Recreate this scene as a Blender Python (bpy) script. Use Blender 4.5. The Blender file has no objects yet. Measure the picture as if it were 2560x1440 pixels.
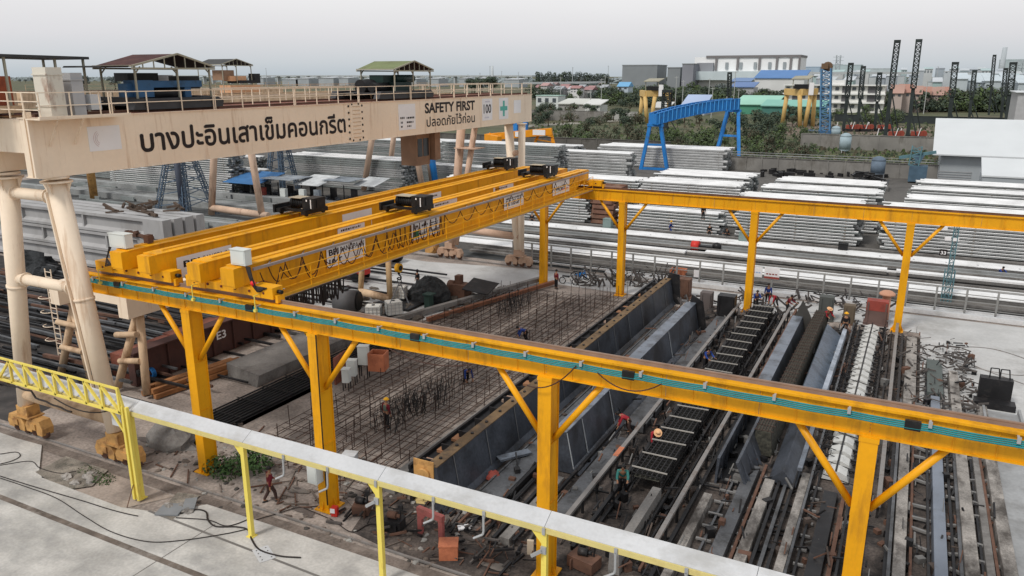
import bpy, math, random
from math import sin, cos, tan, pi, radians, hypot, atan, atan2, sqrt, floor, exp
from mathutils import Vector, Matrix

RND = random.Random(11)
SC = bpy.context.scene
COL = SC.collection

# ------------------------------------------------------------------ camera model (used to survey the site from the photo)
F_PX, CX, CY, HC = 1947.0, 1280.0, 720.0, 18.0
PIT = atan(532 / F_PX)
YAW = atan(1030 / hypot(F_PX, 532))
_sy, _cy, _sp, _cp = sin(YAW), cos(YAW), sin(PIT), cos(PIT)
_FW = (-_sy * _cp, _cy * _cp, -_sp); _RT = (_cy, _sy, 0.0); _UP = (-_sy * _sp, _cy * _sp, _cp)

def _ray(x, y):
    a = (x - CX) / F_PX; b = (CY - y) / F_PX
    return [_FW[i] + a * _RT[i] + b * _UP[i] for i in range(3)]
def gz(x, y, z=0.0):
    d = _ray(x, y); t = (z - HC) / d[2]; return Vector((d[0] * t, d[1] * t, z))
def gy(x, y, Y):
    d = _ray(x, y); t = Y / d[1]; return Vector((d[0] * t, Y, HC + d[2] * t))
def gx(x, y, X):
    d = _ray(x, y); t = X / d[0]; return Vector((X, d[1] * t, HC + d[2] * t))

cam_d = bpy.data.cameras.new('camera'); cam = bpy.data.objects.new('camera', cam_d); COL.objects.link(cam)
cam_d.sensor_fit = 'HORIZONTAL'; cam_d.sensor_width = 36.0; cam_d.lens = 36.0 * F_PX / 2560.0
cam_d.clip_start = 0.5; cam_d.clip_end = 12000
cam.location = (0, 0, HC); cam.rotation_euler = (pi / 2 - PIT, 0, YAW)
SC.camera = cam
SC.render.resolution_x = 1024; SC.render.resolution_y = 576
SC.view_settings.view_transform = 'Standard'; SC.view_settings.look = 'None'; SC.view_settings.exposure = 0.0

# ------------------------------------------------------------------ sky and sun (overcast)
SUN_EL, SUN_AZ = radians(52), radians(200)
w = bpy.data.worlds.new('World'); SC.world = w; w.use_nodes = True
nt = w.node_tree; N = nt.nodes; L = nt.links
bg = N['Background']
sky = N.new('ShaderNodeTexSky'); sky.sky_type = 'NISHITA'; sky.sun_disc = False
sky.sun_elevation = SUN_EL; sky.sun_rotation = SUN_AZ; sky.dust_density = 4.0; sky.air_density = 1.5
hs = N.new('ShaderNodeHueSaturation'); hs.inputs['Saturation'].default_value = 0.12
tc = N.new('ShaderNodeTexCoord'); sx = N.new('ShaderNodeSeparateXYZ')
rp = N.new('ShaderNodeValToRGB')
e = rp.color_ramp.elements
e[0].position = 0.0; e[0].color = (0.55, 0.615, 0.665, 1)
e[1].position = 1.0; e[1].color = (0.58, 0.60, 0.63, 1)
for p_, c_ in ((0.016, (0.66, 0.70, 0.735)), (0.045, (0.80, 0.795, 0.82)), (0.085, (0.91, 0.905, 0.915)), (0.35, (0.78, 0.80, 0.83))):
    q = rp.color_ramp.elements.new(p_); q.color = c_ + (1,)
cl = N.new('ShaderNodeTexNoise'); cl.inputs['Scale'].default_value = 2.2; cl.inputs['Detail'].default_value = 4
mp = N.new('ShaderNodeMapping'); mp.inputs['Scale'].default_value = (1, 1, 5)
mr = N.new('ShaderNodeMapRange'); mr.inputs[3].default_value = 0.95; mr.inputs[4].default_value = 1.04
mx = N.new('ShaderNodeMixRGB'); mx.blend_type = 'MULTIPLY'; mx.inputs[0].default_value = 1
ms = N.new('ShaderNodeMixRGB'); ms.blend_type = 'MULTIPLY'; ms.inputs[0].default_value = 1; ms.inputs[2].default_value = (.085, .085, .085, 1)
ma = N.new('ShaderNodeMixRGB'); ma.inputs[0].default_value = 0.9
L.new(tc.outputs['Generated'], sx.inputs[0]); L.new(sx.outputs['Z'], rp.inputs[0])
L.new(tc.outputs['Generated'], mp.inputs[0]); L.new(mp.outputs[0], cl.inputs['Vector']); L.new(cl.outputs[0], mr.inputs[0])
L.new(rp.outputs[0], mx.inputs[1]); L.new(mr.outputs[0], mx.inputs[2])
L.new(sky.outputs[0], hs.inputs['Color']); L.new(hs.outputs[0], ms.inputs[1])
L.new(ms.outputs[0], ma.inputs[1]); L.new(mx.outputs[0], ma.inputs[2]); L.new(ma.outputs[0], bg.inputs[0])
bg.inputs[1].default_value = 1.0
sd = bpy.data.lights.new('sun', 'SUN'); sd.energy = 2.15; sd.angle = radians(12); sd.color = (1, .96, .9)
so = bpy.data.objects.new('sun', sd); COL.objects.link(so)
so.rotation_euler = (pi / 2 - SUN_EL, 0, pi - SUN_AZ + pi)
_d = Vector((sin(SUN_AZ) * cos(SUN_EL), cos(SUN_AZ) * cos(SUN_EL), sin(SUN_EL)))
so.rotation_euler = _d.to_track_quat('Z', 'Y').to_euler()

# ------------------------------------------------------------------ materials
def srgb(r, g, b):
    f = lambda c: ((c / 255 + .055) / 1.055) ** 2.4 if c > 10 else c / 255 / 12.92
    return (f(r), f(g), f(b))
MATS = {}
def mat(name, col, rough=.75, metal=0.0, var=.12, scale=.8, dirt=None, damt=0.0, dscale=.35, stretch=(1, 1, 1), bump=0.0, spec=.3, fine=0.0, dlo=.5):
    """painted / mineral surface: tone noise, dirt patches, optional streaks and fine grain, all in world space"""
    if name in MATS: return MATS[name]
    m = bpy.data.materials.new(name); m.use_nodes = True
    t = m.node_tree; n = t.nodes; l = t.links
    b = n['Principled BSDF']
    b.inputs['Roughness'].default_value = rough; b.inputs['Metallic'].default_value = metal
    b.inputs['Specular IOR Level'].default_value = spec
    ge = n.new('ShaderNodeNewGeometry')
    n1 = n.new('ShaderNodeTexNoise'); n1.inputs['Scale'].default_value = scale; n1.inputs['Detail'].default_value = 5
    l.new(ge.outputs['Position'], n1.inputs['Vector'])
    r1 = n.new('ShaderNodeMapRange'); r1.inputs[1].default_value = .3; r1.inputs[2].default_value = .7
    r1.inputs[3].default_value = 1 - var; r1.inputs[4].default_value = 1 + var
    l.new(n1.outputs[0], r1.inputs[0])
    mm = n.new('ShaderNodeMixRGB'); mm.blend_type = 'MULTIPLY'; mm.inputs[0].default_value = 1
    mm.inputs[1].default_value = tuple(col) + (1,)
    l.new(r1.outputs[0], mm.inputs[2]); out = mm.outputs[0]
    if fine:
        n3 = n.new('ShaderNodeTexNoise'); n3.inputs['Scale'].default_value = scale * 14; n3.inputs['Detail'].default_value = 3
        l.new(ge.outputs['Position'], n3.inputs['Vector'])
        r3 = n.new('ShaderNodeMapRange'); r3.inputs[1].default_value = .3; r3.inputs[2].default_value = .7
        r3.inputs[3].default_value = 1 - fine; r3.inputs[4].default_value = 1 + fine
        l.new(n3.outputs[0], r3.inputs[0])
        m3 = n.new('ShaderNodeMixRGB'); m3.blend_type = 'MULTIPLY'; m3.inputs[0].default_value = 1
        l.new(out, m3.inputs[1]); l.new(r3.outputs[0], m3.inputs[2]); out = m3.outputs[0]
    if dirt is not None:
        mpn = n.new('ShaderNodeMapping'); mpn.inputs['Scale'].default_value = stretch
        l.new(ge.outputs['Position'], mpn.inputs[0])
        n2 = n.new('ShaderNodeTexNoise'); n2.inputs['Scale'].default_value = dscale; n2.inputs['Detail'].default_value = 8
        n2.inputs['Roughness'].default_value = .68
        l.new(mpn.outputs[0], n2.inputs['Vector'])
        r2 = n.new('ShaderNodeMapRange'); r2.inputs[1].default_value = dlo; r2.inputs[2].default_value = dlo + .16
        r2.inputs[3].default_value = 0; r2.inputs[4].default_value = damt
        l.new(n2.outputs[0], r2.inputs[0])
        m2 = n.new('ShaderNodeMixRGB'); m2.inputs[2].default_value = tuple(dirt) + (1,)
        l.new(r2.outputs[0], m2.inputs[0]); l.new(out, m2.inputs[1]); out = m2.outputs[0]
    l.new(out, b.inputs['Base Color'])
    if bump:
        bp = n.new('ShaderNodeBump'); bp.inputs['Strength'].default_value = bump; bp.inputs['Distance'].default_value = .05
        l.new(n1.outputs[0], bp.inputs['Height']); l.new(bp.outputs[0], b.inputs['Normal'])
    MATS[name] = m; return m

RUST = (.13, .055, .025); GRIME = (.06, .05, .045)
M_YEL = mat('yellow_paint', (.80, .365, .003), .5, 0, .11, .45, (.36, .15, .012), .6, 1.1, (1.4, 1.4, .25), spec=.35, dlo=.52, fine=.035)
M_YELD = mat('yellow_paint_dusty', (.74, .37, .02), .6, 0, .10, 1.2, (.30, .17, .05), .45, 1.2, dlo=.52)
M_YELP = mat('pale_yellow_paint', (.80, .655, .13), .5, 0, .06, .8, (.45, .22, .03), .55, 1.1, (1, 1, .5), dlo=.56)
M_CREAM = mat('cream_paint', (.83, .69, .54), .6, 0, .06, .35, (.42, .23, .11), .6, 1.3, (1.5, 1.5, .12), dlo=.56, fine=.02)
M_CREAMD = mat('cream_paint_worn', (.60, .43, .28), .7, 0, .14, 1.0, (.20, .10, .05), .65, 1.0, (1, 1, .4), dlo=.5)
M_PINK = mat('faded_pink_cream_paint', (.55, .38, .28), .75, 0, .12, .8, (.24, .13, .08), .6, 1.2, (1, 1, .3), dlo=.52)
M_OCHRE = mat('ochre_rusty_paint', (.52, .29, .10), .75, 0, .18, 1.5, (.14, .06, .03), .7, 1.3, dlo=.5)
M_RUST = mat('rusty_steel', (.135, .072, .050), .85, 0, .25, 1.5, (.07, .04, .03), .6, 2.0, dlo=.5)
M_REDRUST = mat('red_oxide_steel', (.25, .085, .055), .8, 0, .2, 1.0, (.09, .04, .03), .6, 1.2, dlo=.5)
M_DSTEEL = mat('oily_dark_steel', (.020, .0195, .021), .5, .2, .3, 1.2, (.075, .065, .06), .6, 1.4, dlo=.54)
M_BSTEEL = mat('blue_black_form_plate', (.078, .088, .108), .42, .25, .3, .5, (.026, .025, .026), .8, .55, (1, .6, .5), dlo=.47, fine=.2)
M_GSTEEL = mat('grey_steel_plate', (.12, .123, .13), .5, .3, .25, .6, (.035, .033, .032), .8, .8, dlo=.48, fine=.15)
M_LSTEEL = mat('bright_steel_edge', (.185, .21, .25), .45, .3, .25, .8, (.06, .06, .065), .8, 1.0, dlo=.49)
M_RAIL = mat('rail_steel', (.25, .235, .225), .55, .2, .15, 1.5, (.11, .07, .05), .6, 1.5, dlo=.5)
M_GALV = mat('galvanised_steel', (.42, .43, .44), .5, .4, .1, 1.0)
M_BLACK = mat('black_machine_paint', (.012, .012, .013), .45, 0, .25, 3.0, (.05, .048, .045), .5, 3.0, dlo=.55)
M_RUBBER = mat('black_cable_rubber', (.02, .014, .012), .6)
M_CABLE = mat('brown_festoon_cable', (.055, .022, .014), .6)
M_TEAL = mat('teal_conductor_bar', (.0, .20, .22), .6, 0, .15, 3.0)
M_WHITE = mat('white_board', (.80, .79, .80), .5, 0, .04, 1.0, (.5, .48, .45), .3, 1.5, dlo=.58)
M_WHITEP = mat('white_sheet_metal', (.53, .54, .555), .55, 0, .08, .6, (.33, .325, .31), .6, .8, (.5, 1, .5), dlo=.5, fine=.04)
M_CAB = mat('pale_cabinet_paint', (.66, .69, .67), .5, 0, .05, 1.0, (.35, .33, .3), .3, 2.0, dlo=.58)
M_GCAB = mat('grey_cabinet_paint', (.42, .42, .43), .5, 0, .08, 1.0)
M_INK = mat('dark_lettering', (.018, .012, .012), .6)
M_INKR = mat('faint_red_lettering', (.62, .42, .42), .6)
M_GREENS = mat('green_sign_cross', (.10, .42, .36), .5)
M_RED = mat('red_paint', (.55, .035, .025), .5, 0, .12, 1.5)
M_REDD = mat('worn_red_paint', (.30, .06, .045), .65, 0, .2, 1.2, (.10, .04, .03), .6, 1.4)
M_ORANGE = mat('orange_steel_box', (.50, .17, .085), .6, 0, .14, 1.3, (.25, .07, .04), .6, 1.5)
M_BLUE = mat('blue_crane_paint', (.018, .185, .52), .55, 0, .15, .5, (.05, .11, .22), .5, .9)
M_BLUEM = mat('blue_machine_paint', (.045, .125, .25), .55, 0, .12, 1.2, (.03, .04, .05), .6, 1.4)
M_BLUEL = mat('weathered_blue_lattice', (.10, .145, .205), .6, 0, .2, 1.0)
M_GOLD = mat('sun_faded_gold_paint', (.62, .42, .16), .6, 0, .1, .5)
M_ORG = mat('orange_crane_paint', (.78, .30, .01), .55, 0, .1, .6)
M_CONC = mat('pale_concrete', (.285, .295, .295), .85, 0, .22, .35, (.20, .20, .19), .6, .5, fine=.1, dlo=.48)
M_CONCW = mat('white_and_lit_top_concrete', (.76, .76, .76), .85, 0, .12, .4, (.50, .50, .49), .6, .5, fine=.07, dlo=.52)  # white concrete; on the piles it paints the light on their tops
M_CONCD = mat('dark_green_grey_concrete', (.22, .24, .238), .85, 0, .16, .5, (.17, .17, .16), .5, .6, fine=.05)  # darker green grey tone, mixed among the piles and bed gear
M_CONCG = mat('girder_grey_concrete', (.37, .365, .365), .85, 0, .1, .4, (.24, .23, .22), .5, .5, (1, 1, .4))
M_CONCB = mat('bed_side_concrete', (.16, .155, .15), .9, 0, .25, .7, (.06, .055, .05), .7, .7, fine=.1)
M_KERB = mat('weathered_kerb_concrete', (.20, .19, .18), .9, 0, .2, .7, (.075, .066, .06), .7, .8, fine=.12)
M_OLDC = mat('old_spalled_concrete', (.27, .25, .23), .9, 0, .35, 1.1, (.055, .047, .042), .9, .9, (1, .5, 1), fine=.25, dlo=.46)
M_WOOD = mat('rough_timber', (.33, .15, .06), .85, 0, .25, 1.5, (.12, .055, .03), .6, 1.5, (1, .3, 1))
M_ROOFR = mat('rusty_red_roofing', (.062, .022, .020), .85, 0, .2, .8, (.12, .05, .04), .6, 1.0)
M_ROOFG = mat('green_roofing', (.17, .20, .09), .75, 0, .15, .7, (.12, .10, .05), .5, .8)
M_ROOFD = mat('dark_sheet_roofing', (.05, .05, .05), .7, 0, .2, 1)
M_TRIM = mat('faded_olive_trim', (.33, .31, .24), .7)
M_TARP = mat('blue_tarpaulin', (.05, .16, .36), .7, 0, .15, 1)
M_IBC = mat('white_tank_plastic', (.72, .72, .68), .5, 0, .06, 1.5, (.45, .42, .36), .4, 1.6)
M_ASPH = mat('dark_grey_bed', (.08, .078, .076), .9, 0, .2, .5)
M_NETT = mat('tied_reinforcement_net', (.06, .058, .046), .9, 0, .45, 7.0, (.02, .02, .018), .8, 6.0, dlo=.48)
M_REBAR = mat('rusty_reinforcing_bar', (.070, .045, .036), .85, 0, .3, 2.0)
M_REBARD = mat('dark_reinforcing_bar', (.022, .021, .022), .7, .1, .3, 2.0)
M_REBARL = mat('bright_tie_bar', (.36, .34, .31), .6)
M_SKIN = mat('skin', (.33, .17, .10), .6, 0, .05, 6)
M_HAIR = mat('black_hair', (.012, .011, .011), .6)
M_HELY = mat('yellow_helmet_plastic', (.80, .42, .02), .4)
M_HELO = mat('straw_hat', (.72, .42, .22), .8)
M_MAROON = mat('maroon_cloth', (.14, .012, .02), .9)
M_CLRED = mat('red_cloth', (.30, .02, .03), .9)
M_CLBLU = mat('blue_cloth', (.02, .05, .22), .9)
M_CLBLK = mat('black_cloth', (.014, .013, .015), .9)
M_CLBRN = mat('brown_work_trousers', (.06, .035, .03), .9)
M_CLGRN = mat('green_vest_cloth', (.11, .14, .11), .9)
M_CLTEAL = mat('teal_cloth', (.04, .18, .16), .9)
M_GLASS = mat('dark_window_glass', (.03, .035, .04), .15, 0, .1, .5, spec=.5)

# ------------------------------------------------------------------ mesh helpers
class MB:
    """collects shapes in world coordinates; build() links them as ONE mesh object"""
    def __init__(s): s.v = []; s.f = []; s.mi = []; s.sm = []; s.cur = 0
    def face(s, idx, smooth=False): s.f.append(tuple(idx)); s.mi.append(s.cur); s.sm.append(smooth)
    def add(s, pts, faces, smooth=False):
        o = len(s.v); s.v.extend([tuple(p) for p in pts])
        for f in faces: s.face([o + i for i in f], smooth)
    def box(s, x0, x1, y0, y1, z0, z1):
        q = lambda: RND.uniform(0, .0022)
        x0 -= q(); x1 += q(); y0 -= q(); y1 += q(); z0 -= q(); z1 += q()
        s.add([(x0, y0, z0), (x1, y0, z0), (x1, y1, z0), (x0, y1, z0), (x0, y0, z1), (x1, y0, z1), (x1, y1, z1), (x0, y1, z1)],
              [(0, 3, 2, 1), (4, 5, 6, 7), (0, 1, 5, 4), (1, 2, 6, 5), (2, 3, 7, 6), (3, 0, 4, 7)]); return s
    def cbox(s, c, sx, sy, sz, rz=0.0):
        ca, sa = cos(rz), sin(rz); P = []
        for k in (0, 1):
            for (a, b) in ((-.5, -.5), (.5, -.5), (.5, .5), (-.5, .5)):
                x, y = a * sx, b * sy
                P.append((c[0] + x * ca - y * sa, c[1] + x * sa + y * ca, c[2] + k * sz))
        s.add(P, [(0, 3, 2, 1), (4, 5, 6, 7), (0, 1, 5, 4), (1, 2, 6, 5), (2, 3, 7, 6), (3, 0, 4, 7)]); return s
    def bar(s, p, q, w, h=None, up=(0, 0, 1)):
        h = w if h is None else h
        p = Vector(p); q = Vector(q); d = (q - p)
        if d.length < 1e-6: return s
        d.normalize(); u = Vector(up)
        if abs(d.dot(u)) > .98: u = Vector((0, 1, 0))
        r = d.cross(u).normalized(); u = r.cross(d).normalized(); P = []
        for c in (p, q):
            for (a, b) in ((-.5, -.5), (.5, -.5), (.5, .5), (-.5, .5)): P.append(c + r * a * w + u * b * h)
        s.add(P, [(0, 1, 2, 3), (7, 6, 5, 4), (0, 4, 5, 1), (1, 5, 6, 2), (2, 6, 7, 3), (3, 7, 4, 0)]); return s
    def tube(s, p, q, r0, r1=None, n=10, caps=True):
        r1 = r0 if r1 is None else r1
        p = Vector(p); q = Vector(q); d = (q - p)
        if d.length < 1e-6: return s
        d.normalize(); u = Vector((0, 0, 1)) if abs(d.z) < .95 else Vector((1, 0, 0))
        a = d.cross(u).normalized(); b = d.cross(a).normalized(); o = len(s.v)
        for c, r in ((p, r0), (q, r1)):
            for i in range(n):
                t = 2 * pi * i / n; s.v.append(tuple(c + a * cos(t) * r + b * sin(t) * r))
        for i in range(n):
            j = (i + 1) % n; s.face((o + i, o + n + i, o + n + j, o + j), n > 6)
        if caps:
            s.face([o + i for i in range(n)]); s.face([o + n + i for i in reversed(range(n))])
        return s
    def pipe(s, pts, r, n=5):
        for a, b in zip(pts[:-1], pts[1:]): s.tube(a, b, r, n=n, caps=False)
        return s
    def prism(s, pts, ex):
        """polygon (list of 3D points) pushed along vector ex"""
        n = len(pts); ex = Vector(ex); P = [Vector(p) for p in pts] + [Vector(p) + ex for p in pts]
        s.add(P, [tuple(reversed(range(n))), tuple(range(n, 2 * n))] + [(i, (i + 1) % n, n + (i + 1) % n, n + i) for i in range(n)]); return s
    def quad(s, a, b, c, d): s.add([a, b, c, d], [(0, 1, 2, 3)]); return s
    def ball(s, c, rx, ry=None, rz=None, n=10, m=6, z0=-1.0):
        ry = rx if ry is None else ry; rz = rx if rz is None else rz; o = len(s.v)
        for j in range(m + 1):
            t = math.asin(z0) + (pi / 2 - math.asin(z0)) * j / m
            for i in range(n):
                a = 2 * pi * i / n
                s.v.append((c[0] + rx * cos(t) * cos(a), c[1] + ry * cos(t) * sin(a), c[2] + rz * sin(t)))
        for j in range(m):
            for i in range(n):
                k = (i + 1) % n
                s.face((o + j * n + i, o + j * n + k, o + (j + 1) * n + k, o + (j + 1) * n + i), True)
        s.face([o + i for i in reversed(range(n))]); return s
    def lump(s, c, rx, ry, rz, rough=.25, n=12, m=7, seed=0):
        rr = random.Random(seed); o = len(s.v)
        for j in range(m + 1):
            t = pi / 2 * j / m
            for i in range(n):
                a = 2 * pi * i / n; k = 1 + rr.uniform(-rough, rough)
                if j == m: k = 1
                s.v.append((c[0] + rx * cos(t) * cos(a) * k, c[1] + ry * cos(t) * sin(a) * k, c[2] + rz * sin(t) * (1 + rr.uniform(-rough, rough) * .6 if j < m else 1)))
        for j in range(m):
            for i in range(n):
                k = (i + 1) % n; s.face((o + j * n + i, o + j * n + k, o + (j + 1) * n + k, o + (j + 1) * n + i), False)
        return s
    def truss(s, p, q, w, n, r, up=(0, 0, 1)):
        """square lattice mast between two points"""
        p = Vector(p); q = Vector(q); d = (q - p).normalized(); u = Vector(up)
        if abs(d.dot(u)) > .9: u = Vector((0, 1, 0))
        a = d.cross(u).normalized() * w / 2; b = d.cross(a.normalized()).normalized() * w / 2
        cs = [a + b, a - b, -a - b, -a + b]
        for c in cs: s.bar(p + c, q + c, r * 1.4)
        for i in range(n):
            A = p.lerp(q, i / n); B = p.lerp(q, (i + 1) / n)
            for k in range(4):
                c, e_ = cs[k], cs[(k + 1) % 4]
                s.bar(A + c, A + e_, r * .8); s.bar(A + (c if i % 2 else e_), B + (e_ if i % 2 else c), r * .8)
        return s
    def build(s, name, material, parent=None, loc=None):
        me = bpy.data.meshes.new(name); ob = bpy.data.objects.new(name, me); COL.objects.link(ob)
        if parent is not None:
            o = Vector((0, 0, 0)); p = parent
            while p is not None: o += Vector(p.location); p = p.parent
            ob.parent = parent
        else:
            if loc is None:
                xs = [v[0] for v in s.v]; ys = [v[1] for v in s.v]; zs = [v[2] for v in s.v]
                loc = ((min(xs) + max(xs)) / 2, (min(ys) + max(ys)) / 2, min(zs))
            o = Vector(loc); ob.location = o
        me.from_pydata([(v[0] - o[0], v[1] - o[1], v[2] - o[2]) for v in s.v], [], s.f)
        ml = material if isinstance(material, (list, tuple)) else [material]
        for m_ in ml: me.materials.append(m_)
        me.polygons.foreach_set('material_index', s.mi); me.polygons.foreach_set('use_smooth', s.sm)
        me.update(); return ob

    def build_each(s, name, material, parent=None):
        """one object per loose piece"""
        par = list(range(len(s.v)))
        def find(a):
            while par[a] != a: par[a] = par[par[a]]; a = par[a]
            return a
        for f in s.f:
            for q in f[1:]: par[find(q)] = find(f[0])
        g = {}
        for i, f in enumerate(s.f): g.setdefault(find(f[0]), []).append(i)
        out = []
        for fs in g.values():
            b = MB(); mp_ = {}
            for i in fs:
                idx = []
                for q in s.f[i]:
                    if q not in mp_: mp_[q] = len(b.v); b.v.append(s.v[q])
                    idx.append(mp_[q])
                b.cur = s.mi[i]; b.face(idx, s.sm[i])
            out.append(b.build(name, material, parent))
        return out
def tag(o, label, cat, group=None, kind=None):
    if label: o['label'] = label
    if cat: o['category'] = cat
    if group: o['group'] = group
    if kind: o['kind'] = kind
    return o
def thing(name, label, cat, loc=(0, 0, 0), group=None):
    o = bpy.data.objects.new(name, None); COL.objects.link(o); o.location = loc; o.empty_display_size = .3
    return tag(o, label, cat, group)
def single(mb, name, m, label, cat, group=None, loc=None): return tag(mb.build(name, m, None, loc), label, cat, group)
def struct(mb, name, m, label=None):
    o = mb.build(name, m); o['kind'] = 'structure'
    if label: o['label'] = label
    return o
def dup(root, loc, label=None, group=None, rz=None, scale=None):
    r = root.copy(); COL.objects.link(r); r.location = loc
    if rz is not None: r.rotation_euler = (0, 0, rz)
    if scale is not None: r.scale = (scale,) * 3 if not isinstance(scale, (tuple, list)) else scale
    if label: r['label'] = label
    if group: r['group'] = group
    for ch in list(root.children):
        c = ch.copy(); COL.objects.link(c); c.parent = r
        for g in ch.children:
            d = g.copy(); COL.objects.link(d); d.parent = c
    return r

from mathutils.geometry import delaunay_2d_cdt
def _outline(body):
    """fill glyph outlines by winding number, so overlapping strokes stay solid"""
    c = bpy.data.curves.new('lettering', 'FONT'); c.body = body; c.resolution_u = 3; c.fill_mode = 'NONE'
    o = bpy.data.objects.new('lettering', c); COL.objects.link(o); bpy.context.view_layer.update()
    me = bpy.data.meshes.new_from_object(o.evaluated_get(bpy.context.evaluated_depsgraph_get()))
    P = [Vector((v.co.x, v.co.y)) for v in me.vertices]; nx = {}
    for e_ in me.edges: a, q = e_.vertices; nx.setdefault(a, []).append(q); nx.setdefault(q, []).append(a)
    seen = set(); loops = []
    for v0 in range(len(P)):
        if v0 in seen or v0 not in nx: continue
        lp = [v0]; seen.add(v0); cur = min(nx[v0])
        while cur not in seen:
            seen.add(cur); lp.append(cur); n_ = [k for k in nx[cur] if k not in seen]
            if not n_: break
            cur = n_[0]
        if len(lp) > 2: loops.append(lp)
    bpy.data.objects.remove(o); bpy.data.curves.remove(c); bpy.data.meshes.remove(me)
    LP = [[P[k] for k in l_] for l_ in loops]; BB = [(min(p.x for p in l_), max(p.x for p in l_), min(p.y for p in l_), max(p.y for p in l_)) for l_ in LP]
    def wind(x, y):
        w_ = 0
        for l_, (xa, xb, ya, yb) in zip(LP, BB):
            if x < xa or x > xb or y < ya or y > yb: continue
            for p, q in zip(l_, l_[1:] + l_[:1]):
                if (p.y > y) != (q.y > y) and x < p.x + (y - p.y) * (q.x - p.x) / (q.y - p.y): w_ += 1 if q.y > p.y else -1
        return w_
    r_ = delaunay_2d_cdt(P, [], loops, 0, 1e-6, True); Q = r_[0]
    F_ = [f for f in r_[2] if wind(sum(Q[k].x for k in f) / len(f), sum(Q[k].y for k in f) / len(f)) != 0]
    return [(v.x, v.y, 0) for v in r_[0]], [tuple(f) for f in F_]
_txt = {}
def text_mb(mb, body, org, ux, uy, width=None, height=1.0, bold=0.0, centre=False, heavy=0.0):
    """lettering laid on a plane: origin, reading direction, up direction"""
    key = (body, bold)
    if key not in _txt and any(ord(ch) > 3000 for ch in body): _txt[key] = _outline(body)
    if key not in _txt:
        c = bpy.data.curves.new('lettering', 'FONT'); c.body = body; c.offset = bold; c.resolution_u = 3
        o = bpy.data.objects.new('lettering', c); COL.objects.link(o)
        bpy.context.view_layer.update()
        me = bpy.data.meshes.new_from_object(o.evaluated_get(bpy.context.evaluated_depsgraph_get()))
        _txt[key] = ([tuple(v.co) for v in me.vertices], [tuple(p.vertices) for p in me.polygons])
        bpy.data.objects.remove(o); bpy.data.curves.remove(c); bpy.data.meshes.remove(me)
    V, Fc = _txt[key]
    x0 = min(v[0] for v in V); x1 = max(v[0] for v in V)
    sx_ = (width / (x1 - x0)) if width else height
    ux = Vector(ux); uy = Vector(uy); org = Vector(org)
    off = -(x1 - x0) * sx_ / 2 if centre else 0
    nz = ux.cross(uy); ks = [(0, 0)] if not heavy else [(0, 0), (heavy, 0), (-heavy, 0), (0, heavy), (0, -heavy)]
    for i, (a, c) in enumerate(ks): mb.add([org + ux * ((v[0] - x0) * sx_ + off + a) + uy * (v[1] * height + c) + nz * .0012 * i for v in V], Fc)
# ================================================================== SETTING
def sheet(name, m, x0, x1, y0, y1, z):
    b = MB(); b.quad((x0, y0, z), (x1, y0, z), (x1, y1, z), (x0, y1, z)); return struct(b, name, m)
def poly(name, m, pts, z):
    b = MB(); n = len(pts); b.add([(p[0], p[1], z) for p in pts], [tuple(range(n))]); return struct(b, name, m)
M_SCRUB = mat('scrub_ground', (.085, .092, .050), .95, 0, .25, .03, (.15, .125, .085), .8, .02, fine=.2, dlo=.47)
M_DIRT = mat('yard_dirt', (.30, .255, .225), .95, 0, .3, .5, (.115, .096, .085), .8, .36, fine=.26, bump=.4, dlo=.53)
M_OIL = mat('oily_yard_dirt', (.098, .080, .070), .9, 0, .45, .8, (.022, .020, .020), .92, .55, fine=.35, bump=.4, dlo=.45)
M_APRON = mat('worn_concrete_apron', (.455, .44, .415), .85, 0, .22, .6, (.235, .23, .225), .8, .28, (.7, 1, 1), fine=.10, dlo=.49)
M_APRON2 = mat('stained_concrete_slab', (.33, .275, .235), .9, 0, .2, .6, (.17, .14, .12), .8, .5, fine=.14, dlo=.48)
M_ROAD = mat('pale_yard_road', (.47, .47, .465), .85, 0, .12, .4, (.25, .24, .225), .7, .22, fine=.06, dlo=.51)
M_WETC = mat('damp_concrete', (.30, .305, .31), .75, 0, .2, .4, (.16, .155, .15), .75, .25, fine=.08, dlo=.48)
sheet('ground', M_SCRUB, -7000, 7000, -300, 9000, 0.0)
sheet('yard_ground', M_DIRT, -300, 90, -40, 166, 0.012)
poly('casting_yard_floor', M_OIL, [(-18.6, 22.0), (-15.5, 21.5), (5.2, 21.5), (5.2, 59.6), (-19.5, 59.6), (-19.2, 24)], 0.024)
poly('apron', M_APRON, [(-140, -40), (60, -40), (60, 20.3), (-9, 20.5), (-13, 20.72), (-17, 20.78), (-21.5, 20.8), (-25.4, 20.75), (-26.6, 19.4), (-28.5, 18.9), (-34, 18.95), (-34.9, 19.4), (-37.2, 21.0), (-39.0, 20.9), (-60, 20.9), (-140, 20.9)], 0.10)
poly('sunken_slab', M_APRON2, [(-34, 18.9), (-28.5, 18.85), (-27.3, 20.6), (-31.0, 20.75), (-33.5, 20.7)], 0.034)
poly('yard_road', M_ROAD, [(-31.2, 47.5), (-27.6, 61.6), (-24, 66.2), (-26, 66.6), (-42, 63.6), (-52, 64.5), (-70, 63.0), (-62, 52), (-44, 44), (-37, 43.5)], 0.036)
poly('loading_road', M_ROAD, [(-27.8, 61.5), (2, 60.9), (2.0, 46), (5.2, 46), (40, 46), (40, 66.0), (-24, 65.6)], 0.037)
poly('slab_road', M_WETC, [(5.25, -10), (40, -10), (40, 45.98), (5.25, 45.98)], 0.0375)
poly('rebar_floor', mat('rebar_floor_dirt', (.27, .232, .205), .95, 0, .3, .6, (.10, .082, .075), .85, .5, (1, .35, 1), fine=.25, dlo=.48), [(-31, 24.2), (-19, 24.2), (-19, 60), (-31, 59)], 0.030)
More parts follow.
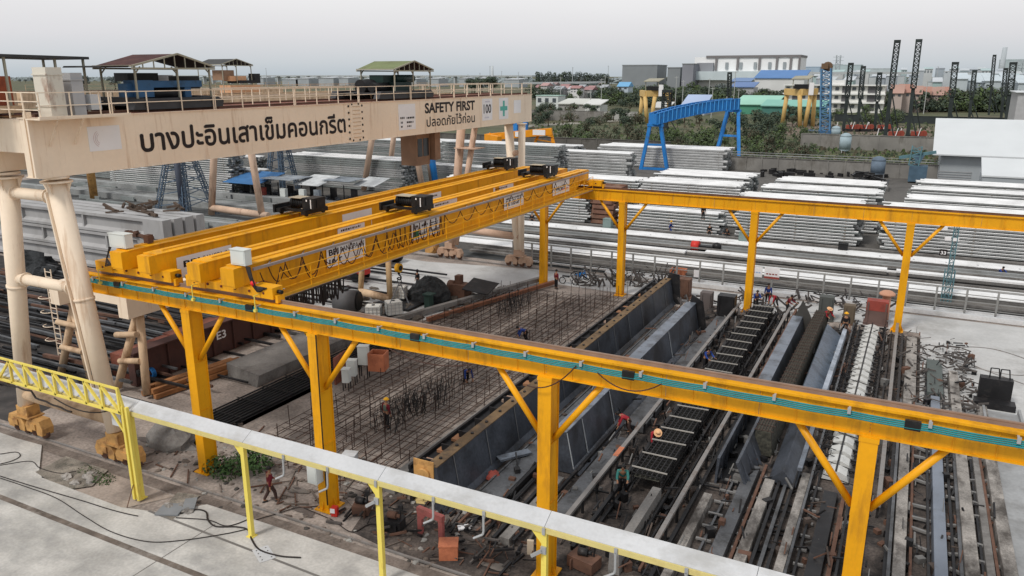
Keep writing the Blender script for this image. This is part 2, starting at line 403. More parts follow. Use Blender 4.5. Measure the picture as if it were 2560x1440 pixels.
poly('cross_road', M_WETC, [(-4.2, 84), (-1.6, 84), (-1.2, 135), (-4.4, 135)], 0.038)
# dark crane rail grooves along the runway side of the apron
b = MB()
for (Y, z) in ((17.05, .104),): b.quad((-140, Y - .13, z), (60, Y - .13, z), (60, Y + .13, z), (-140, Y + .13, z))
struct(b, 'rail_groove', mat('groove_dirt', (.13, .105, .088), .9, 0, .4, 1.6, (.3, .27, .24), .7, 1.2))
b = MB()
b.quad((-60, 20.75, .044), (8, 20.75, .044), (8, 21.35, .044), (-60, 21.35, .044))
struct(b, 'rail_track_bed', mat('track_bed_dirt', (.15, .122, .105), .95, 0, .4, .8, (.26, .22, .19), .7, 1.2, fine=.25, dlo=.5))
b = MB(); b.box(-140, 20, 21.54, 21.62, .03, .10); single(b, 'crane_rail', M_RAIL, 'long rusty ground rail carrying the near legs of the lettered gantry crane', 'rail')
b = MB(); b.box(-140, -22, 65.72, 65.80, .03, .16); single(b, 'crane_rail', M_RAIL, 'ground rail beyond the yard under the far legs of the lettered gantry crane', 'rail')
# expansion joints of the apron
b = MB()
for x in (-23.9, -41):
    b.quad((x, -30, .103), (x + .05, -30, .103), (x + .05, 19.8, .103), (x, 19.8, .103))
b.quad((-27.2, 19.18, .106), (-9, 18.75, .106), (-9, 18.85, .106), (-27.2, 19.3, .106))
struct(b, 'slab_joint', mat('joint_tar', (.16, .15, .14), .9))

# ================================================================== YELLOW RUNWAYS
def runway(name, label, Y, cols, x0, x1, near):
    t = thing(name, label, 'crane runway', (cols[0], Y, 0))
    b = MB()
    b.box(x0, x1, Y - .22, Y + .22, 8.05, 8.86)
    b.box(x0 - .02, x1 + .02, Y - .33, Y + .33, 8.86, 8.93)
    b.box(x0 - .02, x1 + .02, Y - .29, Y + .29, 8.0, 8.05)
    x = cols[0] - 7.3
    while x < x1:
        if x > x0: b.box(x - .014, x + .014, Y - .25, Y + .25, 8.053, 8.857)
        x += 1.03
    b.cur = 1
    for xc in cols:
        for i in range(7): b.tube((xc, Y - .232, 8.15 + i * .105), (xc, Y - .218, 8.15 + i * .105), .022, n=6)
        for k in (-3.1, 4.2):
            b.box(xc + k - .012, xc + k + .012, Y - .2235, Y - .2205, 8.06, 8.85)
    b.cur = 0
    b.build('beam', [M_YEL, M_OCHRE], t)
    b = MB(); b.box(x0, x1, Y - .055, Y + .055, 8.93, 8.95); b.box(x0, x1, Y - .02, Y + .02, 8.95, 9.05); b.box(x0, x1, Y - .034, Y + .034, 9.05, 9.09)
    b.build('rail', M_RUST if not near else mat('dull_rail', (.27, .19, .15), .7, .1, .15, 2), t)
    for xc in cols:
        b = MB()
        b.box(xc - .25, xc + .25, Y - .36, Y - .32, .06, 8.0); b.box(xc - .25, xc + .25, Y + .32, Y + .36, .06, 8.0)
        b.box(xc - .21, xc + .21, Y - .32, Y + .32, .06, 8.0)
        b.box(xc - .27, xc + .27, Y - .38, Y + .38, 7.86, 7.995)
        for z in (3.1, 5.45): b.box(xc - .26, xc + .26, Y - .345, Y + .345, z, z + .05)
        b.box(xc - .42, xc + .42, Y - .5, Y + .5, .03, .085)
        for (sx_, sy_) in ((1, 0), (-1, 0), (0, 1), (0, -1)):
            p = Vector((xc + sx_ * .25, Y + sy_ * .36, .085))
            b.prism([p, p + Vector((sx_ * .16, sy_ * .13, 0)), p + Vector((0, 0, .42))], Vector((sy_ * .03 + .001, sx_ * .03 + .001, 0)))
        b.build('column', M_YEL, t)
        for s in (-1, 1):
            b = MB(); b.tube((xc + s * .24, Y, 5.62), (xc + s * 2.02, Y, 8.02), .115, n=12)
            b.box(min(xc + s * 1.75, xc + s * 2.25), max(xc + s * 1.75, xc + s * 2.25), Y - .15, Y + .15, 7.975, 7.998)
            b.build('brace', M_YEL, t)
    if near:
        xx = [x0 + i * 2.05 for i in range(int((x1 - x0) / 2.05) + 1)]
        for k in range(4):
            b = MB(); P = []
            for i, xb in enumerate(xx[:-1]):
                for u in (0, .25, .5, .75): P.append((xb + 2.05 * u, Y - .50 - .018 * k, 8.77 - k * .05 - .022 * sin(pi * u)))
            P.append((xx[-1], Y - .50, 8.77 - k * .05))
            b.pipe(P, .027, 5); b.build('conductor_bar', M_TEAL, t)
        for i, xb in enumerate(xx):
            b = MB(); b.box(xb - .03, xb + .03, Y - .60, Y - .325, 8.83, 8.858); b.box(xb - .03, xb + .03, Y - .47, Y - .44, 8.55, 8.83)
            b.box(xb - .045, xb + .045, Y - .60, Y - .56, 8.72, 8.90)
            b.build('bracket', M_GALV, t)
            if i % 4 == 2:
                b = MB(); b.box(xb - .62, xb - .22, Y - .575, Y - .465, 8.55, 8.83); b.build('joint_box', M_BLACK, t)
    return t
YN, YF = 23.1, 60.8
rw_n = runway('crane_runway', 'near yellow crane runway on columns with teal conductor bars along its face', YN, [-27.85, -20.62, -10.35, -.15], -35.6, 9.0, True)
rw_f = runway('crane_runway', 'far yellow crane runway on columns in front of the concrete pile stacks', YF, [-27.9, -20.75, -10.2, .45], -36.2, 14.0, False)
def hang(parent, name, pts, r, m):
    b = MB(); b.pipe(pts, r, 5); return b.build(name, m, parent)
def sag(p, q, d, n=10):
    p = Vector(p); q = Vector(q); return [p.lerp(q, i / n) - Vector((0, 0, d * 4 * (i / n) * (1 - i / n))) for i in range(n + 1)]
hang(rw_n, 'cable', sag((-10.9, 22.5, 7.7), (-9.1, 22.5, 8.72), .35), .022, M_CABLE)
hang(rw_n, 'cable', sag((-8.35, 22.5, 8.62), (-6.2, 22.5, 8.62), .42), .022, M_CABLE)
hang(rw_n, 'cable', sag((-16.8, 22.7, 8.0), (-13.2, 22.7, 8.0), .3), .022, M_CABLE)
def _cab(x0, x1, y0, y1, z0, z1):
    b = MB(); b.box(x0, x1, y0, y1, z0, z1); b.box(x0 - .03, x1 + .03, y0 - .03, y1, z1, z1 + .03); b.box(x0 + .1, x0 + .2, y1, y1 + .04, z0 + .1, z1 - .1); c = b.build('control_cabinet', M_CAB, rw_n); c['label'] = 'pale control cabinet bolted to the second column'
    b = MB(); b.box(x0 + .04, x1 - .04, y0 - .012, y0 - .003, z0 + .06, z1 - .06); b.build('cabinet_door', M_CAB, c)
_cab(-21.0, -20.5, 22.28, 22.70, 1.5, 2.35)
hang(rw_n, 'cable', [(-20.36, 22.68, 8.0), (-20.38, 22.68, 3.0), (-20.36, 22.68, .4)], .03, M_RUBBER)

# ================================================================== YELLOW OVERHEAD CRANES
YA, YB = 22.35, 61.55
GTOP = 10.34
def crane_girder(b, xg):
    prof = [(YA, 9.52), (YA + 1.6, 9.52), (YA + 2.9, 8.86), (YB - 2.9, 8.86), (YB - 1.6, 9.52), (YB, 9.52), (YB, GTOP), (YA, GTOP)]
    b.prism([(xg - .36, y, z) for y, z in prof], (.72, 0, 0))
    b.box(xg - .44, xg + .44, YA + .35, YB - .35, GTOP, GTOP + .04)
    b.box(xg - .42, xg + .42, YA + 2.9, YB - 2.9, 8.82, 8.858)
    for y in (YA + 11.5, YA + 26.5): b.box(xg - .385, xg + .385, y - .3, y + .3, 8.87, GTOP - .01)
    y = YA + 1.2
    while y < YB - 1: b.box(xg - .366, xg + .366, y - .01, y + .01, 9.53, GTOP - .004); y += 1.9
    b.box(xg - .38, xg + .38, YA - .03, YA + .03, 9.6, GTOP - .02); b.box(xg - .38, xg + .38, YB - .03, YB + .03, 9.6, GTOP - .02)
def carriage(parent, xa, xb, Y):
    b = MB()
    b.box(xa + .9, xb - .9, Y - .27, Y + .27, 9.16, 9.50)
    for (p, q) in ((xa, xa + 1.15), (xb - 1.15, xb)): b.box(p, q, Y - .30, Y + .30, 9.14, 9.62)
    b.prism([(xa - .1, Y - .2, 9.3), (xa - .1, Y - .2, 9.08), (xa - .02, Y - .2, 9.08), (xa - .02, Y - .2, 9.3)], (0, .4, 0))
    b.prism([(xb + .02, Y - .2, 9.3), (xb + .02, Y - .2, 8.98), (xb + .16, Y - .2, 8.98), (xb + .16, Y - .2, 9.3)], (0, .4, 0))
    b.cur = 1
    for i in range(6):
        x = xa + .5 + i * (xb - xa - 1) / 5; b.tube((x, Y - .315, 9.36), (x, Y - .265, 9.36), .055, n=8)
    b.cur = 0
    c = b.build('end_carriage', [M_YEL, mat('dark_red_bolt', (.12, .02, .015), .6)], parent)
    for x in (xa + .5, xb - .5):
        w_ = MB(); w_.tube((x, Y - .08, 9.285), (x, Y + .08, 9.285), .19, n=14); w_.build('wheel', M_RUST, c)
    for x, s in ((xa - .1, -1), (xb + .02, 1)):
        k = MB(); k.tube((x, Y, 9.42), (x + s * .22, Y, 9.42), .085, n=10); k.build('buffer', M_BLACK, c)
def cable_track_loops(parent, X, ys, ztop, drops, name='festoon_cable'):
    b = MB()
    for (ya, yb), d in zip(zip(ys[:-1], ys[1:]), drops): b.pipe(sag((X, ya, ztop), (X + RND.uniform(-.05, .05), yb, ztop), d, 12), .024, 5)
    b.build(name, M_CABLE, parent)
def sign(parent, name, X, y0, y1, z0, z1, label=None, m=None):
    b = MB(); b.box(X, X + .012, y0, y1, z0, z1); s = b.build(name, m or M_WHITE, parent)
    if label: s['label'] = label
    return s
def ink(s, X, items, m=None):
    for (body, y, z, wd, h, bold) in items:
        b = MB(); text_mb(b, body, (X + .02, y, z), (0, 1, 0), (0, 0, 1), wd, h, bold); b.build('lettering', m or M_INK, s)
def dashes(s, X, rows, m=None):
    """small print too fine to read: thin dark dashes"""
    b = MB(); r = random.Random(3)
    for (y0, y1, z, h) in rows:
        y = y0
        while y < y1:
            wd = r.uniform(.06, .16); b.box(X + .014, X + .02, y, min(y + wd, y1), z, z + h * r.uniform(.7, 1)); y += wd + r.uniform(.04, .09)
    return b.build('fine_print', m or M_INK, s)

def crane(label, xg1, xg2, xa, xb, walkway):
    t = thing('overhead_crane', label, 'overhead crane', ((xg1 + xg2) / 2, YN, 9.1), 'double girder yellow cranes on the runways')
    for xg in (xg1, xg2):
        b = MB(); crane_girder(b, xg); g = b.build('girder', M_YEL, t)
        b = MB(); b.box(xg - .03, xg + .03, YA + 1, YB - 1, GTOP + .041, GTOP + .09); b.build('trolley_rail', M_YELD, g)
    carriage(t, xa, xb, YN); carriage(t, xa, xb, YF)
    return t
crB = crane('rear yellow overhead crane, half hidden behind the one with the walkway', -31.4, -29.6, -33.6, -28.55, False)
crA = crane('front yellow overhead crane with a walkway and looped cables along its side', -26.5, -24.55, -27.6, -22.6, True)
XW0, XW1 = -24.17, -23.36
b = MB(); b.box(XW0, XW1, 23.95, 60.6, 8.80, 8.84); b.box(XW1 - .03, XW1, 23.95, 60.6, 8.841, 8.93)
for i in range(20): y = 24.4 + i * 1.9; b.prism([(XW0, y, 8.8), (XW1, y, 8.8), (XW0, y, 8.6)], (0, .04, 0))
walk = b.build('walkway', M_YELD, crA)
b = MB(); b.box(XW1 - .005, XW1 + .02, 23.95, 60.6, 8.765, 8.80); b.build('edge_channel', mat('pink_grey_edge', (.38, .30, .30), .6), walk)
b = MB()
for i in range(20):
    y = 24.1 + i * 1.918; b.bar((XW1 - .02, y, 8.84), (XW1 - .02, y, 9.9), .04)
for z in (9.2, 9.55, 9.9): b.bar((XW1 - .02, 24.1, z), (XW1 - .02, 60.55, z), .032)
b.build('railing', M_YEL, crA)
b = MB(); b.box(-24.02, -23.92, 23.2, 60.9, 10.13, 10.24)
for i in range(18): y = 24 + i * 2.1; b.bar((-24.2, y + .5, 10.3), (-23.95, y, 10.2), .03)
b.build('cable_track', mat('grey_channel', (.33, .29, .28), .6, .2), crA)
ys = [24.0, 25.0, 26.1, 27.4, 28.4, 29.6, 30.4, 31.6, 32.5, 33.3]; dr = [.75, .85, .95, .9, .95, .8, 1.0, .95, 1.0]
y = 33.3
while y < 38.0: y += RND.uniform(.38, .62); ys.append(y); dr.append(RND.uniform(.95, 1.15))
while y < 57.0: y += RND.uniform(1.45, 2.0); ys.append(y); dr.append(RND.uniform(.5, .72))
cable_track_loops(crA, -23.9, ys, 10.12, dr)
cable_track_loops(crA, -23.8, [23.4, 24.6, 26.0, 27.2, 28.8, 30.1, 31.4, 33.0, 35.2, 36.5, 37.6], 10.02, [.9, .7, 1.0, .6, .9, .8, .95, 1.0, .9, 1.0], 'festoon_cable')
b = MB()
for i in range(26):
    y = 23.75 + i * .165; b.pipe(sag((-23.25 + RND.uniform(-.1, .1), y, 8.76), (-23.25 + RND.uniform(-.1, .1), y + .14, 8.76), RND.uniform(.5, .95), 8), .035, 5)
b.build('cable_bundle', M_RUBBER, walk)
b = MB(); b.box(-23.3, -23.2, 23.6, 28.3, 8.76, 8.80); b.build('bundle_track', M_DSTEEL, walk)
# electrical cabinets, beacon and loose cables at the near ends
def cabinet(parent, x0, x1, y0, y1, z0, z1, m=None):
    b = MB(); b.box(x0, x1, y0, y1, z0, z1); b.box(x0 - .03, x1 + .03, y0 - .03, y1 + .03, z1, z1 + .035); c = b.build('electrical_cabinet', m or M_CAB, parent)
    b = MB(); b.box(x0 + .05, x1 - .05, y0 - .012, y0 - .003, z0 + .06, z1 - .06); b.build('cabinet_door', m or M_CAB, c); return c
cabinet(crA, -24.72, -23.92, 22.75, 23.12, 10.42, 11.05); cabinet(crB, -32.25, -31.15, 22.7, 23.1, 10.44, 11.05)
b = MB(); b.box(-31.6, -31.3, 24.0, 24.3, 10.42, 10.8); b.build('limit_box', M_RUST, crB)
for i in range(5):
    hang(crA, 'cable', [(-23.95 + i * .05, 22.8, 10.4), (-23.75 + i * .06, 22.75 - .02 * i, 9.95), (-23.55 + .05 * i, 22.7, 9.62 - .05 * i), (-23.2 + .08 * i, 22.8, 9.6)], .035, M_RUBBER)
    hang(crB, 'cable', [(-32.25 - .03 * i, 22.75, 10.4), (-32.45 - .04 * i, 22.6, 9.9 - .1 * i), (-32.2, 22.6, 9.6)], .03, M_RUBBER)
hang(crA, 'cable', sag((-23.9, 22.9, 9.9), (-23.0, 22.75, 9.6), .35), .025, M_CABLE)
b = MB(); b.tube((-23.55, 22.72, 9.62), (-23.55, 22.72, 9.7), .07); b.ball((-23.55, 22.72, 9.7), .12, .12, .17, z0=0); b.build('warning_beacon', mat('red_beacon', (.75, .02, .03), .35), crA)
for x, Y in ((-26.9, YN), (-23.3, YN), (-33.0, YN)):
    b = MB(); b.bar((x, Y - .3, 9.3), (x, Y - .62, 9.3), .04); b.bar((x, Y - .62, 9.32), (x, Y - .62, 8.6), .035); b.box(x - .06, x + .06, Y - .68, Y - .52, 8.62, 8.72); b.build('current_collector', M_YELP, crA if x > -28 else crB)
# boards on the girders
XS = -24.13
s = sign(crA, 'sign_board', XS, 28.0, 30.95, 9.16, 10.1, 'white board with crane owner lettering and load marking')
ink(s, XS, [('BPI', 28.15, 9.72, .72, .40, .03), ('BANGPA-IN', 29.0, 9.76, 1.85, .34, .01), ('10 T', 28.15, 9.25, .95, .40, .03)])
s = sign(crA, 'sign_board', XS, 35.1, 37.95, 9.16, 10.1, 'white safety board with a green patch behind the bunched cables')
ink(s, XS, [('SAFETY', 35.9, 9.28, 1.0, .26, .02), ('FIRST', 37.1, 9.28, .75, .26, .02), ('BPI', 35.25, 9.78, .5, .24, .03)])
dashes(s, XS, [(36.9, 37.8, 9.82, .07), (36.9, 37.8, 9.7, .07), (36.1, 36.7, 9.8, .14)])
b = MB(); b.box(XS + .013, XS + .02, 35.25, 35.75, 9.25, 9.68); b.build('green_patch', mat('sign_green', (.03, .16, .08), .5), s)
s = sign(crA, 'sign_board', XS, 46.1, 49.05, 9.2, 10.1, 'white board with blurred black lettering in the middle of the girder')
dashes(s, XS, [(46.35, 48.7, 9.84, .12)])
b = MB(); _y = 46.4
for k in (0, 1, 0, 1, 1, 0, 1, 0, 1): b.bar((XS + .018, _y, 9.4), (XS + .018, _y + (.16 if k else 0), 9.78), .05, .012, (1, 0, 0)); b.bar((XS + .019, _y + .02, 9.6 if k else 9.76), (XS + .019, _y + .18, 9.42 if k else 9.74), .05, .012, (1, 0, 0)); _y += .26
b.build('blurred_lettering', M_INK, s)
s = sign(crA, 'sign_board', XS, 54.1, 57.3, 9.1, 10.1, 'white board with maker lettering near the far end of the girder')
ink(s, XS, [('NANTE', 54.4, 9.45, 2.2, .42, .02)]); b = MB(); b.box(XS + .014, XS + .02, 55.6, 57.1, 9.36, 9.42); b.build('underline', M_RED, s)
XS2 = -26.13
for y0, y1 in ((31.3, 34.2), (40.4, 43.3), (48.3, 51.4)):
    s = sign(crA, 'sign_board', XS2, y0, y1, 9.8, 10.32, 'narrow white board on the inner girder'); dashes(s, XS2, [(y0 + .25, y1 - 1.0, 10.12, .11)])
XS3 = -29.23
s = sign(crB, 'sign_board', XS3, 23.75, 27.0, 9.0, 10.0, 'white owner board on the rear crane girder')
ink(s, XS3, [('BPI', 24.1, 9.5, .95, .4, .03), ('BANGPA-IN', 25.25, 9.55, 1.6, .36, .0)])
s = sign(crB, 'sign_board', XS3, 35.5, 38.3, 9.6, 10.15, 'plain white board on the rear crane girder')
s = sign(crB, 'sign_board', XS3, 43.5, 46.3, 9.6, 10.15, 'white strip board on the rear crane girder'); dashes(s, XS3, [(43.8, 45.8, 9.9, .11)])

# hoist trolleys riding on the girders
def hoist(label, xg1, xg2, Y):
    t = thing('hoist_trolley', label, 'hoist trolley', ((xg1 + xg2) / 2, Y, GTOP + .04), 'black hoist trolleys on the yellow cranes')
    zt = GTOP + .10
    b = MB()
    for xg in (xg1, xg2): b.box(xg - .14, xg + .14, Y - .95, Y + .95, zt + .12, zt + .36)
    for y in (Y - .55, Y + .55): b.box(xg1, xg2, y - .09, y + .09, zt + .2, zt + .34)
    b.box(xg1 - .35, xg1 - .22, Y - 1.0, Y + .3, zt + .1, zt + .55); b.build('frame', M_BLACK, t)
    for xg in (xg1, xg2):
        for y in (Y - .7, Y + .7):
            b = MB(); b.tube((xg - .06, y, zt + .12), (xg + .06, y, zt + .12), .12, n=12); b.build('wheel', M_BLACK, t)
    b = MB(); b.tube((xg1 + .35, Y - .1, zt + .62), (xg2 - .2, Y - .1, zt + .62), .30, n=16)
    for i in range(9): x = xg1 + .5 + i * .13; b.tube((x, Y - .1, zt + .62), (x + .05, Y - .1, zt + .62), .325, n=16)
    b.build('rope_drum', M_BLACK, t)
    b = MB(); b.tube((xg1 + .3, Y + .5, zt + .58), (xg1 + 1.15, Y + .5, zt + .58), .24, n=14); b.tube((xg1 + 1.15, Y + .5, zt + .58), (xg1 + 1.3, Y + .5, zt + .58), .17, n=12); b.box(xg1 + .5, xg1 + .8, Y + .3, Y + .5, zt + .78, zt + .92)
    b.build('hoist_motor', M_BLACK, t)
    b = MB(); b.box(xg2 - .38, xg2 + .42, Y - .55, Y + .45, zt + .36, zt + .98); b.box(xg2 + .421, xg2 + .45, Y - .3, Y + .2, zt + .45, zt + .9); c = b.build('control_box', M_BLACK, t)
    b = MB(); b.box(xg2 + .2, xg2 + .26, Y - .563, Y - .553, zt + .42, zt + .92); b.box(xg2 - .1, xg2 - .02, Y - .563, Y - .553, zt + .8, zt + .9); b.build('label_strip', M_WHITE, c)
    b = MB(); b.box(xg1 + .4, xg2 - .5, Y - .5, Y + .3, zt + .92, zt + .95); b.build('cover', mat('dusty_cover', (.42, .36, .27), .7), t)
    b = MB(); b.box(xg1 - .2, xg2 + .1, Y + .9, Y + 1.02, zt + .1, zt + .28); b.build('buffer_beam', M_BLACK, t)
    return t
hoist('black hoist trolley at the near end of the rear yellow crane, by the tan leg', -31.4, -29.6, 33.6)
hoist('black hoist trolley at the far end of the rear yellow crane, below the white legs', -31.4, -29.6, 57.8)
hA = hoist('black hoist trolley in the middle of the front yellow crane', -26.5, -24.55, 36.9)
hoist('black hoist trolley near the far end of the front yellow crane', -26.5, -24.55, 54.6)
def hook(label, x, Y, z, ztop):
    t = thing('crane_hook', label, 'crane hook', (x, Y, z))
    for s in (-.07, .07): hang(t, 'wire_rope', [(x + s, Y, z + .25), (x + s, Y, ztop)], .012, M_DSTEEL)
    b = MB(); b.tube((x - .13, Y, z), (x + .13, Y, z), .27, n=16); b.build('hook_block', M_HELY, t)
    b = MB(); b.tube((x - .17, Y, z), (x - .132, Y, z), .16, n=12); b.tube((x + .132, Y, z), (x + .17, Y, z), .16, n=12); b.box(x - .05, x + .05, Y - .06, Y + .06, z - .38, z - .24); b.build('sheave_cheek', M_BLACK, t)
    b = MB(); b.pipe([(x, Y, z - .35)] + [(x + .16 * sin(a), Y, z - .58 + .16 * cos(a)) for a in [0, .9, 1.8, 2.7, 3.6, 4.3]], .045, 6); b.build('hook', M_BLACK, t)
    return t
hk = hook('yellow and black crane hook with two sling legs under the front crane', -26.45, 37.0, 6.95, 10.5)
hook('yellow hook block hanging low beside the second near column', -30.5, 33.4, 3.45, 10.5)
for q in ((-27.0, 36.75), (-25.95, 37.2)):
    b = MB(); b.bar((-26.4, 37.0, 6.1), (q[0], q[1], 4.75), .06); b.build('sling_leg', mat('grey_sling', (.16, .16, .17), .7), hk)
b = MB(); b.pipe([(-26.52, 37, 6.35), (-26.56, 37, 6.1), (-26.4, 37, 6.02), (-26.28, 37, 6.1), (-26.34, 37, 6.35), (-26.52, 37, 6.35)], .03, 5); b.build('shackle', M_BLACK, hk)
# ================================================================== LETTERED GANTRY CRANE (cream)
XG, XG2 = -33.2, -36.9            # outer faces (towards the casting yard) of the two girders
GZ0, GZ1 = 13.75, 16.22
ga = thing('gantry_crane', 'big cream double girder gantry crane with Thai lettering and SAFETY FIRST on its girder', 'gantry crane', (-35.6, 21.6, 0))
b = MB()
b.box(XG - .85, XG, 20.6, 69.2, GZ0, GZ1)
b.box(XG - .92, XG + .06, 20.55, 69.25, GZ1, GZ1 + .04); b.box(XG - .9, XG + .03, 20.55, 69.25, GZ0 - .04, GZ0)
b.box(XG - .02, XG + .02, 41.7, 43.0, GZ0 + .05, GZ1 - .05)
for y in (21.6, 29.2, 29.6, 36.8, 46.2, 57.6): b.box(XG - .01, XG + .006, y - .02, y + .02, GZ0, GZ1)
b.box(XG - .3, XG - .25, 20.45, 20.6, GZ0, GZ1 + .3); b.box(XG - .06, XG + .05, 20.4, 20.6, GZ0, GZ1 + .3)
girder = b.build('girder', M_CREAM, ga)
b = MB()
for y in (41.55, 42.95):
    for z in [GZ0 + .2 + i * .42 for i in range(6)]: b.tube((XG + .021, y, z), (XG + .04, y, z), .075, n=10)
for y in (41.9, 42.6):
    b.tube((XG + .021, y, GZ1 - .05), (XG + .04, y, GZ1 - .05), .07, n=10); b.tube((XG + .021, y, GZ0 + .08), (XG + .04, y, GZ0 + .08), .07, n=10)
b.build('splice_bolts', M_INK, girder)
b = MB()
b.cur = 0
for i in range(9): z = GZ0 + .25 + i * .25; b.box(XG + .021, XG + .05, 41.95, 42.75, z, z + .03)
b.build('splice_strip', M_CREAMD, girder)
b = MB(); b.box(XG2 - .85, XG2, 20.6, 69.0, GZ0, GZ1); b.box(XG2 - .9, XG2 + .04, 20.55, 69.05, GZ1, GZ1 + .04); b.build('girder', M_CREAM, ga)
b = MB(); b.box(XG2, XG - .85, 20.7, 21.6, GZ0 + 1.0, GZ1 - .05); b.box(XG2, XG - .85, 67.6, 68.6, GZ0 + .3, GZ1 - .05); b.build_each('end_tie', M_CREAM, ga)
b = MB()
for x in (XG - .45, XG2 - .45): b.box(x - .08, x + .08, 21, 69, GZ1 + .041, GZ1 + .18)
b.build_each('trolley_rail', M_RUST, ga)
# rusty walkway decks on top of the girders, railings
b = MB(); b.box(XG - .9, XG + .05, 21.0, 69.0, GZ1 + .042, GZ1 + .06); b.box(XG2 - .9, XG2 + .9, 21.0, 69.0, GZ1 + .042, GZ1 + .07); b.build_each('walkway', mat('rusty_red_deck', (.21, .085, .06), .9, 0, .25, .8), ga)
def railing(parent, X, y0, y1, z0, h=1.05, step=1.9, m=None, dbl=False, end=None):
    b = MB(); n = max(1, round((y1 - y0) / step))
    for i in range(n + 1):
        y = y0 + (y1 - y0) * i / n; b.bar((X, y, z0), (X, y, z0 + h), .045)
        if dbl and i % 3 == 0: b.bar((X, y + .12, z0), (X, y + .12, z0 + h), .045)
    for z in (h * .5, h): b.bar((X, y0, z0 + z), (X, y1, z0 + z), .04)
    return b.build('railing', m or M_CREAM, parent)
railing(ga, XG + .03, 24.3, 69.0, GZ1 + .04, 1.0, 2.0, None, True)
railing(ga, XG2 + .85, 24.3, 69.0, GZ1 + .04, 1.0, 2.3); railing(ga, XG2 - .85, 22.0, 69.0, GZ1 + .04, 1.0, 2.3)
# platform beside the near end with its railing and brackets
b = MB(); b.box(XG + .07, XG + 1.05, 20.3, 24.6, GZ1 - .02, GZ1 + .03)
for y in (21.2, 22.35): b.bar((XG + .9, y, GZ1 - .02), (XG + .07, y, GZ1 - 1.15), .07)
b.box(XG + .95, XG + 1.06, 20.3, 24.6, GZ1 + .03, GZ1 + .12); b.build('platform', M_CREAM, ga)
railing(ga, XG + 1.0, 20.4, 24.5, GZ1 + .03, 1.05, 1.35)
b = MB()
for x in (XG2 - .8, XG2 + .6, XG - 1, XG): b.bar((x, 20.35, GZ1 + .03), (x, 20.35, GZ1 + 1.08), .05)
for z in (.36, .7, 1.06): b.bar((XG2 - .9, 20.35, GZ1 + .03 + z), (XG + 1.0, 20.35, GZ1 + .03 + z), .04)
b.build('railing', M_CREAM, ga)
# tall cabinets at the near end
def gcab(x0, x1, y0, y1, z0, z1, m, rust=False):
    b = MB(); b.box(x0, x1, y0, y1, z0, z1); b.box(x0 - .04, x1 + .04, y0 - .04, y1 + .04, z1 - .32, z1 - .26); b.box(x0 - .04, x1 + .04, y0 - .04, y1 + .04, z0 + .45, z0 + .5)
    return b.build('switch_cabinet', m, ga)
M_RCAB = mat('rust_streaked_cabinet', (.66, .62, .54), .6, 0, .06, .8, (.24, .10, .05), .85, 1.3, (1, 1, .45), dlo=.52)
gcab(-33.35, -32.45, 21.05, 21.75, GZ1 + .05, 18.32, M_RCAB); gcab(-33.3, -32.6, 22.2, 22.75, GZ1 + .05, 18.1, M_GCAB)
b = MB(); b.box(-33.1, -32.6, 23.0, 23.5, GZ1 + .3, GZ1 + .95); b.build('switch_box', M_WHITEP, ga)
# legs, near frame
def legs(Y, tops, bots, r0, r1, m):
    for (xt, xb) in zip(tops, bots):
        b = MB(); b.tube((xt, Y, GZ0 - .30), (xb, Y, 1.75), r0, r1, 18)
        b.tube((xt, Y, GZ0 - .34), (xt, Y, GZ0 - .26), r0 + .22, n=18); b.tube((xt, Y, GZ0 - .16), (xt, Y, GZ0 - .05), r0 + .1, n=18)
        for k in range(4):
            a = k * pi / 2 + .4; p = Vector((xt + cos(a) * r0, Y + sin(a) * r0, GZ0 - .9))
            b.prism([p, p + Vector((0, 0, .6)), p + Vector((cos(a) * .25, sin(a) * .25, .6))], (.03 * -sin(a) + .001, .03 * cos(a), 0))
        q = Vector((xt, Y, GZ0 - .3)).lerp(Vector((xb, Y, 1.75)), .45); q2 = Vector((xt, Y, GZ0 - .3)).lerp(Vector((xb, Y, 1.75)), .46)
        b.tube(q, q2, r0 * .97 + .03, n=18); b.build('leg', m, ga)
legs(21.6, (-33.7, -37.25), (-32.15, -39.0), .44, .385, M_CREAM)
b = MB()
for z, xa, xb in ((12.75, -37.3, -34.0), (8.55, -37.75, -33.2)):
    b.tube((xa, 21.6, z), (xb, 21.6, z), .26, n=14)
    for u in (.12, .86): x = xa + (xb - xa) * u; b.tube((x, 21.6, z), (x + .06, 21.6, z), .34, n=14)
b.build_each('cross_pipe', M_CREAM, ga)
b = MB(); b.tube((-39.0, 21.6, 2.35), (-32.1, 21.6, 2.35), .32, n=14); b.build('sill_pipe', M_CREAMD, ga)
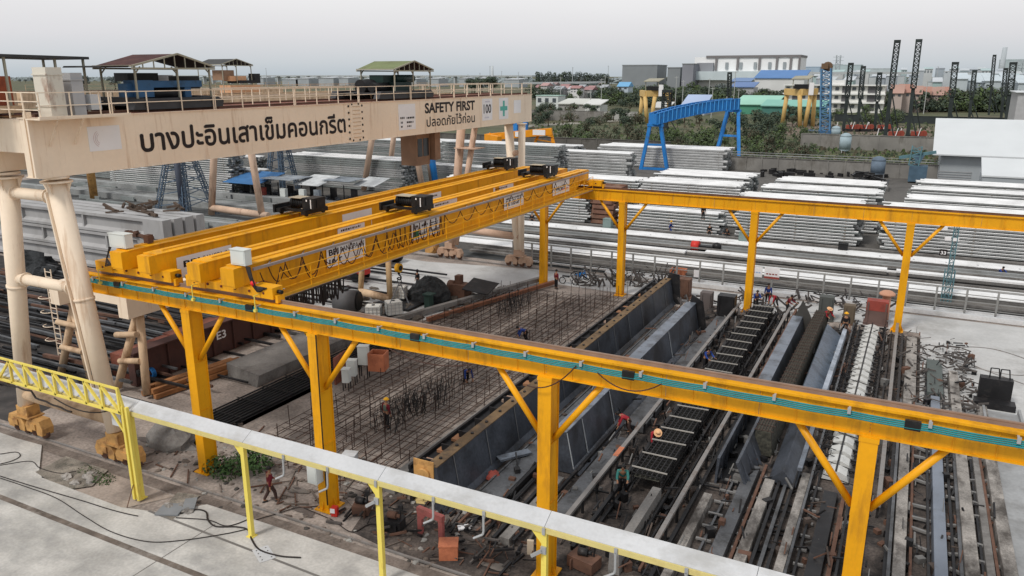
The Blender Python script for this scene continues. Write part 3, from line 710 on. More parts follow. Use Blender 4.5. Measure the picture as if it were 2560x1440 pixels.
# cable conduit down the leg
b = MB(); b.bar((-33.95, 21.2, 13.0), (-32.62, 21.2, 3.0), .09, .12); b.build('cable_duct', M_CREAM, ga)
def bogie(x, Y, m=M_OCHRE, s=1.0):
    """rail bogie: two wedge shaped wheel boxes, yoke plate and four wheels"""
    b = MB()
    b.box(x - .42 * s, x + .42 * s, Y - .34, Y + .34, 1.22, 1.75); b.box(x - .62 * s, x + .62 * s, Y - .42, Y + .42, 1.14, 1.215)
    for k in (-1, 1):
        cx = x + k * .72 * s
        pr = [(cx - .62, .42), (cx - .70, .72), (cx - .42 * (1 if k > 0 else 1.2), 1.12), (cx + .42 * (1.2 if k > 0 else 1), 1.12), (cx + .70, .72), (cx + .62, .34), (cx + .22, .34), (cx + .18, .55), (cx - .18, .55), (cx - .22, .42)]
        b.prism([(px, Y - .30, pz) for px, pz in pr], (0, .6, 0))
        b.box(cx - .2, cx + .2, Y - .36, Y - .302, .62, .92)
    g = b.build('bogie', m, ga)
    for dx in (-1.12, -.33, .33, 1.12):
        w_ = MB(); w_.tube((x + dx * s, Y - .10, .36), (x + dx * s, Y + .10, .36), .26, n=16); w_.build('wheel', M_RUST, g)
    return g
bogie(-38.9, 21.6); bogie(-32.0, 21.6)
# far frame: pairs of pendulum pipes
def flegs(Y, prs, m):
    for (xt, xb, r) in prs:
        b = MB(); b.tube((xt, Y, GZ0 - .06), (xb, Y, 1.6), r, r * .9, 14); b.tube((xt, Y, GZ0 - .12), (xt, Y, GZ0 - .05), r + .15, n=14); b.build('leg', m, ga)
flegs(65.8, ((-33.95, -32.95, .42), (-32.55, -32.6, .34)), M_CREAM)
flegs(65.8, ((-39.0, -40.35, .42), (-37.45, -39.9, .30)), M_PINK)
b = MB(); b.tube((-33.5, 65.8, 10.9), (-32.55, 65.8, 11.1), .26, n=12); b.tube((-40.2, 65.8, 3.3), (-32.8, 65.8, 3.0), .36, n=12); b.box(-39.4, -37.0, 64.9, 66.7, 11.2, 11.28); b.build_each('cross_pipe', M_PINK, ga)
M_OCHREP = mat('faded_bogie_paint', (.46, .31, .22), .8, 0, .15, 1.2, (.25, .14, .09), .6, 1.2)
bogie(-40.6, 65.76, M_OCHREP); bogie(-32.8, 65.76, M_OCHREP)
b = MB(); b.box(-43.3, -42.1, 65.3, 66.1, .5, 1.5); b.tube((-42.4, 65.2, 1.0), (-42.4, 65.0, 1.0), .3, n=12); b.build('travel_motor', M_OCHRE, ga)
b = MB(); b.box(-36.7, -35.2, 52.3, 54.2, 11.0, GZ0 - .1); b.box(-35.9, -34.8, 54.4, 55.2, 11.3, GZ0 - .1); cabn = b.build('operator_cab', mat('brown_cab_panel', (.28, .17, .11), .7, 0, .2, 1.0), ga)
for (y0, y1) in ((52.45, 53.1), (53.25, 54.05)):
    b = MB(); b.box(-35.2, -35.18, y0, y1, 11.7, 13.1); b.build('window', M_GLASS, cabn)
# lettering and boards on the lettered face
def g_ink(body, y0, z, y1, h, bold, m=M_INK, heavy=0.0):
    b = MB(); text_mb(b, body, (XG + .012, y0, z), (0, 1, 0), (0, 0, 1), y1 - y0, h, bold, False, heavy); return b.build('lettering', m, girder)
g_ink('\u0e1a\u0e32\u0e07\u0e1b\u0e30\u0e2d\u0e34\u0e19\u0e40\u0e2a\u0e32\u0e40\u0e02\u0e47\u0e21\u0e04\u0e2d\u0e19\u0e01\u0e23\u0e35\u0e15', 25.75, 14.44, 41.15, 1.46, .0, M_INK, .035)
g_ink('SAFETY FIRST', 50.6, 15.24, 58.2, 1.02, .035)
g_ink('\u0e1b\u0e25\u0e2d\u0e14\u0e20\u0e31\u0e22\u0e44\u0e27\u0e49\u0e01\u0e48\u0e2d\u0e19', 50.8, 14.22, 58.15, .95, .0, M_INK, .014)
def g_board(y0, y1, z0, z1, lab):
    b = MB(); b.box(XG + .003, XG + .016, y0, y1, z0, z1); s = b.build('board', M_WHITE, girder); s['label'] = lab; return s
s = g_board(23.05, 24.68, 14.66, 15.76, 'blank white board with faint pink arcs')
b = MB()
for r_ in (.22, .30, .38):
    P = [(XG + .022, 23.68 - r_ * cos(a), 15.2 + r_ * sin(a)) for a in [(-1.1 + 2.2 * i / 12) for i in range(13)]]; b.pipe(P, .008, 4)
b.build('faint_arcs', M_INKR, s)
s = g_board(47.15, 49.3, 14.15, 15.98, 'white load plate with rows of small print')
def pdash(par, rows):
    b = MB(); r = random.Random(5)
    for (y0, y1, z, h) in rows:
        y = y0
        while y < y1: wd = r.uniform(.07, .2); b.box(XG + .017, XG + .024, y, min(y + wd, y1), z, z + h); y += wd + r.uniform(.04, .09)
    b.build('fine_print', M_INK, par)
pdash(s, [(47.35, 47.9, 14.95, .14), (48.15, 49.15, 14.93, .13), (47.4, 47.7, 14.62, .14), (48.15, 49.0, 14.62, .13), (47.4, 47.65, 14.34, .12), (48.2, 48.7, 14.34, .12)])
s = g_board(59.45, 61.25, 14.24, 16.05, 'white board with the number 100')
b = MB(); text_mb(b, '100', (XG + .024, 59.68, 14.85), (0, 1, 0), (0, 0, 1), 1.35, 1.05, .02); b.build('lettering', M_INK, s)
b = MB()
for (y0, z) in ((60.0, 15.75), (59.85, 14.42)):
    for i in range(5): b.box(XG + .017, XG + .022, y0 + i * .17, y0 + i * .17 + .11, z, z + .12)
b.build('fine_print', mat('faint_print', (.5, .5, .58), .6), s)
s = g_board(62.5, 64.3, 14.2, 16.05, 'white board with a green first aid cross')
b = MB(); b.box(XG + .017, XG + .026, 63.22, 63.58, 14.45, 15.8); b.box(XG + .018, XG + .0255, 62.72, 64.08, 14.95, 15.32); b.build('cross', M_GREENS, s)
g_board(65.4, 66.85, 14.62, 15.78, 'plain white square board at the far end')

# trolleys on the lettered crane
def hip_roof(parent, x0, x1, y0, y1, ze, zr, m, ry0, ry1, post_z, trim=M_TRIM, gable=False):
    """sheet roof on posts; ridge runs along Y from ry0 to ry1"""
    xm = (x0 + x1) / 2
    e0, e1, e2, e3 = (x0, y0, ze), (x1, y0, ze), (x1, y1, ze), (x0, y1, ze); r0, r1 = (xm, ry0, zr), (xm, ry1, zr)
    b = MB(); b.add([e0, e1, e2, e3, r0, r1], [(1, 2, 5, 4), (3, 0, 4, 5), (0, 1, 4), (2, 3, 5)] if not gable else [(1, 2, 5, 4), (3, 0, 4, 5)])
    b.cur = 1 if isinstance(m, list) else 0
    b.add([(p[0], p[1], p[2] - .03) for p in (e0, e1, e2, e3, r0, r1)], [(4, 5, 2, 1), (5, 4, 0, 3)] + ([(4, 1, 0), (5, 3, 2)] if not gable else []))
    rf = b.build('roof', m, parent)
    b = MB()
    for p, q in ((e0, e1), (e1, e2), (e2, e3), (e3, e0), (r0, r1), (e1, r0), (e2, r1), (e0, r0), (e3, r1)): b.bar(p, q, .09)
    b.build('roof_trim', trim, rf)
    for (px, py) in ((x0 + .25, y0 + .3), (x1 - .25, y0 + .3), (x0 + .25, y1 - .3), (x1 - .25, y1 - .3), (x1 - .25, (y0 + y1) / 2), (x0 + .25, (y0 + y1) / 2)):
        b = MB(); b.bar((px, py, post_z), (px, py, ze), .085); b.build('post', M_TRIM, parent)
    b = MB()
    for y in (y0 + .3, (y0 + y1) / 2, y1 - .3): b.bar((x0 + .2, y, ze - .02), (x1 - .2, y, ze - .02), .06); b.bar((xm, y, ze), (xm, y, zr - .06), .05)
    b.build('roof_frame', M_TRIM, parent)
def gable_roof(parent, xn, xf, y0, y1, ym, ze, zr, m, post_z, slant=1.0):
    """sheet roof with the open gable facing +X; ridge along X"""
    b = MB(); t_ = .035; rf0 = xf - .3 * slant
    for (ya, k) in ((y0, 0), (y1, 1)):
        q = [(xn, ya, ze), (xf, ya, ze), (rf0, ym, zr), (xn, ym, zr)]; b.cur = 0
        b.add(q, [(0, 1, 2, 3)] if k else [(3, 2, 1, 0)])
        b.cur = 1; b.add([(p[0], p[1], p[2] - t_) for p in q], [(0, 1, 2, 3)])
    r_ = b.build('roof', m, parent)
    b = MB()
    for p, q in (((xn, y0, ze), (xn, ym, zr)), ((xn, ym, zr), (xn, y1, ze)), ((xn, y0, ze - .1), (xn, y1, ze - .1)), ((xn, y0, ze), (xf, y0, ze)), ((xn, y1, ze), (xf, y1, ze)), ((xf, y0, ze - .1), (xf, y1, ze - .1))): b.bar(p, q, .085)
    for i in range(1, 8):
        y = y0 + (y1 - y0) * i / 8; z = ze + (zr - ze) * (1 - abs(y - ym) / (ym - y0 if y < ym else y1 - ym)); b.bar((xn, y, ze - .1), (xn, y, z), .045)
    b.build('roof_trim', M_TRIM, r_)
    for (px, py) in ((xn - .15, y0 + .25), (xn - .15, y1 - .25), (xf + .2, y0 + .25), (xf + .2, y1 - .25), (xn - .15, ym)):
        b = MB(); b.bar((px, py, post_z), (px, py, ze), .08); b.bar((px, py + .02, ze - .35), (px, py + .32 * (1 if py < ym else -1), ze - .02), .05); b.build('post', M_TRIM, parent)
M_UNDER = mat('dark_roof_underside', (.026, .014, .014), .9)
def end_cart(b, x, y0, y1, z):
    b.prism([(x - .25, y0, z), (x - .25, y0 + .3, z + .5), (x - .25, y1 - .35, z + .5), (x - .25, y1, z + .28), (x - .25, y1 - .1, z), (x - .25, y1 - .7, z - .02), (x - .25, y0 + .7, z - .02)], (.5, 0, 0))
ZT = GZ1 + .19
t = thing('winch_trolley', 'blue winch trolley under a rusty red hipped roof on the lettered crane', 'winch trolley', (-35.3, 28.6, ZT))
b = MB(); end_cart(b, -33.5, 25.6, 31.2, ZT); end_cart(b, -37.3, 25.6, 31.2, ZT); b.box(-37.1, -33.7, 26.1, 26.6, ZT + .15, ZT + .55); b.box(-37.1, -33.7, 30.2, 30.7, ZT + .15, ZT + .55); b.box(-37.0, -33.8, 26.6, 30.2, ZT + .3, ZT + .38)
for y in (26.4, 30.5): b.tube((-33.245, y, ZT + .22), (-33.2, y, ZT + .22), .13, n=12)
b.build('frame', mat('dark_grey_cart', (.045, .046, .05), .6, 0, .2, 1.2), t)
b = MB(); b.box(-34.9, -33.9, 26.5, 27.4, ZT + .55, ZT + 1.35); b.box(-35.0, -34.0, 27.4, 30.5, ZT + 1.0, ZT + 1.32); b.box(-34.95, -34.05, 29.4, 29.8, ZT + .5, ZT + 1.0); b.box(-34.95, -34.3, 26.2, 26.5, ZT + .4, ZT + 1.2); b.build('winch_housing', M_BLUEM, t)
b = MB(); b.tube((-34.4, 27.5, ZT + .7), (-34.4, 29.3, ZT + .7), .28, n=16); b.tube((-35.6, 27.2, ZT + .8), (-35.6, 30.2, ZT + .8), .45, n=16); b.build('rope_drum', M_DSTEEL, t)
b = MB(); b.box(-35.4, -34.6, 29.6, 30.9, ZT + .9, ZT + 1.55); b.box(-36.2, -35.2, 27.0, 28.8, ZT + 1.3, ZT + 1.7); b.build('motor', M_BLACK, t)
b = MB(); b.box(-37.6, -36.7, 30.0, 31.0, ZT + .5, ZT + 1.6); b.build('cabinet', M_GCAB, t)
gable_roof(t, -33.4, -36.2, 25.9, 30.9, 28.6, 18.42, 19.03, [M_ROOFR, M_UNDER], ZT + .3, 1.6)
b = MB(); b.prism([(-36.2, 24.4, 18.42), (-36.3, 24.4, 18.34), (-33.6, 24.4, 18.34), (-33.5, 24.4, 18.42)], (0, 1.45, .02)); b.build('eave_sheet', M_ROOFD, t)
t = thing('winch_trolley', 'dark green winch trolley under an olive and maroon gable roof on the lettered crane', 'winch trolley', (-35.3, 48, ZT))
b = MB(); end_cart(b, -33.5, 45.0, 52.0, ZT); end_cart(b, -37.3, 45.0, 52.0, ZT); b.box(-37, -33.8, 45.8, 51.4, ZT + .3, ZT + .4); b.build('frame', mat('dark_grey_cart', (.05, .05, .05)), t)
b = MB(); b.tube((-34.6, 46.0, ZT + .75), (-34.6, 47.8, ZT + .75), .33, n=16); b.tube((-35.6, 46, ZT + .8), (-35.6, 51, ZT + .8), .5, n=16); b.build('rope_drum', M_BLACK, t)
b = MB(); b.box(-35.0, -33.9, 48.0, 50.0, ZT + .4, ZT + 1.1); b.box(-35.8, -34.6, 47.4, 48.9, ZT + 1.0, ZT + 1.6); b.tube((-34.5, 48.6, ZT + 1.35), (-34.5, 51, ZT + 1.35), .28, n=14); b.build('motor', mat('dark_green_machine', (.012, .03, .026), .5), t)
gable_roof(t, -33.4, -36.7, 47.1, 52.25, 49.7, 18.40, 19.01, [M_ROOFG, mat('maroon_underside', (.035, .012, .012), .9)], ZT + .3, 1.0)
# nearest shelter at the left edge
t = thing('winch_trolley', 'orange red winch under a flat dark roof at the left edge of the photo', 'winch trolley', (-36.2, 20.6, ZT))
b = MB(); b.box(-38.2, -35.3, 19.2, 21.6, ZT, ZT + .3); b.build('frame', M_CREAMD, t)
b = MB(); b.box(-37.5, -36.0, 19.9, 21.7, ZT + .3, ZT + 1.55); b.tube((-36.0, 20.1, ZT + .8), (-35.9, 20.1, ZT + .8), .5, n=16); b.build('winch_housing', mat('orange_red_machine', (.36, .085, .035), .6, 0, .15, 1.2, (.1, .03, .02), .6, 1.2), t)
b = MB(); b.box(-37.3, -36.4, 19.9, 21.2, ZT + 1.551, ZT + 1.72); b.build('motor', M_BLACK, t)
b = MB(); b.prism([(-38.8, 17.8, 18.80), (-38.8, 25.2, 18.72), (-38.8, 25.2, 18.84), (-38.8, 17.8, 18.92)], (3.4, 0, 0)); b.build('roof', M_ROOFD, t)
for p in ((-35.6, 23.6), (-35.6, 21.3), (-38.6, 25.0), (-35.6, 25.0), (-38.5, 18.2), (-37.2, 21.7)):
    b = MB(); b.bar((p[0], p[1], ZT - .1), (p[0], p[1], 18.78), .09); b.build('post', M_TRIM, t)

# ================================================================== OTHER GANTRIES OF THE PLANT
def plain_gantry(label, frames, girders, pipes, gm, lm, r, z0, z1, base=0.3, w_=.8, cat='gantry crane', group=None):
    """frames: list of (Y, [(xt, xb), ...]); girders: list of (x, y0, y1)"""
    t = thing('gantry_crane', label, cat, (frames[0][1][0][1], frames[0][0], 0), group)
    for (x, y0, y1) in girders:
        b = MB(); b.box(x - w_ / 2, x + w_ / 2, y0, y1, z0, z1); b.box(x - w_ / 2 - .06, x + w_ / 2 + .06, y0, y1, z1, z1 + .05); b.build('girder', gm, t)
    for (Y, lg) in frames:
        for (xt, xb) in lg:
            b = MB(); b.tube((xt, Y, z0), (xb, Y, base), r, r * .9, 12); b.build('leg', lm, t)
    for (p, q, rr) in pipes:
        b = MB(); b.tube(p, q, rr, n=10); b.build('cross_pipe', lm, t)
    return t
a1, a2 = gy(535, 380, 72.5), gy(627, 375, 72.5); c1, c2 = gy(528, 548, 72.5), gy(657, 548, 72.5)
def tip(p, q, z): u = (z - p.z) / (q.z - p.z); return p.x + (q.x - p.x) * u
d1, d2 = gy(930, 345, 100), gy(1032, 335, 100); f1, f2 = gy(908, 480, 100), gy(1054, 458, 100)
M_PINKR = mat('rust_run_pink_paint', (.60, .43, .32), .75, 0, .1, .8, (.17, .07, .04), .85, .9, (1, 1, .25), dlo=.55)
G2 = plain_gantry('pink gantry crane with rust streaked legs standing among the pile stacks', [(72.5, [(tip(a1, c1, 13.6), tip(a1, c1, .4)), (tip(a2, c2, 13.6), tip(a2, c2, .4))]), (112, [(tip(a1, c1, 13.6), tip(a1, c1, .4)), (tip(a2, c2, 13.6), tip(a2, c2, .4))])],
    [(tip(a1, c1, 13.6), 68, 116), (tip(a2, c2, 13.6), 68, 116)], [((c1.x + .3, 72.5, 1.2), (c2.x + 1, 72.5, .9), .45)], M_CREAMD, M_PINKR, .48, 13.6, 15.7)
plain_gantry('pair of slanted pink legs of a further gantry, left of the operator cab', [(100, [(tip(d1, f1, 13.6), tip(d1, f1, .4)), (tip(d2, f2, 13.6), tip(d2, f2, .4))])], [(tip(d1, f1, 13.6), 98, 112), (tip(d2, f2, 13.6), 98, 112)], [], M_CREAMD, M_PINKR, .5, 13.6, 15.2)
railing(G2, -75.0, 68, 116, 15.75, 1.0, 3.0, M_CREAMD); railing(G2, -81, 68, 116, 15.75, 1.0, 3.0, M_CREAMD)
t = thing('winch_trolley', 'peach orange winch trolley with a dark sheet roof behind the red roofed one', 'winch trolley', (-78, 76, 15.8))
b = MB(); b.box(-77.9, -76.0, 72.6, 77.6, 15.9, 16.8); b.box(-77.6, -76.3, 72.9, 75.6, 17.3, 17.9); b.build('winch_housing', mat('peach_paint', (.66, .36, .20), .7), t)
b = MB(); b.box(-77.95, -75.95, 74.0, 76.8, 17.02, 17.38); b.box(-77.5, -76.5, 77.2, 78.2, 17.02, 18.2); b.build('winch', M_BLACK, t)
b = MB(); b.box(-78.5, -76.7, 72.2, 74.0, 17.4, 18.6); b.build('cabinet', mat('brown_cab_panel', (.28, .17, .11)), t)
gable_roof(t, -76, -80.5, 71.4, 76.6, 73.9, 19.25, 19.95, [M_ROOFD, M_UNDER], 15.9)
t3a = plain_gantry('ochre leg of a gantry crane showing above the stacked bridge girders', [(74.6, [(-108.0, -108.0), (-113.5, -114.5)])], [(-108.3, 66, 116), (-113.5, 66, 116)], [], M_CREAMD, M_OCHRE, .62, 13.6, 15.7)
t3a.children[0]['label'] = 'cream box girder'
railing(t3a, -106.5, 66, 116, 15.75, 1.0, 3.0, M_CREAMD)
# low cream gantry below the near crane ends
lg_ = thing('gantry_crane', 'low cream gantry crane on tube legs with a caged ladder, behind the tall tan legs', 'gantry crane', (-42, 28, 0))
b = MB(); b.box(-38.4, -37.6, 27.0, 51.0, 4.95, 6.25); b.box(-44.4, -43.6, 27.0, 51, 4.95, 6.25); b.box(-43.6, -38.4, 28.2, 28.9, 5.15, 6.1); b.build_each('girder', M_CREAM, lg_)
for (Y, P) in ((27.5, ((-43.7, -45.3), (-44.0, -42.5), (-38.2, -40.1), (-38.0, -37.6))), (49.3, ((-39.0, -39.2), (-36.6, -36.2)))):
    for xt, xb in P:
        b = MB(); b.tube((xt, Y + .5, 4.9), (xb, Y, .3), .23, n=12); b.build('leg', M_CREAMD if Y < 40 else mat('tan_tube_paint', (.58, .40, .22), .75, 0, .15, 1, (.25, .13, .07), .6, 1.0), lg_)
b = MB()
for z in (3.6, 2.0): b.tube((-44.9, 27.5, z), (-42.9, 27.5, z), .17, n=10); b.tube((-39.6, 27.5, z), (-37.8, 27.5, z + .3), .17, n=10)
b.tube((-39.2, 49.3, .85), (-36.2, 49.3, .6), .3, n=10); b.build_each('cross_pipe', M_CREAMD, lg_)
b = MB()
for s in (-.28, .28): b.bar((-46.2 + s, 28.2, .6), (-46.2 + s, 28.2, 6.6), .05)
for i in range(18): z = .8 + i * .33; b.bar((-46.48, 28.2, z), (-45.92, 28.2, z), .035)
for i in range(5):
    z = 2.2 + i * .9; b.pipe([(-46.2 + .45 * cos(a), 27.85 - .45 * sin(a) * .9, z) for a in [pi * k / 8 for k in range(9)]], .025, 4)
b.build('caged_ladder', M_CREAM, lg_)
# ================================================================== FOREGROUND CABLE TROUGH
YT = 19.9
tr = thing('cable_trough', 'white lidded cable trough on pale yellow posts crossing the foreground', 'cable trough', (-28.4, YT, 0))
b = MB()
segs = [-38.5, -28.3, -21.85, -15.4, -8.95, -2.5, 4.0]
for xa, xb in zip(segs[:-1], segs[1:]):
    b.prism([(xa + .004, YT - .10, 4.26), (xa + .008, YT + .42, 4.55), (xa + .008, YT + .42, 4.20), (xa + .008, YT - .10, 4.20)], (xb - xa - .016, 0, 0))
    n_ = 5
b.build('trough_lid', M_WHITEP, tr)
b = MB(); b.box(-38.5, 4.0, YT - .15, YT - .105, 4.09, 4.24); b.box(-38.5, 4.0, YT - .15, YT + .4, 4.06, 4.09)
b.build('edge_rail', mat('chalky_yellow_edge', (.66, .56, .22), .6, 0, .1, 1.2, (.4, .3, .12), .5, 1.2), tr)
for x in (-28.35, -21.88, -15.42, -8.95, -2.5, 3.9):
    b = MB(); b.box(x - .09, x + .09, YT - .15, YT + .02, .1, 4.08); b.box(x - .16, x + .16, YT - .22, YT + .1, .1, .13)
    b.prism([(x - .09, YT - .1, 3.6), (x - .09, YT - .1, 4.08), (x - .5, YT - .1, 4.08)], (0, .04, 0)); b.build('post', M_YELP, tr)
for x in (-19.7, -17.6, -15.45, -13.05, -11.1, -8.95, -6.55, -4.4):
    b = MB(); b.box(x - .05, x + .05, YT - .2, YT - .161, 4.02, 4.26)
    if abs(x + 15.45) > .1 and abs(x + 8.95) > .1: b.pipe([(x, YT - .2, 4.1), (x + .02, YT - .24, 3.55), (x, YT - .26, 3.45), (x - .30, YT - .36, 3.28)], .04, 6)
    else: b.bar((x - .05, YT - .22, 3.45), (x - .35, YT - .34, 3.25), .09); b.box(x - .08, x + .1, YT - .22, YT - .16, 3.35, 3.6)
    b.build_each('hanger_arm', M_GALV, tr)
b = MB()
for z, s in ((5.30, .085), (4.2, .10)): b.bar((-38.5, YT - .34, z), (-28.55, YT - .34, z), s)
n_ = 9; xs = [-38.2 + i * (9.6 / n_) for i in range(n_ + 1)]
for i, x in enumerate(xs):
    b.bar((x, YT - .34, 4.2), (x, YT - .34, 5.3), .10)
    if i < n_: b.bar((x, YT - .34, 5.27) if i > 1 else (x, YT - .34, 4.22), (xs[i + 1], YT - .34, 4.22) if i > 1 else (xs[i + 1], YT - .34, 5.27), .10)
b.bar((-28.6, YT - .34, 5.3), (-28.45, YT - .2, 3.9), .10); b.bar((-29.2, YT - .34, 4.2), (-28.5, YT - .2, 3.0), .09)
for x in (-28.52, -28.25): b.bar((x, YT - .28, .12), (x, YT - .28, 4.5), .13)
b.build('lattice_bridge', M_YELP, tr)
b = MB()
P = [(-37.6 + i * .25, YT - .42, 4.10 - .06 * abs(sin(i * .8)) - (.02 * i if i > 12 else 0)) for i in range(24)]; b.pipe(P, .045, 5)
b.pipe(sag((-33.0, YT - .4, 4.05), (-30.2, YT + .3, 3.75), .35), .03, 5); b.pipe([(-30.2, YT + .3, 3.75), (-30.0, YT + .5, 3.2), (-30.1, YT + .8, 2.3)], .03, 5); b.build('cable', M_RUBBER, tr)
b = MB(); b.box(-29.9, -29.3, YT + .1, YT + .2, 3.2, 4.0); b.build('hanging_panel', M_WHITEP, tr)

# ================================================================== NEAR GROUND CLUTTER
def cables(name, label, pts, r=.028, m=None):
    b = MB(); b.pipe(pts, r, 5); return single(b, name, m or M_RUBBER, label, 'cable')
def bez(P, n=8):
    """smooth line through points (Catmull-Rom)"""
    P = [Vector(p) for p in P]; Q = [P[0] * 2 - P[1]] + P + [P[-1] * 2 - P[-2]]; out = []
    for i in range(1, len(Q) - 2):
        for k in range(n):
            t = k / n; a, b_, c, d = Q[i - 1], Q[i], Q[i + 1], Q[i + 2]
            out.append(.5 * ((2 * b_) + (c - a) * t + (2 * a - 5 * b_ + 4 * c - d) * t * t + (-a + 3 * b_ - 3 * c + d) * t ** 3))
    out.append(P[-1]); return out
gp = lambda l, z=.13: [gz(x, y, z) for x, y in l]
cables('ground_cable', 'long thin black cable looping across the pale apron to the second trough post', bez(gp([(0, 1195), (60, 1215), (140, 1245), (210, 1290), (280, 1330), (370, 1354), (460, 1350), (560, 1335), (620, 1322)])), .02)
cables('ground_cable', 'black cable lying along the edge of the sunken patch at the left', bez(gp([(0, 1190), (80, 1215), (200, 1250), (270, 1272), (320, 1285), (345, 1290)])), .022)
cables('ground_cable', 'black hose snaking from the broken pit to the second trough post', bez(gp([(450, 1284), (490, 1274), (515, 1280), (520, 1300), (540, 1316), (590, 1317), (620, 1325), (630, 1350), (650, 1375), (700, 1390), (752, 1394)])), .035)
cables('ground_cable', 'second black cable from the broken pit crossing the curled hose', bez(gp([(440, 1294), (520, 1300), (560, 1314), (590, 1310), (625, 1296)])), .022)
cables('ground_cable', 'thin cable looped on the pale slab by the leftmost bogie', bez(gp([(0, 1135), (40, 1130), (50, 1140), (30, 1152), (0, 1160)])), .02)
cables('ground_cable', 'cable running into the weedy pit left of the double post', bez(gp([(0, 1163), (75, 1153), (100, 1170), (150, 1183), (190, 1178)], .12)), .02)
cables('ground_cable', 'cable crossing the dirt between the maroon shirted worker and the second near column', bez(gp([(600, 1320), (640, 1300), (690, 1285), (740, 1270), (800, 1265)], .06)), .022)
cables('ground_cable', 'tangle of cable on the dark dirt before the red steel frame', bez(gp([(760, 1270), (830, 1300), (880, 1330), (930, 1310), (1000, 1330), (1060, 1320)], .06)), .022)
b = MB(); c = gz(660, 1385, .105); b.cbox(c, 1.0, .62, .012, -.5)
b.cur = 1
for i in range(4):
    for j in range(2):
        u, v = -.36 + i * .24, -.18 + j * .36; b.cbox((c.x + u * cos(-.5) - v * sin(-.5), c.y + u * sin(-.5) + v * cos(-.5), .118), .05, .05, .004)
single(b, 'checker_plate', [M_WHITEP, M_INK], 'perforated white cover plate on the apron at the foot of the second trough post', 'cover plate')
# weedy pit and broken pit
b = MB(); P = gp([(88, 1180), (165, 1140), (270, 1175), (230, 1215), (180, 1222), (120, 1200)], .104); b.add(P, [tuple(range(len(P)))]); struct(b, 'weedy_pit', mat('pit_dirt', (.22, .195, .165), .95, 0, .4, 1.5, (.055, .055, .045), .85, 1.3, fine=.3))
b = MB(); P = gp([(395, 1280), (445, 1230), (500, 1238), (455, 1280), (430, 1300)], .107); b.add(P, [tuple(range(len(P)))]); struct(b, 'broken_pit', mat('pit_dirt', (.22, .195, .165)))
def rubble(label, x, y, s, n, m, seed, z=.08):
    b = MB(); r = random.Random(seed); c = gz(x, y, z)
    for i in range(n):
        a = r.uniform(0, 6.28); d = r.uniform(0, s); k = r.uniform(.12, .32) * min(1, s)
        p = Vector((c.x + cos(a) * d, c.y + sin(a) * d * .7, z)); b.lump(p, k * 1.3, k, k * .8, .35, 7, 3, seed * 31 + i)
    return single(b, 'rubble_heap', m, label, 'rubble', None, c)
rubble('broken grey concrete lumps in the weedy pit left of the double post', 195, 1200, .9, 8, M_OLDC, 3)
rubble('broken concrete lumps around the pit right of the double post', 455, 1265, .8, 9, M_OLDC, 4)
b = MB(); c = gz(428, 1275, .12); b.cbox((c.x, c.y, .12), 1.0, .9, .06, .4); b.cbox((c.x + .45, c.y + .6, .2), .5, .9, .05, .7); single(b, 'broken_slab', mat('blue_grey_slab', (.20, .21, .22), .8, 0, .15, 1), 'blue grey broken slab lying over the pit right of the double post', 'slab')
b = MB(); p, q = gz(318, 1270, .12), gz(340, 1195, .12); b.bar((p.x, p.y, .15), (-28.75, 20.2, 1.5), .03); single(b, 'chain', M_RUST, 'rusty chain hanging from the double yellow post to the ground', 'chain')

# leafy shrub beside the first near column, built from many small leaves
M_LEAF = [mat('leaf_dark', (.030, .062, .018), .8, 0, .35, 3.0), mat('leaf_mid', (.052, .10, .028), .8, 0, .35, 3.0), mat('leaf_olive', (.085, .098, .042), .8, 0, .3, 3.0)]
M_BARK = mat('bark', (.09, .065, .045), .9, 0, .2, 2)
M_FARL = [mat('far_leaf_dark', (.055, .078, .060), .85, 0, .3, .35), mat('far_leaf_mid', (.078, .100, .062), .85, 0, .3, .35), mat('hazy_leaf', (.115, .140, .135), .9, 0, .2, .2), mat('dry_leaf', (.115, .100, .070), .9, 0, .3, .5), mat('bright_leaf', (.085, .125, .045), .85, 0, .3, .5)]  # hazy_leaf has distance haze put into its colour
def leaves(b, blobs, n, size, seed, nm=2):
    r = random.Random(seed); tot = sum(q[3] * q[4] * q[5] for q in blobs)
    for (cx, cy, cz, rx, ry, rz) in blobs:
        k = max(6, int(n * rx * ry * rz / tot))
        for i in range(k):
            a = r.uniform(0, 6.2832); u = r.uniform(-.75, 1); d = r.uniform(.62, 1.06); s_ = sqrt(max(0, 1 - u * u))
            p = Vector((cx + rx * d * s_ * cos(a), cy + ry * d * s_ * sin(a), cz + rz * d * u))
            nx = Vector((cos(a) * s_ + r.uniform(-.6, .6), sin(a) * s_ + r.uniform(-.6, .6), u + r.uniform(-.3, .8))).normalized()
            t = nx.cross(Vector((0, 0, 1)) if abs(nx.z) < .9 else Vector((1, 0, 0))).normalized(); v = nx.cross(t)
            w_, h_ = size * r.uniform(.6, 1.3), size * r.uniform(.5, 1.0); g = r.uniform(0, 6.28); t, v = t * cos(g) + v * sin(g), v * cos(g) - t * sin(g)
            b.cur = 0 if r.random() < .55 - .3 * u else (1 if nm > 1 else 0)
            b.add([p - t * w_, p - v * h_ * .7 + t * .1 * w_, p + t * w_, p + v * h_ * .7], [(0, 1, 2, 3)])
    b.cur = 0
c = gz(572, 1190, 0)
t = thing('leafy_shrub', 'low dark green leafy shrub at the foot of the first near column', 'shrub', (c.x, c.y, .02))
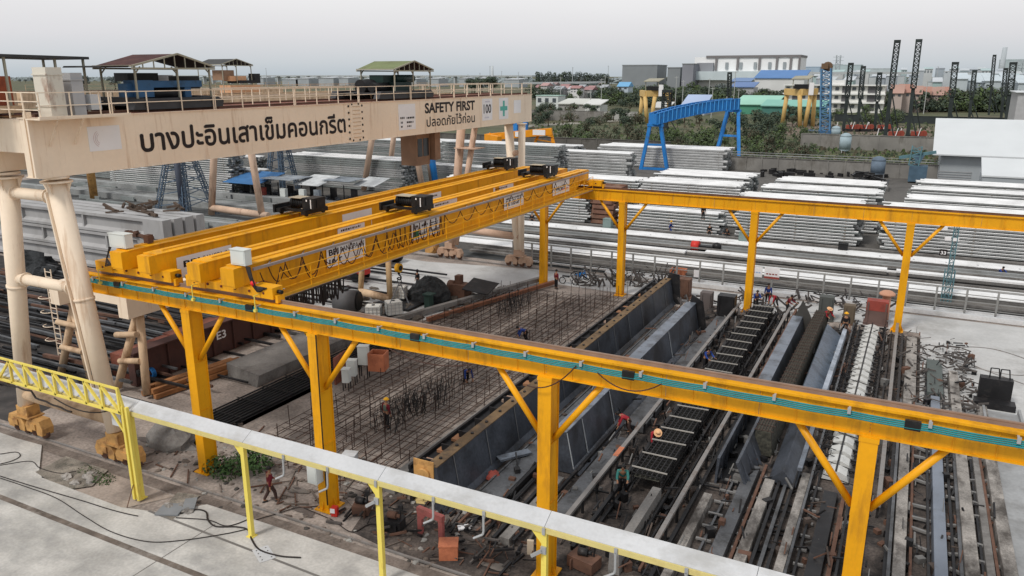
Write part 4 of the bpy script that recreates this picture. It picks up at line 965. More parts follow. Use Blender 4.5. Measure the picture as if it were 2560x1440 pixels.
b = MB(); leaves(b, [(c.x - .45, c.y + .1, .45, .6, .5, .45), (c.x + .35, c.y + .2, .5, .65, .55, .5), (c.x + .95, c.y + .5, .45, .5, .5, .45), (c.x, c.y - .35, .3, .65, .45, .35), (c.x + .4, c.y + .9, .75, .75, .6, .65), (c.x - .7, c.y - .1, .4, .6, .5, .45), (c.x + 1.3, c.y + .8, .65, .6, .6, .6)], 1500, .085, 5); b.build('foliage', M_LEAF[:2], t)
b = MB()
for i in range(6): b.tube((c.x + .1 * i - .2, c.y + .1, .02), (c.x + .3 * i - .6, c.y + .2 + .1 * (i % 3), .6), .02, .01, 5)
b.build('stem', M_BARK, t)
b = MB(); leaves(b, [(*gz(250, 1195, .1)[:2], .1, .9, .5, .16), (*gz(215, 1175, .1)[:2], .1, .5, .4, .12)], 420, .05, 6); tag(b.build('weeds', M_LEAF[:2]), 'low green weeds growing in the pit left of the double post', 'weeds', None, 'stuff')

# cabinets and boxes by the near columns
def ubox(name, label, cat, c, sx_, sy_, sz_, m, rz=0, legs=0, lid=True):
    t = thing(name, label, cat, (c[0], c[1], c[2]))
    b = MB(); b.cbox((c[0], c[1], c[2] + legs), sx_, sy_, sz_, rz); b.build('body', m, t)
    if lid: b = MB(); b.cbox((c[0], c[1], c[2] + legs + sz_), sx_ + .06, sy_ + .06, .04, rz); b.build('lid', m, t)
    b = MB(); d = Vector((sin(rz), -cos(rz), 0)) * (sy_ / 2 + .006); b.cbox((c[0] + d.x, c[1] + d.y, c[2] + legs + .08 * sz_), sx_ * .86, .012, sz_ * .84, rz); b.build('door', m, t)
    if legs:
        b = MB()
        for (u, v) in ((-.4, -.4), (.4, -.4), (.4, .4), (-.4, .4)):
            x, y = u * sx_, v * sy_; p = (c[0] + x * cos(rz) - y * sin(rz), c[1] + x * sin(rz) + y * cos(rz)); b.bar((p[0], p[1], c[2]), (p[0], p[1], c[2] + legs), .05)
        b.build('stand', M_DSTEEL, t)
    return t
c = gz(878, 1195, 0); ubox('control_cabinet', 'pale cabinet standing among the reinforcing bars just above the white trough', 'cabinet', (c.x, c.y, .03), .6, .5, 1.0, M_WHITEP, .3, .2)
for lab, x, y, sx_, sz_, lg in (('tall pale cabinet on a stand, tallest of the three behind the second near column', 912, 945, .62, 1.15, .9), ('middle pale green cabinet of the three behind the second near column', 882, 960, .55, .95, .55), ('lowest white cabinet of the three, next to the second near column', 868, 975, .42, .8, .5)):
    c = gz(x, y, 0); ubox('control_cabinet', lab, 'cabinet', (c.x, c.y, .03), sx_, .45, sz_, M_CAB, .35, lg)
def openbox(name, label, cat, c, sx_, sy_, sz_, m, rz=0, th=.06):
    t = MB(); ca, sa = cos(rz), sin(rz)
    def P(u, v): return (c[0] + u * ca - v * sa, c[1] + u * sa + v * ca, c[2])
    t.cbox(P(0, 0), sx_, sy_, th, rz)
    for (u, v, a, d) in ((0, sy_ / 2, sx_, th), (0, -sy_ / 2, sx_, th), (sx_ / 2, 0, th, sy_ - th), (-sx_ / 2, 0, th, sy_ - th)): t.cbox(P(u, v), a + .004, d, sz_, rz)
    return single(t, name, m, label, cat)
c = gz(948, 945, 0); openbox('tool_box', 'orange steel tool box behind the white cabinets', 'box', (c.x, c.y, .6), 1.0, .9, 1.1, M_ORANGE, .3)
c = gz(862, 955, 0); b = MB(); b.cbox((c.x - .3, c.y, .03), .12, 1.4, 1.7, .2); single(b, 'form_sheet', M_REDRUST, 'rust red steel panel standing left of the white cabinets', 'panel')
c = gz(1122, 1392, 0); t = thing('orange_box', 'bright orange steel box in the dark dirt at the bottom centre', 'box', (c.x, c.y, .03))
b = MB(); b.cbox((c.x, c.y, .03), .72, .62, .58, .5); b.build('body', M_ORANGE, t); b = MB(); b.cbox((c.x, c.y, .61), .76, .66, .05, .5); b.build('lid', M_ORANGE, t)
c = gz(1078, 1345, 0); t = thing('portal_frame', 'faded red steel portal frame at the near end of the casting beds', 'steel frame', (c.x, c.y, .03))
b = MB()
for s in (-.55, .55): b.bar((c.x + s, c.y - s * .15, .03), (c.x + s, c.y - s * .15, 1.2), .2, .16)
b.bar((c.x - .66, c.y + .1, 1.1), (c.x + .66, c.y - .1, 1.1), .2, .24)
for s in (-1, 1): b.prism([(c.x + s * .45, c.y - .02, 1.0), (c.x + s * .15, c.y, 1.0), (c.x + s * .45, c.y - .02, .7)], (0, .08, 0))
b.build('frame', mat('faded_red_paint', (.34, .10, .09), .8, 0, .15, 1.2, (.14, .06, .05), .5, 1.5), t)
c = gz(838, 1290, 0); b = MB(); b.cbox((c.x, c.y, .03), .26, .22, .42, .3); b.cur = 1; b.cbox((c.x - .02, c.y - .13, .2), .2, .03, .2, .3); single(b, 'jerry_can', [M_RED, M_WHITE], 'small red and white can at the foot of the second near column', 'can')
for lab, x, y, sx_, sy_, sz_, m, rz in (('low dark rack of drums left of the faded red frame', 985, 1325, .8, .6, .45, M_DSTEEL, .2), ('rust brown steel box behind the fourth trough post', 1460, 1420, 1.1, .7, .45, M_RUST, -.2), ('dusty brown machine base between the second near column and the red frame', 905, 1285, .7, .55, .4, M_RUST, .4)):
    c = gz(x, y, 0); t = thing('machine_base', lab, 'machine', (c.x, c.y, .03)); b = MB(); b.cbox((c.x, c.y, .08), sx_, sy_, sz_, rz)
    for k in (-.3, .3): b.cbox((c.x + k * sx_, c.y, .03), .06, sy_ * 1.15, sz_ * .95, rz)
    b.build('frame', m, t)
    b = MB(); b.tube((c.x - .25, c.y, .08 + sz_ + .14), (c.x + .12, c.y + .05, .08 + sz_ + .14), .15, n=12); b.tube((c.x + .12, c.y + .05, .08 + sz_ + .14), (c.x + .28, c.y + .07, .08 + sz_ + .14), .08, n=10); b.build('motor', M_RUST if m is M_DSTEEL else M_DSTEEL, t)
    b = MB(); b.bar((c.x + sx_ * .3, c.y + .1, sz_), (c.x + sx_ * .35, c.y + .12, sz_ + .55), .06); b.cbox((c.x + sx_ * .35, c.y + .12, sz_ + .5), .18, .12, .2, rz); b.build('switch_post', M_DSTEEL, t)
b = MB(); r = random.Random(61)
for i in range(110):
    x = r.uniform(-20.0, -11.0); y = r.uniform(22.0, 25.0); a = r.choice((0, 1.57)) + r.uniform(-.22, .22); ln = r.uniform(.15, 1.0); z = r.uniform(.04, .5); b.cur = r.choice((0, 0, 1, 2)); b.bar((x, y, z * r.uniform(.1, 1)), (x + ln * cos(a), y + ln * sin(a), z), r.uniform(.03, .10))
tag(b.build('bed_end_clutter', [M_DSTEEL, M_RUST, mat('grey_brown_clutter', (.085, .075, .07), .8, 0, .4, 2)]), 'dark scrap and gear heaped at the near ends of the forms around the red frame', 'clutter', None, 'stuff')
c = gz(1160, 1325, 0); b = MB(); b.cbox((c.x, c.y, .1), .5, .3, .06, .7); b.cbox((c.x + .2, c.y + .1, .16), .3, .12, .04, 1.2); single(b, 'paper_sack', M_WHITE, 'crumpled white sack on the dirt right of the red frame', 'sack')
c = gz(1355, 1395, 0); b = MB(); b.cbox((c.x - .5, c.y, .03), .25, .12, .6, .3); b.cbox((c.x - .15, c.y + .1, .03), .2, .12, .75, -.2); single(b, 'wood_offcut', mat('pale_offcut', (.5, .42, .32), .8), 'pale timber offcuts leaning at the third near column', 'offcut')
c = gz(1092, 1400, 0)
b = MB(); b.lump((gz(1050, 1250, 0).x - 0, gz(1050, 1250, 0).y, .02), .5, .3, .2, .3, 8, 4, 9); single(b, 'yellow_rag', mat('yellow_rag', (.55, .42, .18), .9), 'yellowish rag on the edge of the apron right of the second trough post', 'rag', None, gz(918, 1385, .1))

# ================================================================== CASTING YARD
# --- bundle of dark bars
t = thing('bar_bundle', 'low bundle of long dark steel bars left of the second near column', 'bar bundle', (-31.2, 25, .02))
b = MB()
for i in range(9):
    x = -32.5 + i * .27; b.bar((x, 24.8 + .3 * (i % 3), .30), (x + .35, 43.2 - .4 * (i % 2), .34), .075); b.bar((x, 25.0, .14), (x + .35, 43, .16), .06)
b.build('bar', M_REBARD, t); b = MB()
for i in range(10): y = 25.6 + i * 1.9; b.bar((-32.6 + .035 * i, y, .23), (-30.2 + .035 * i, y, .23), .07, .05); b.bar((-32.6 + .035 * i, y, .40), (-30.2 + .035 * i, y, .40), .035)
b.build('cross_tie', M_REBARD, t)
b = MB(); b.quad((-32.9, 24.6, .03), (-30.1, 24.6, .03), (-29.6, 43.5, .03), (-32.4, 43.5, .03)); struct(b, 'bar_bed', mat('black_bed_dirt', (.03, .028, .027), .9, 0, .3, 1))
# --- weathered slab mound, timber, rusty form wall
b = MB(); b.prism([(-36.6, 32.3, .02), (-33.2, 31.6, .02), (-33.0, 41.6, .02), (-36.4, 42.2, .02)], (.15, .1, .75)); single(b, 'concrete_block', M_KERB, 'big weathered grey concrete block behind the first near column', 'concrete block')
b = MB(); b.lump((-31.8, 24.3, .02), 1.6, .9, .95, .18, 10, 5, 2); single(b, 'concrete_mound', M_KERB, 'grey concrete boulder between the double post and the first near column', 'boulder')
for i in range(7):
    b = MB(); k, z = i % 4, i // 4; x = -38.1 + k * .34 + .15 * z; b.bar((x, 27.6 + .3 * (i % 3), .2 + z * .3), (x + .9, 33.4 + .3 * (i % 2), .24 + z * .3), .28, .26)
    single(b, 'timber_beam', M_WOOD, 'orange brown timber beam in the stack left of the first near column', 'timber beam', 'timbers stacked left of the first near column')
t = thing('form_wall', 'long rust brown steel form wall with white E3 lettering behind the first near column', 'steel form', (-40.5, 29, .02))
b = MB(); b.box(-40.2, -39.6, 28.4, 42.0, .05, 2.1); b.box(-40.3, -39.4, 28.3, 42.1, 2.1, 2.2)
for i in range(8): y = 29 + i * 1.75; b.box(-39.6, -39.45, y - .06, y + .06, .1, 2.09)
b.build('form_panel', mat('rust_brown_form', (.085, .040, .034), .85, 0, .2, .8, (.035, .022, .02), .6, .8), t)
b = MB(); text_mb(b, 'E3', (-39.57, 34.6, 1.1), (0, 1, 0), (0, 0, 1), .8, .75, .02); b.build('lettering', M_WHITE, t)
b = MB(); b.box(-42.6, -40.6, 29, 40.5, .05, 1.5); b.box(-42.8, -40.5, 33.0, 37.0, 1.5, 1.56); single(b, 'steel_form', M_REDRUST, 'second dark red steel form lying behind the E3 form wall', 'steel form')
c = gz(375, 940, .5); b = MB()
for k in range(3): P = [(c.x + .3 * cos(a), c.y + .1 * k, .65 + .3 * sin(a)) for a in [2 * pi * i / 16 for i in range(17)]]; b.pipe(P, .05, 5)
single(b, 'hose_coil', M_BLUE, 'bright blue coil of hose by the timber stack', 'hose')
c = gz(640, 870, 0); b = MB()
for i in range(6): b.bar((-38.4 + .12 * i, 40.5, .5 + .1 * (i % 2)), (-37.4 + .12 * i, 44.8, .55 + .1 * (i % 2)), .1)
single(b, 'steel_bundle', M_OCHRE, 'yellow ochre bundle of steel sections beyond the concrete block', 'steel bundle')
b = MB(); r = random.Random(8)
for i in range(46):
    y = 27 + i * .72; x = -58 + (i % 5) * 2.6
    b.bar((x, y, .2 + .12 * (i % 3)), (x + 11, y + r.uniform(-.1, .1), .2 + .12 * (i % 3)), .16, .14)
tag(b.build('steel_stock', M_DSTEEL), 'dark steel bars and rails stored on the ground behind the low cream gantry', 'steel stock', None, 'stuff')
# --- reinforcement cages on the ground (rust brown net with upright stakes)
M_STAKE = mat('upright_bar', (.050, .030, .024), .85, 0, .3, 2.0)
def cage(label, x0, x1, ya, yb, seed, dens, hgt=.75):
    r = random.Random(seed); t = thing('reinforcement_cage', label, 'reinforcement cage', ((x0 + x1) / 2, ya, .02), 'rusty reinforcement cages left of the tall form wall')
    b = MB()
    for i in range(5):
        x = x0 + (x1 - x0) * i / 4; dx = r.uniform(-.25, .25)
        for (z, w_) in ((.16, .028), (.46, .024)): b.bar((x, ya + r.uniform(0, .8), z), (x + dx, yb - r.uniform(0, .8), z + r.uniform(-.05, .05)), w_)
    y = ya
    while y < yb: b.bar((x0 - .1, y, .2), (x1 + .1, y + r.uniform(-.2, .2), .2), .026); b.bar((x0, y + .1, .47), (x1, y + .1, .47), .022); y += dens
    b.build('bar_net', M_REBAR, t)
    b = MB(); y = ya + .2
    while y < yb:
        for x in (x0, x0 + .33 * (x1 - x0), x0 + .67 * (x1 - x0), x1):
            if r.random() < .8:
                h = hgt * r.uniform(.75, 1.6); p = Vector((x + r.uniform(-.1, .1), y + r.uniform(-.3, .3), .02)); b.bar(p, p + Vector((r.uniform(-.06, .06), r.uniform(-.06, .06), h)), .030)
        y += dens * 1.25
    so_ = b.build('upright_bars', M_STAKE, t); so_['kind'] = 'stuff'; return t
cage('rust brown cage of bars, leftmost, running back from the white cabinets', -30.6, -28.2, 37.5, 58.5, 1, 1.25)
cage('rust brown cage of bars, second from the left, with the bending blue worker', -27.6, -25.0, 26.5, 58.0, 2, 1.35, 1.0)
cage('rust brown cage of bars, middle one, in front of the worker with the vest', -24.6, -22.5, 24.8, 58.5, 3, 1.3, 1.05)
cage('rust brown cage of bars, rightmost, next to the low concrete kerb', -22.0, -19.6, 24.6, 59.5, 4, 1.2, 1.1)
b = MB(); r = random.Random(12)
for k, (xx, yy) in enumerate(((-22.4, 34.0), (-22.8, 31.5), (-26.6, 52.0))):
    for i in range(90):
        p = Vector((xx + r.uniform(-.9, .9), yy + r.uniform(-2.0, 2.0), .25)); b.bar(p, p + Vector((r.uniform(-.1, .1), r.uniform(-.5, .5), r.uniform(.6, 1.25))), .02)
tag(b.build('dense_stirrups', M_REBARD), 'dense dark stirrups tied inside the rusty cages', 'reinforcement', None, 'stuff')
b = MB()
for i in range(16): x = -30.5 + .68 * i; b.quad((x, 25 if x > -27 else 36, .045), (x + .16, 25 if x > -27 else 36, .045), (x + .16, 58, .045), (x, 58, .045))
struct(b, 'bed_strip', mat('pale_bed_strip', (.25, .20, .17), .9, 0, .3, .6, (.08, .06, .05), .7, .5))
b = MB(); b.box(-29.6, -27.0, 41.2, 45.5, .03, .10); single(b, 'steel_plate', M_GSTEEL, 'dark grey steel plate on the ground behind the tall cabinets', 'plate')
# long timbers / girders lying at the road side
b = MB(); b.bar((-33.4, 44.6, .35), (-28.2, 61.8, .42), .42, .36); single(b, 'long_beam', M_KERB, 'long weathered grey brown beam lying beside the pale yard road', 'beam')
b = MB(); b.bar((-31.0, 46.8, .3), (-26.9, 61.0, .36), .34, .30); single(b, 'long_beam', mat('orange_rust_beam', (.24, .10, .055), .85, 0, .2, 1, (.12, .07, .05), .6, 1), 'long orange rusty beam lying right of the weathered one', 'beam')
# --- kerb wall
b = MB(); b.prism([(-19.35, 25.2, .03), (-18.7, 25.2, .03), (-18.75, 25.2, .62), (-19.25, 25.2, .62)], (.35, 38.5, 0)); single(b, 'kerb_wall', M_KERB, 'low weathered concrete kerb wall left of the tan topped form', 'kerb')

def form(name, label, prof, ya, yb, m, cat='steel form', extra=None):
    t = thing(name, label, cat, (prof[0][0], ya, 0.02)); b = MB(); b.prism([(x, ya, z) for x, z in prof], (0, yb - ya, 0)); b.build('form_wall', m, t); return t
# --- tall form with tan bolted top
M_TAN = mat('tan_top_plate', (.17, .11, .058), .8, 0, .3, 1.0, (.06, .045, .035), .85, 1.2, dlo=.48)
f1 = form('girder_form', 'tall dark steel form wall with a tan bolted top edge, left of the other moulds', [(-16.45, .05), (-15.75, .05), (-15.95, .28), (-16.28, 2.08), (-16.55, 2.08)], 24.9, 60.2, M_BSTEEL)
b = MB(); b.box(-16.78, -16.24, 24.9, 60.3, 2.085, 2.13); b.box(-16.80, -16.74, 24.9, 60.3, 1.85, 2.085); b.build('top_plate', M_TAN, f1)
for i in range(26):
    y = 25.6 + i * 1.36; b = MB(); b.tube((-16.5, y, 2.13), (-16.5, y, 2.2), .075, n=8); b.build('bolt_head', M_DSTEEL, f1)
b = MB()
for i in range(24): y = 25.4 + i * 1.5; b.prism([(-17.3, y, 2.08), (-16.5, y, 2.08), (-16.5, y, .1), (-17.1, y, .1)], (0, .06, 0))
b.build_each('rib', M_DSTEEL, f1)
b = MB(); b.box(-17.75, -16.95, 25.0, 60.6, 1.50, 1.62); b.box(-17.75, -17.6, 25, 60.6, .05, 1.50); b.box(-17.78, -17.66, 25.0, 60.6, 1.62, 1.82); b.build('back_channel', M_DSTEEL, f1)
b = MB(); r = random.Random(4); y = 25.6
while y < 58:
    if r.random() < .62: b.box(-17.5, -17.15, y, y + r.uniform(.4, .9), 1.63, 1.76)
    y += 1.25
b.build_each('clamp_block', mat('clamp_rust', (.30, .15, .08), .8, 0, .3, .35, (.45, .43, .40), .8, .25), f1)
b = MB()
for i in range(12): y = 26.2 + i * 2.9; b.prism([(-16.245, y, 2.05), (-16.225, y, 2.05), (-15.915, y, .30), (-15.94, y, .30)], (0, .045, 0))
b.build_each('weld_seam', mat('grey_seam', (.16, .165, .175), .6), f1)
b = MB(); b.prism([(-17.4, 60.2, .05), (-15.4, 60.2, .05), (-15.6, 60.2, 2.5), (-16.4, 60.2, 2.6)], (0, .12, 0)); b.build('end_plate', M_DSTEEL, f1)
b = MB(); b.tube((-16.9, 24.7, 1.6), (-16.9, 24.9, 1.6), .35, n=16); b.box(-17.4, -16.4, 24.86, 24.9, 1.2, 2.3); b.build('end_pulley', M_OCHRE, f1)
b = MB(); b.box(-15.25, -14.15, 26.5, 57.5, .05, .30); b.box(-15.3, -15.22, 26.5, 57.5, .30, .36); b.box(-14.18, -14.1, 26.5, 57.5, .30, .36); single(b, 'bed_plate', M_GSTEEL, 'flat grey steel bed plate beside the tall tan topped form', 'bed plate')
b = MB(); b.box(-14.0, -13.85, 25.0, 58, .05, .45); b.box(-13.7, -13.6, 25, 50, .05, .3); single(b, 'bed_rail', M_DSTEEL, 'dark rail between the flat bed plate and the second form', 'rail')
c = gz(1285, 1135, .5); b = MB(); b.cbox((c.x, c.y, .45), 1.7, .45, .04, .95); b.cbox((c.x + .1, c.y - .15, .38), 1.5, .1, .06, .95); single(b, 'loose_plate', M_LSTEEL, 'loose bright steel plate lying tilted on the flat bed', 'plate')
c = gz(1235, 1185, .3); b = MB(); b.lump((c.x, c.y, .1), .35, .3, .35, .2, 8, 4, 3); single(b, 'red_cloth_heap', M_REDD, 'crumpled dark red heap on the flat bed under the loose plate', 'cloth')
# --- second form, light blue top
f2 = form('girder_form', 'second steel form with a pale blue steel top edge and cut near end', [(-13.35, .08), (-12.0, .08), (-12.35, .35), (-12.72, 2.1), (-13.3, 2.1)], 30.4, 54.0, M_BSTEEL)
b = MB(); b.box(-13.38, -12.68, 30.4, 54.1, 2.104, 2.15); b.build('top_plate', M_LSTEEL, f2)
b = MB()
for y in (30.4, 32.2, 36.0, 41.5, 47): b.prism([(-12.69, y, 2.08), (-12.66, y, 2.08), (-12.29, y, .35), (-12.33, y, .35)], (0, .05, 0))
b.build('weld_seam', mat('white_seam', (.34, .36, .38), .6), f2)
b = MB(); b.prism([(-13.6, 54.1, .05), (-11.8, 54.1, .05), (-12.2, 54.1, 2.3), (-13.0, 54.1, 2.7)], (0, .12, 0)); b.build('end_plate', M_DSTEEL, f2)
# --- grey bed strip, rail
b = MB(); b.box(-11.75, -10.95, 26.0, 34.6, .1, .34); single(b, 'bed_plate', M_GSTEEL, 'grey bed plate in front of the near runway, left of the thin white rail', 'bed plate')
b = MB(); b.box(-11.8, -10.75, 36.0, 57.2, .1, .42); single(b, 'bed_plate', M_GSTEEL, 'grey bed plate behind the near runway, between second form and thin rail', 'bed plate')
def rail_line(label, x, ya, yb, z, w_=.20, m=None):
    t = thing('form_rail', label, 'rail', (x, ya, 0.02)); b = MB(); b.box(x - w_ / 2, x + w_ / 2, ya, yb, z - .12, z); b.build('rail', m or M_RAIL, t)
    b = MB(); y = ya + .3
    while y < yb: b.bar((x, y, .02), (x, y, z - .12), .10); y += 1.7
    b.build_each('support_leg', M_DSTEEL, t); return t
r1 = rail_line('thin pale steel rail right of the grey bed plates with one orange patch', -10.72, 25.6, 60.4, .85)
b = MB(); b.box(-10.84, -10.6, 31.6, 32.6, .853, .862); b.build('orange_patch', M_ORANGE, r1)
# --- cage with ladder-like ties
def big_cage(label, x0, x1, ya, yb, z1, step, tie):
    t = thing('girder_cage', label, 'reinforcement cage', ((x0 + x1) / 2, ya, .1)); b = MB()
    n = 7
    for i in range(n):
        x = x0 + (x1 - x0) * i / (n - 1); b.bar((x, ya, z1), (x, yb, z1), .05); b.bar((x, ya, z1 - .14), (x, yb, z1 - .14), .04)
    for z in (.25, .5, .75, 1.0):
        if z < z1 - .1:
            for x in (x0, x1): b.bar((x, ya, z), (x, yb, z), .035)
    y = ya
    while y < yb:
        for x in (x0, x1): b.bar((x, y, .12), (x + RND.uniform(-.04, .04), y, z1 + .02), .04)
        b.bar((x0, y, z1 - .03), (x1, y, z1 - .03), .035); y += step
    b.build('cage_bars', M_REBARD, t)
    b = MB(); b.quad((x0 + .1, ya, z1 - .22), (x1 - .1, ya, z1 - .22), (x1 - .1, yb, z1 - .22), (x0 + .1, yb, z1 - .22)); b.build('inner_tray', M_NETT, t)
    y = ya + .4
    while y < yb:
        b = MB(); b.bar((x0 - .12, y, z1 + .05), (x1 + .16, y + RND.uniform(-.1, .1), z1 + .05), .05); b.build('tie_bar', M_REBARL, t); y += tie
    return t
big_cage('long dark reinforcement cage with bright cross ties like ladder rungs', -9.45, -8.1, 30.2, 59.8, 1.05, .28, 1.5)
b = MB(); r = random.Random(21)
for i in range(240):
    y = r.uniform(27, 59); x = r.choice((-7.9, -7.6, -10.0, -9.8)) + r.uniform(-.2, .2); b.bar((x, y, .1), (x + r.uniform(-.35, .35), y + r.uniform(-.4, .4), r.uniform(.3, 1.0)), r.uniform(.03, .07))
tag(b.build('cage_clutter', M_DSTEEL), 'dark props, clamps and offcuts crowded along the long cage', 'clutter', None, 'stuff')
rail_line('thin pale rail right of the long ladder tied cage', -6.95, 25.0, 60.2, 1.0, .18)
b = MB(); b.box(-6.55, -6.4, 40, 60, .3, .95); single(b, 'bed_rail', M_RUST, 'rusty second rail beside the thin pale rail', 'rail')
# --- third form, light blue top
f3 = form('girder_form', 'third steel form with pale blue top edge beside the tied net', [(-6.25, .1), (-4.95, .1), (-5.35, .35), (-5.62, 1.45), (-6.2, 1.45)], 42.2, 56.2, M_BSTEEL)
b = MB(); b.box(-6.28, -5.6, 42.2, 56.3, 1.454, 1.50); b.build('top_plate', M_LSTEEL, f3)
b = MB(); b.prism([(-6.6, 56.3, .05), (-4.7, 56.3, .05), (-5.1, 56.3, 1.6), (-5.7, 56.3, 2.7)], (0, .14, 0)); b.build('end_plate', mat('dark_olive_plate', (.055, .052, .048), .7), f3)
f3b = thing('girder_form', 'open dark steel form with two leaning side walls below the near runway beam', 'steel form', (-5.6, 32.6, .02))
for pr in ([(-6.3, .08), (-6.2, .08), (-6.12, 1.35), (-6.24, 1.35)], [(-4.9, .08), (-4.8, .10), (-5.3, 1.3), (-5.42, 1.3)]):
    b = MB(); b.prism([(x, 32.6, z) for x, z in pr], (0, 9.0, 0))
    for k in range(8): y = 33 + k * 1.15; b.prism([(pr[1][0] + .01, y, pr[1][1]), (pr[1][0] + .16, y, pr[1][1]), (pr[2][0] + .03, y, pr[2][1] - .05)], (0, .06, 0))
    b.build('side_wall', M_BSTEEL, f3b)
b = MB(); b.box(-6.18, -4.95, 32.8, 41.4, .06, .16); b.build('floor_plate', M_DSTEEL, f3b)
b = MB(); b.prism([(-5.35, 36.2, .15), (-4.35, 36.2, .15), (-4.5, 36.2, 1.4), (-5.2, 36.2, 1.4)], (.25, 22.6, 0)); b.cur = 0
single(b, 'tied_cage', M_NETT, 'long box of finely tied olive reinforcement net between two forms', 'reinforcement cage')
b = MB()
for i in range(34): y = 36.3 + i * .66; u = (y - 36.2) / 22.6 * .25; b.bar((-5.3 + u, y, 1.42), (-4.4 + u, y, 1.42), .03); b.bar((-4.38 + u, y, .2), (-4.5 + u, y, 1.42), .03)
for k in range(6): b.bar((-5.2 + k * .13, 36.2, 1.45), (-4.95 + k * .13, 58.8, 1.45), .025)
single(b, 'net_bars', M_REBAR, 'bars tied over the olive reinforcement net', 'reinforcement')
# --- leaning bright form
f4 = form('girder_form', 'leaning steel form with a shiny white blue face, left of the corrugated segments', [(-4.05, .9), (-3.0, .25), (-2.9, .3), (-3.95, 1.12)], 43.6, 56.6, mat('sheet_steel_face', (.15, .185, .235), .45, .3, .4, .7, (.04, .05, .055), .8, .7, fine=.2, dlo=.48))
b = MB(); b.prism([(-3.1, 43.6, .28), (-2.75, 43.6, .28), (-2.75, 43.6, .9), (-3.0, 43.6, .95)], (.1, 13.0, 0)); b.build('bright_flange', mat('bright_flange', (.36, .40, .46), .5, .2, .3, 1, (.12, .14, .16), .7, 1.2), f4)
f4b = form('girder_form', 'lower part of the leaning form below the near runway beam', [(-4.1, .3), (-3.0, .1), (-2.9, .2), (-3.5, .9)], 33.6, 42.0, M_BSTEEL)
b = MB(); b.box(-2.95, -2.75, 34, 42, .85, 1.0); b.build('bright_flange', M_LSTEEL, f4b)
# --- corrugated white segments
for i in range(22):
    y = 35.2 + i * 1.13; b = MB(); u = -.15 + .012 * i
    b.prism([(-1.85 + u, y, .12), (-1.72 + u, y, .46), (-1.40 + u, y, .60), (-1.12 + u, y, .60), (-.80 + u, y, .46), (-.68 + u, y, .12)], (0, .74, 0))
    b.prism([(-1.62 + u, y + .74, .12), (-1.5 + u, y + .74, .42), (-1.02 + u, y + .74, .42), (-.9 + u, y + .74, .12)], (0, .36, 0)); b.cur = 1; b.box(-1.30 + u, -1.22 + u, y, y + 1.1, .6, .63)
    b.cur = 1; b.box(-2.0 + u, -.5 + u, y + .74, y + .86, .3, .42)
    single(b, 'tunnel_segment', [mat('white_void_former', (.56, .56, .54), .7, 0, .12, .8, (.3, .3, .29), .6, .8), M_DSTEEL], 'white ribbed segment in the long row between leaning form and thin rail', 'void former', 'row of white ribbed segments')
b = MB()
for i in range(36): y = 34.6 + i * .72; b.bar((-2.35, y, .2), (-2.1, y, .75), .05); b.bar((-.45, y, .2), (-.3, y, .7), .05); b.bar((-2.35, y, .72), (-.3, y + .1, .3), .03)
tag(b.build('segment_props', M_DSTEEL), 'dark props on both sides of the white ribbed segments', 'props', None, 'stuff')
rail_line('thin pale rail right of the white ribbed segments', .45, 32.6, 60.2, .8, .18)
# --- right hand beds: concrete strips with cross ties
def cbed(label, x, ya, yb, w_, h, m=None, dx=0.0):
    b = MB(); b.prism([(x - w_ / 2, ya, .02), (x + w_ / 2, ya, .02), (x + w_ / 2 - .04, ya, h), (x - w_ / 2 + .04, ya, h)], (dx, yb - ya, 0)); return single(b, 'casting_bed', m or M_OLDC, label, 'casting bed', None)
cbed('worn concrete bed strip just right of the thin rail by the white segments', 1.35, 26, 46, .5, .5); cbed('pale worn concrete bed strip, second right of the fourth near column', 1.45, 46.5, 58.5, .7, .4)
cbed('long blue grey steel topped bed strip right of the fourth near column', 2.75, 26, 47.5, .52, .42, mat('blue_grey_bed', (.20, .225, .27), .6, .1, .12, .5, (.12, .13, .14), .5, .8))
cbed('dark green grey steel strip at the far end of the blue grey bed', 2.75, 47.8, 53.8, .9, .5, mat('green_grey_plate', (.085, .10, .095), .6))
cbed('rough white stained concrete bed strip in the lower right', 3.75, 25, 52, .55, .55); cbed('rough stained concrete bed strip, outermost at the right edge', 5.0, 25, 47, .55, .5)
cbed('narrow concrete strip with slots between the two rough bed strips', 4.4, 25, 41.0, .35, .35, M_KERB); cbed('narrow brown concrete bed strip left of the fourth near column', -2.6, 25, 34.8, .42, .42)
cbed('worn pale concrete bed strip below the leaning form', -4.0, 24, 33.4, .5, .45); cbed('brown concrete strip running down below the long cage', -6.2, 24, 31, .42, .4)
cbed('dark ribbed steel bed left of the fourth near column', -1.45, 25, 33.6, .62, .4, M_DSTEEL); cbed('grey steel bed between two concrete strips below the tied net', -4.9, 24, 34.6, .62, .34, M_GSTEEL)
cbed('short worn kerb below the long cage', -8.1, 24.2, 29.6, .45, .9, M_KERB); cbed('worn concrete strip at the left of the long cage', -12.6, 24, 29.5, .5, .35, M_KERB)
for i in range(20):
    y = 25.2 + i * 1.16
    for xa, xb, ks in ((1.75, 2.45, 0), (3.05, 3.5, 1), (4.05, 4.75, 2)):
        if (i + ks) % 5 == 4: continue
        b = MB(); b.bar((xa, y + RND.uniform(-.2, .2), .24), (xb, y + RND.uniform(-.2, .2), .22), .12, .10); single(b, 'cross_tie', mat('grey_tie', (.20, .195, .19), .8, 0, .25, 1), 'short grey cross tie between the concrete bed strips at the right', 'tie', 'cross ties between the right hand beds')
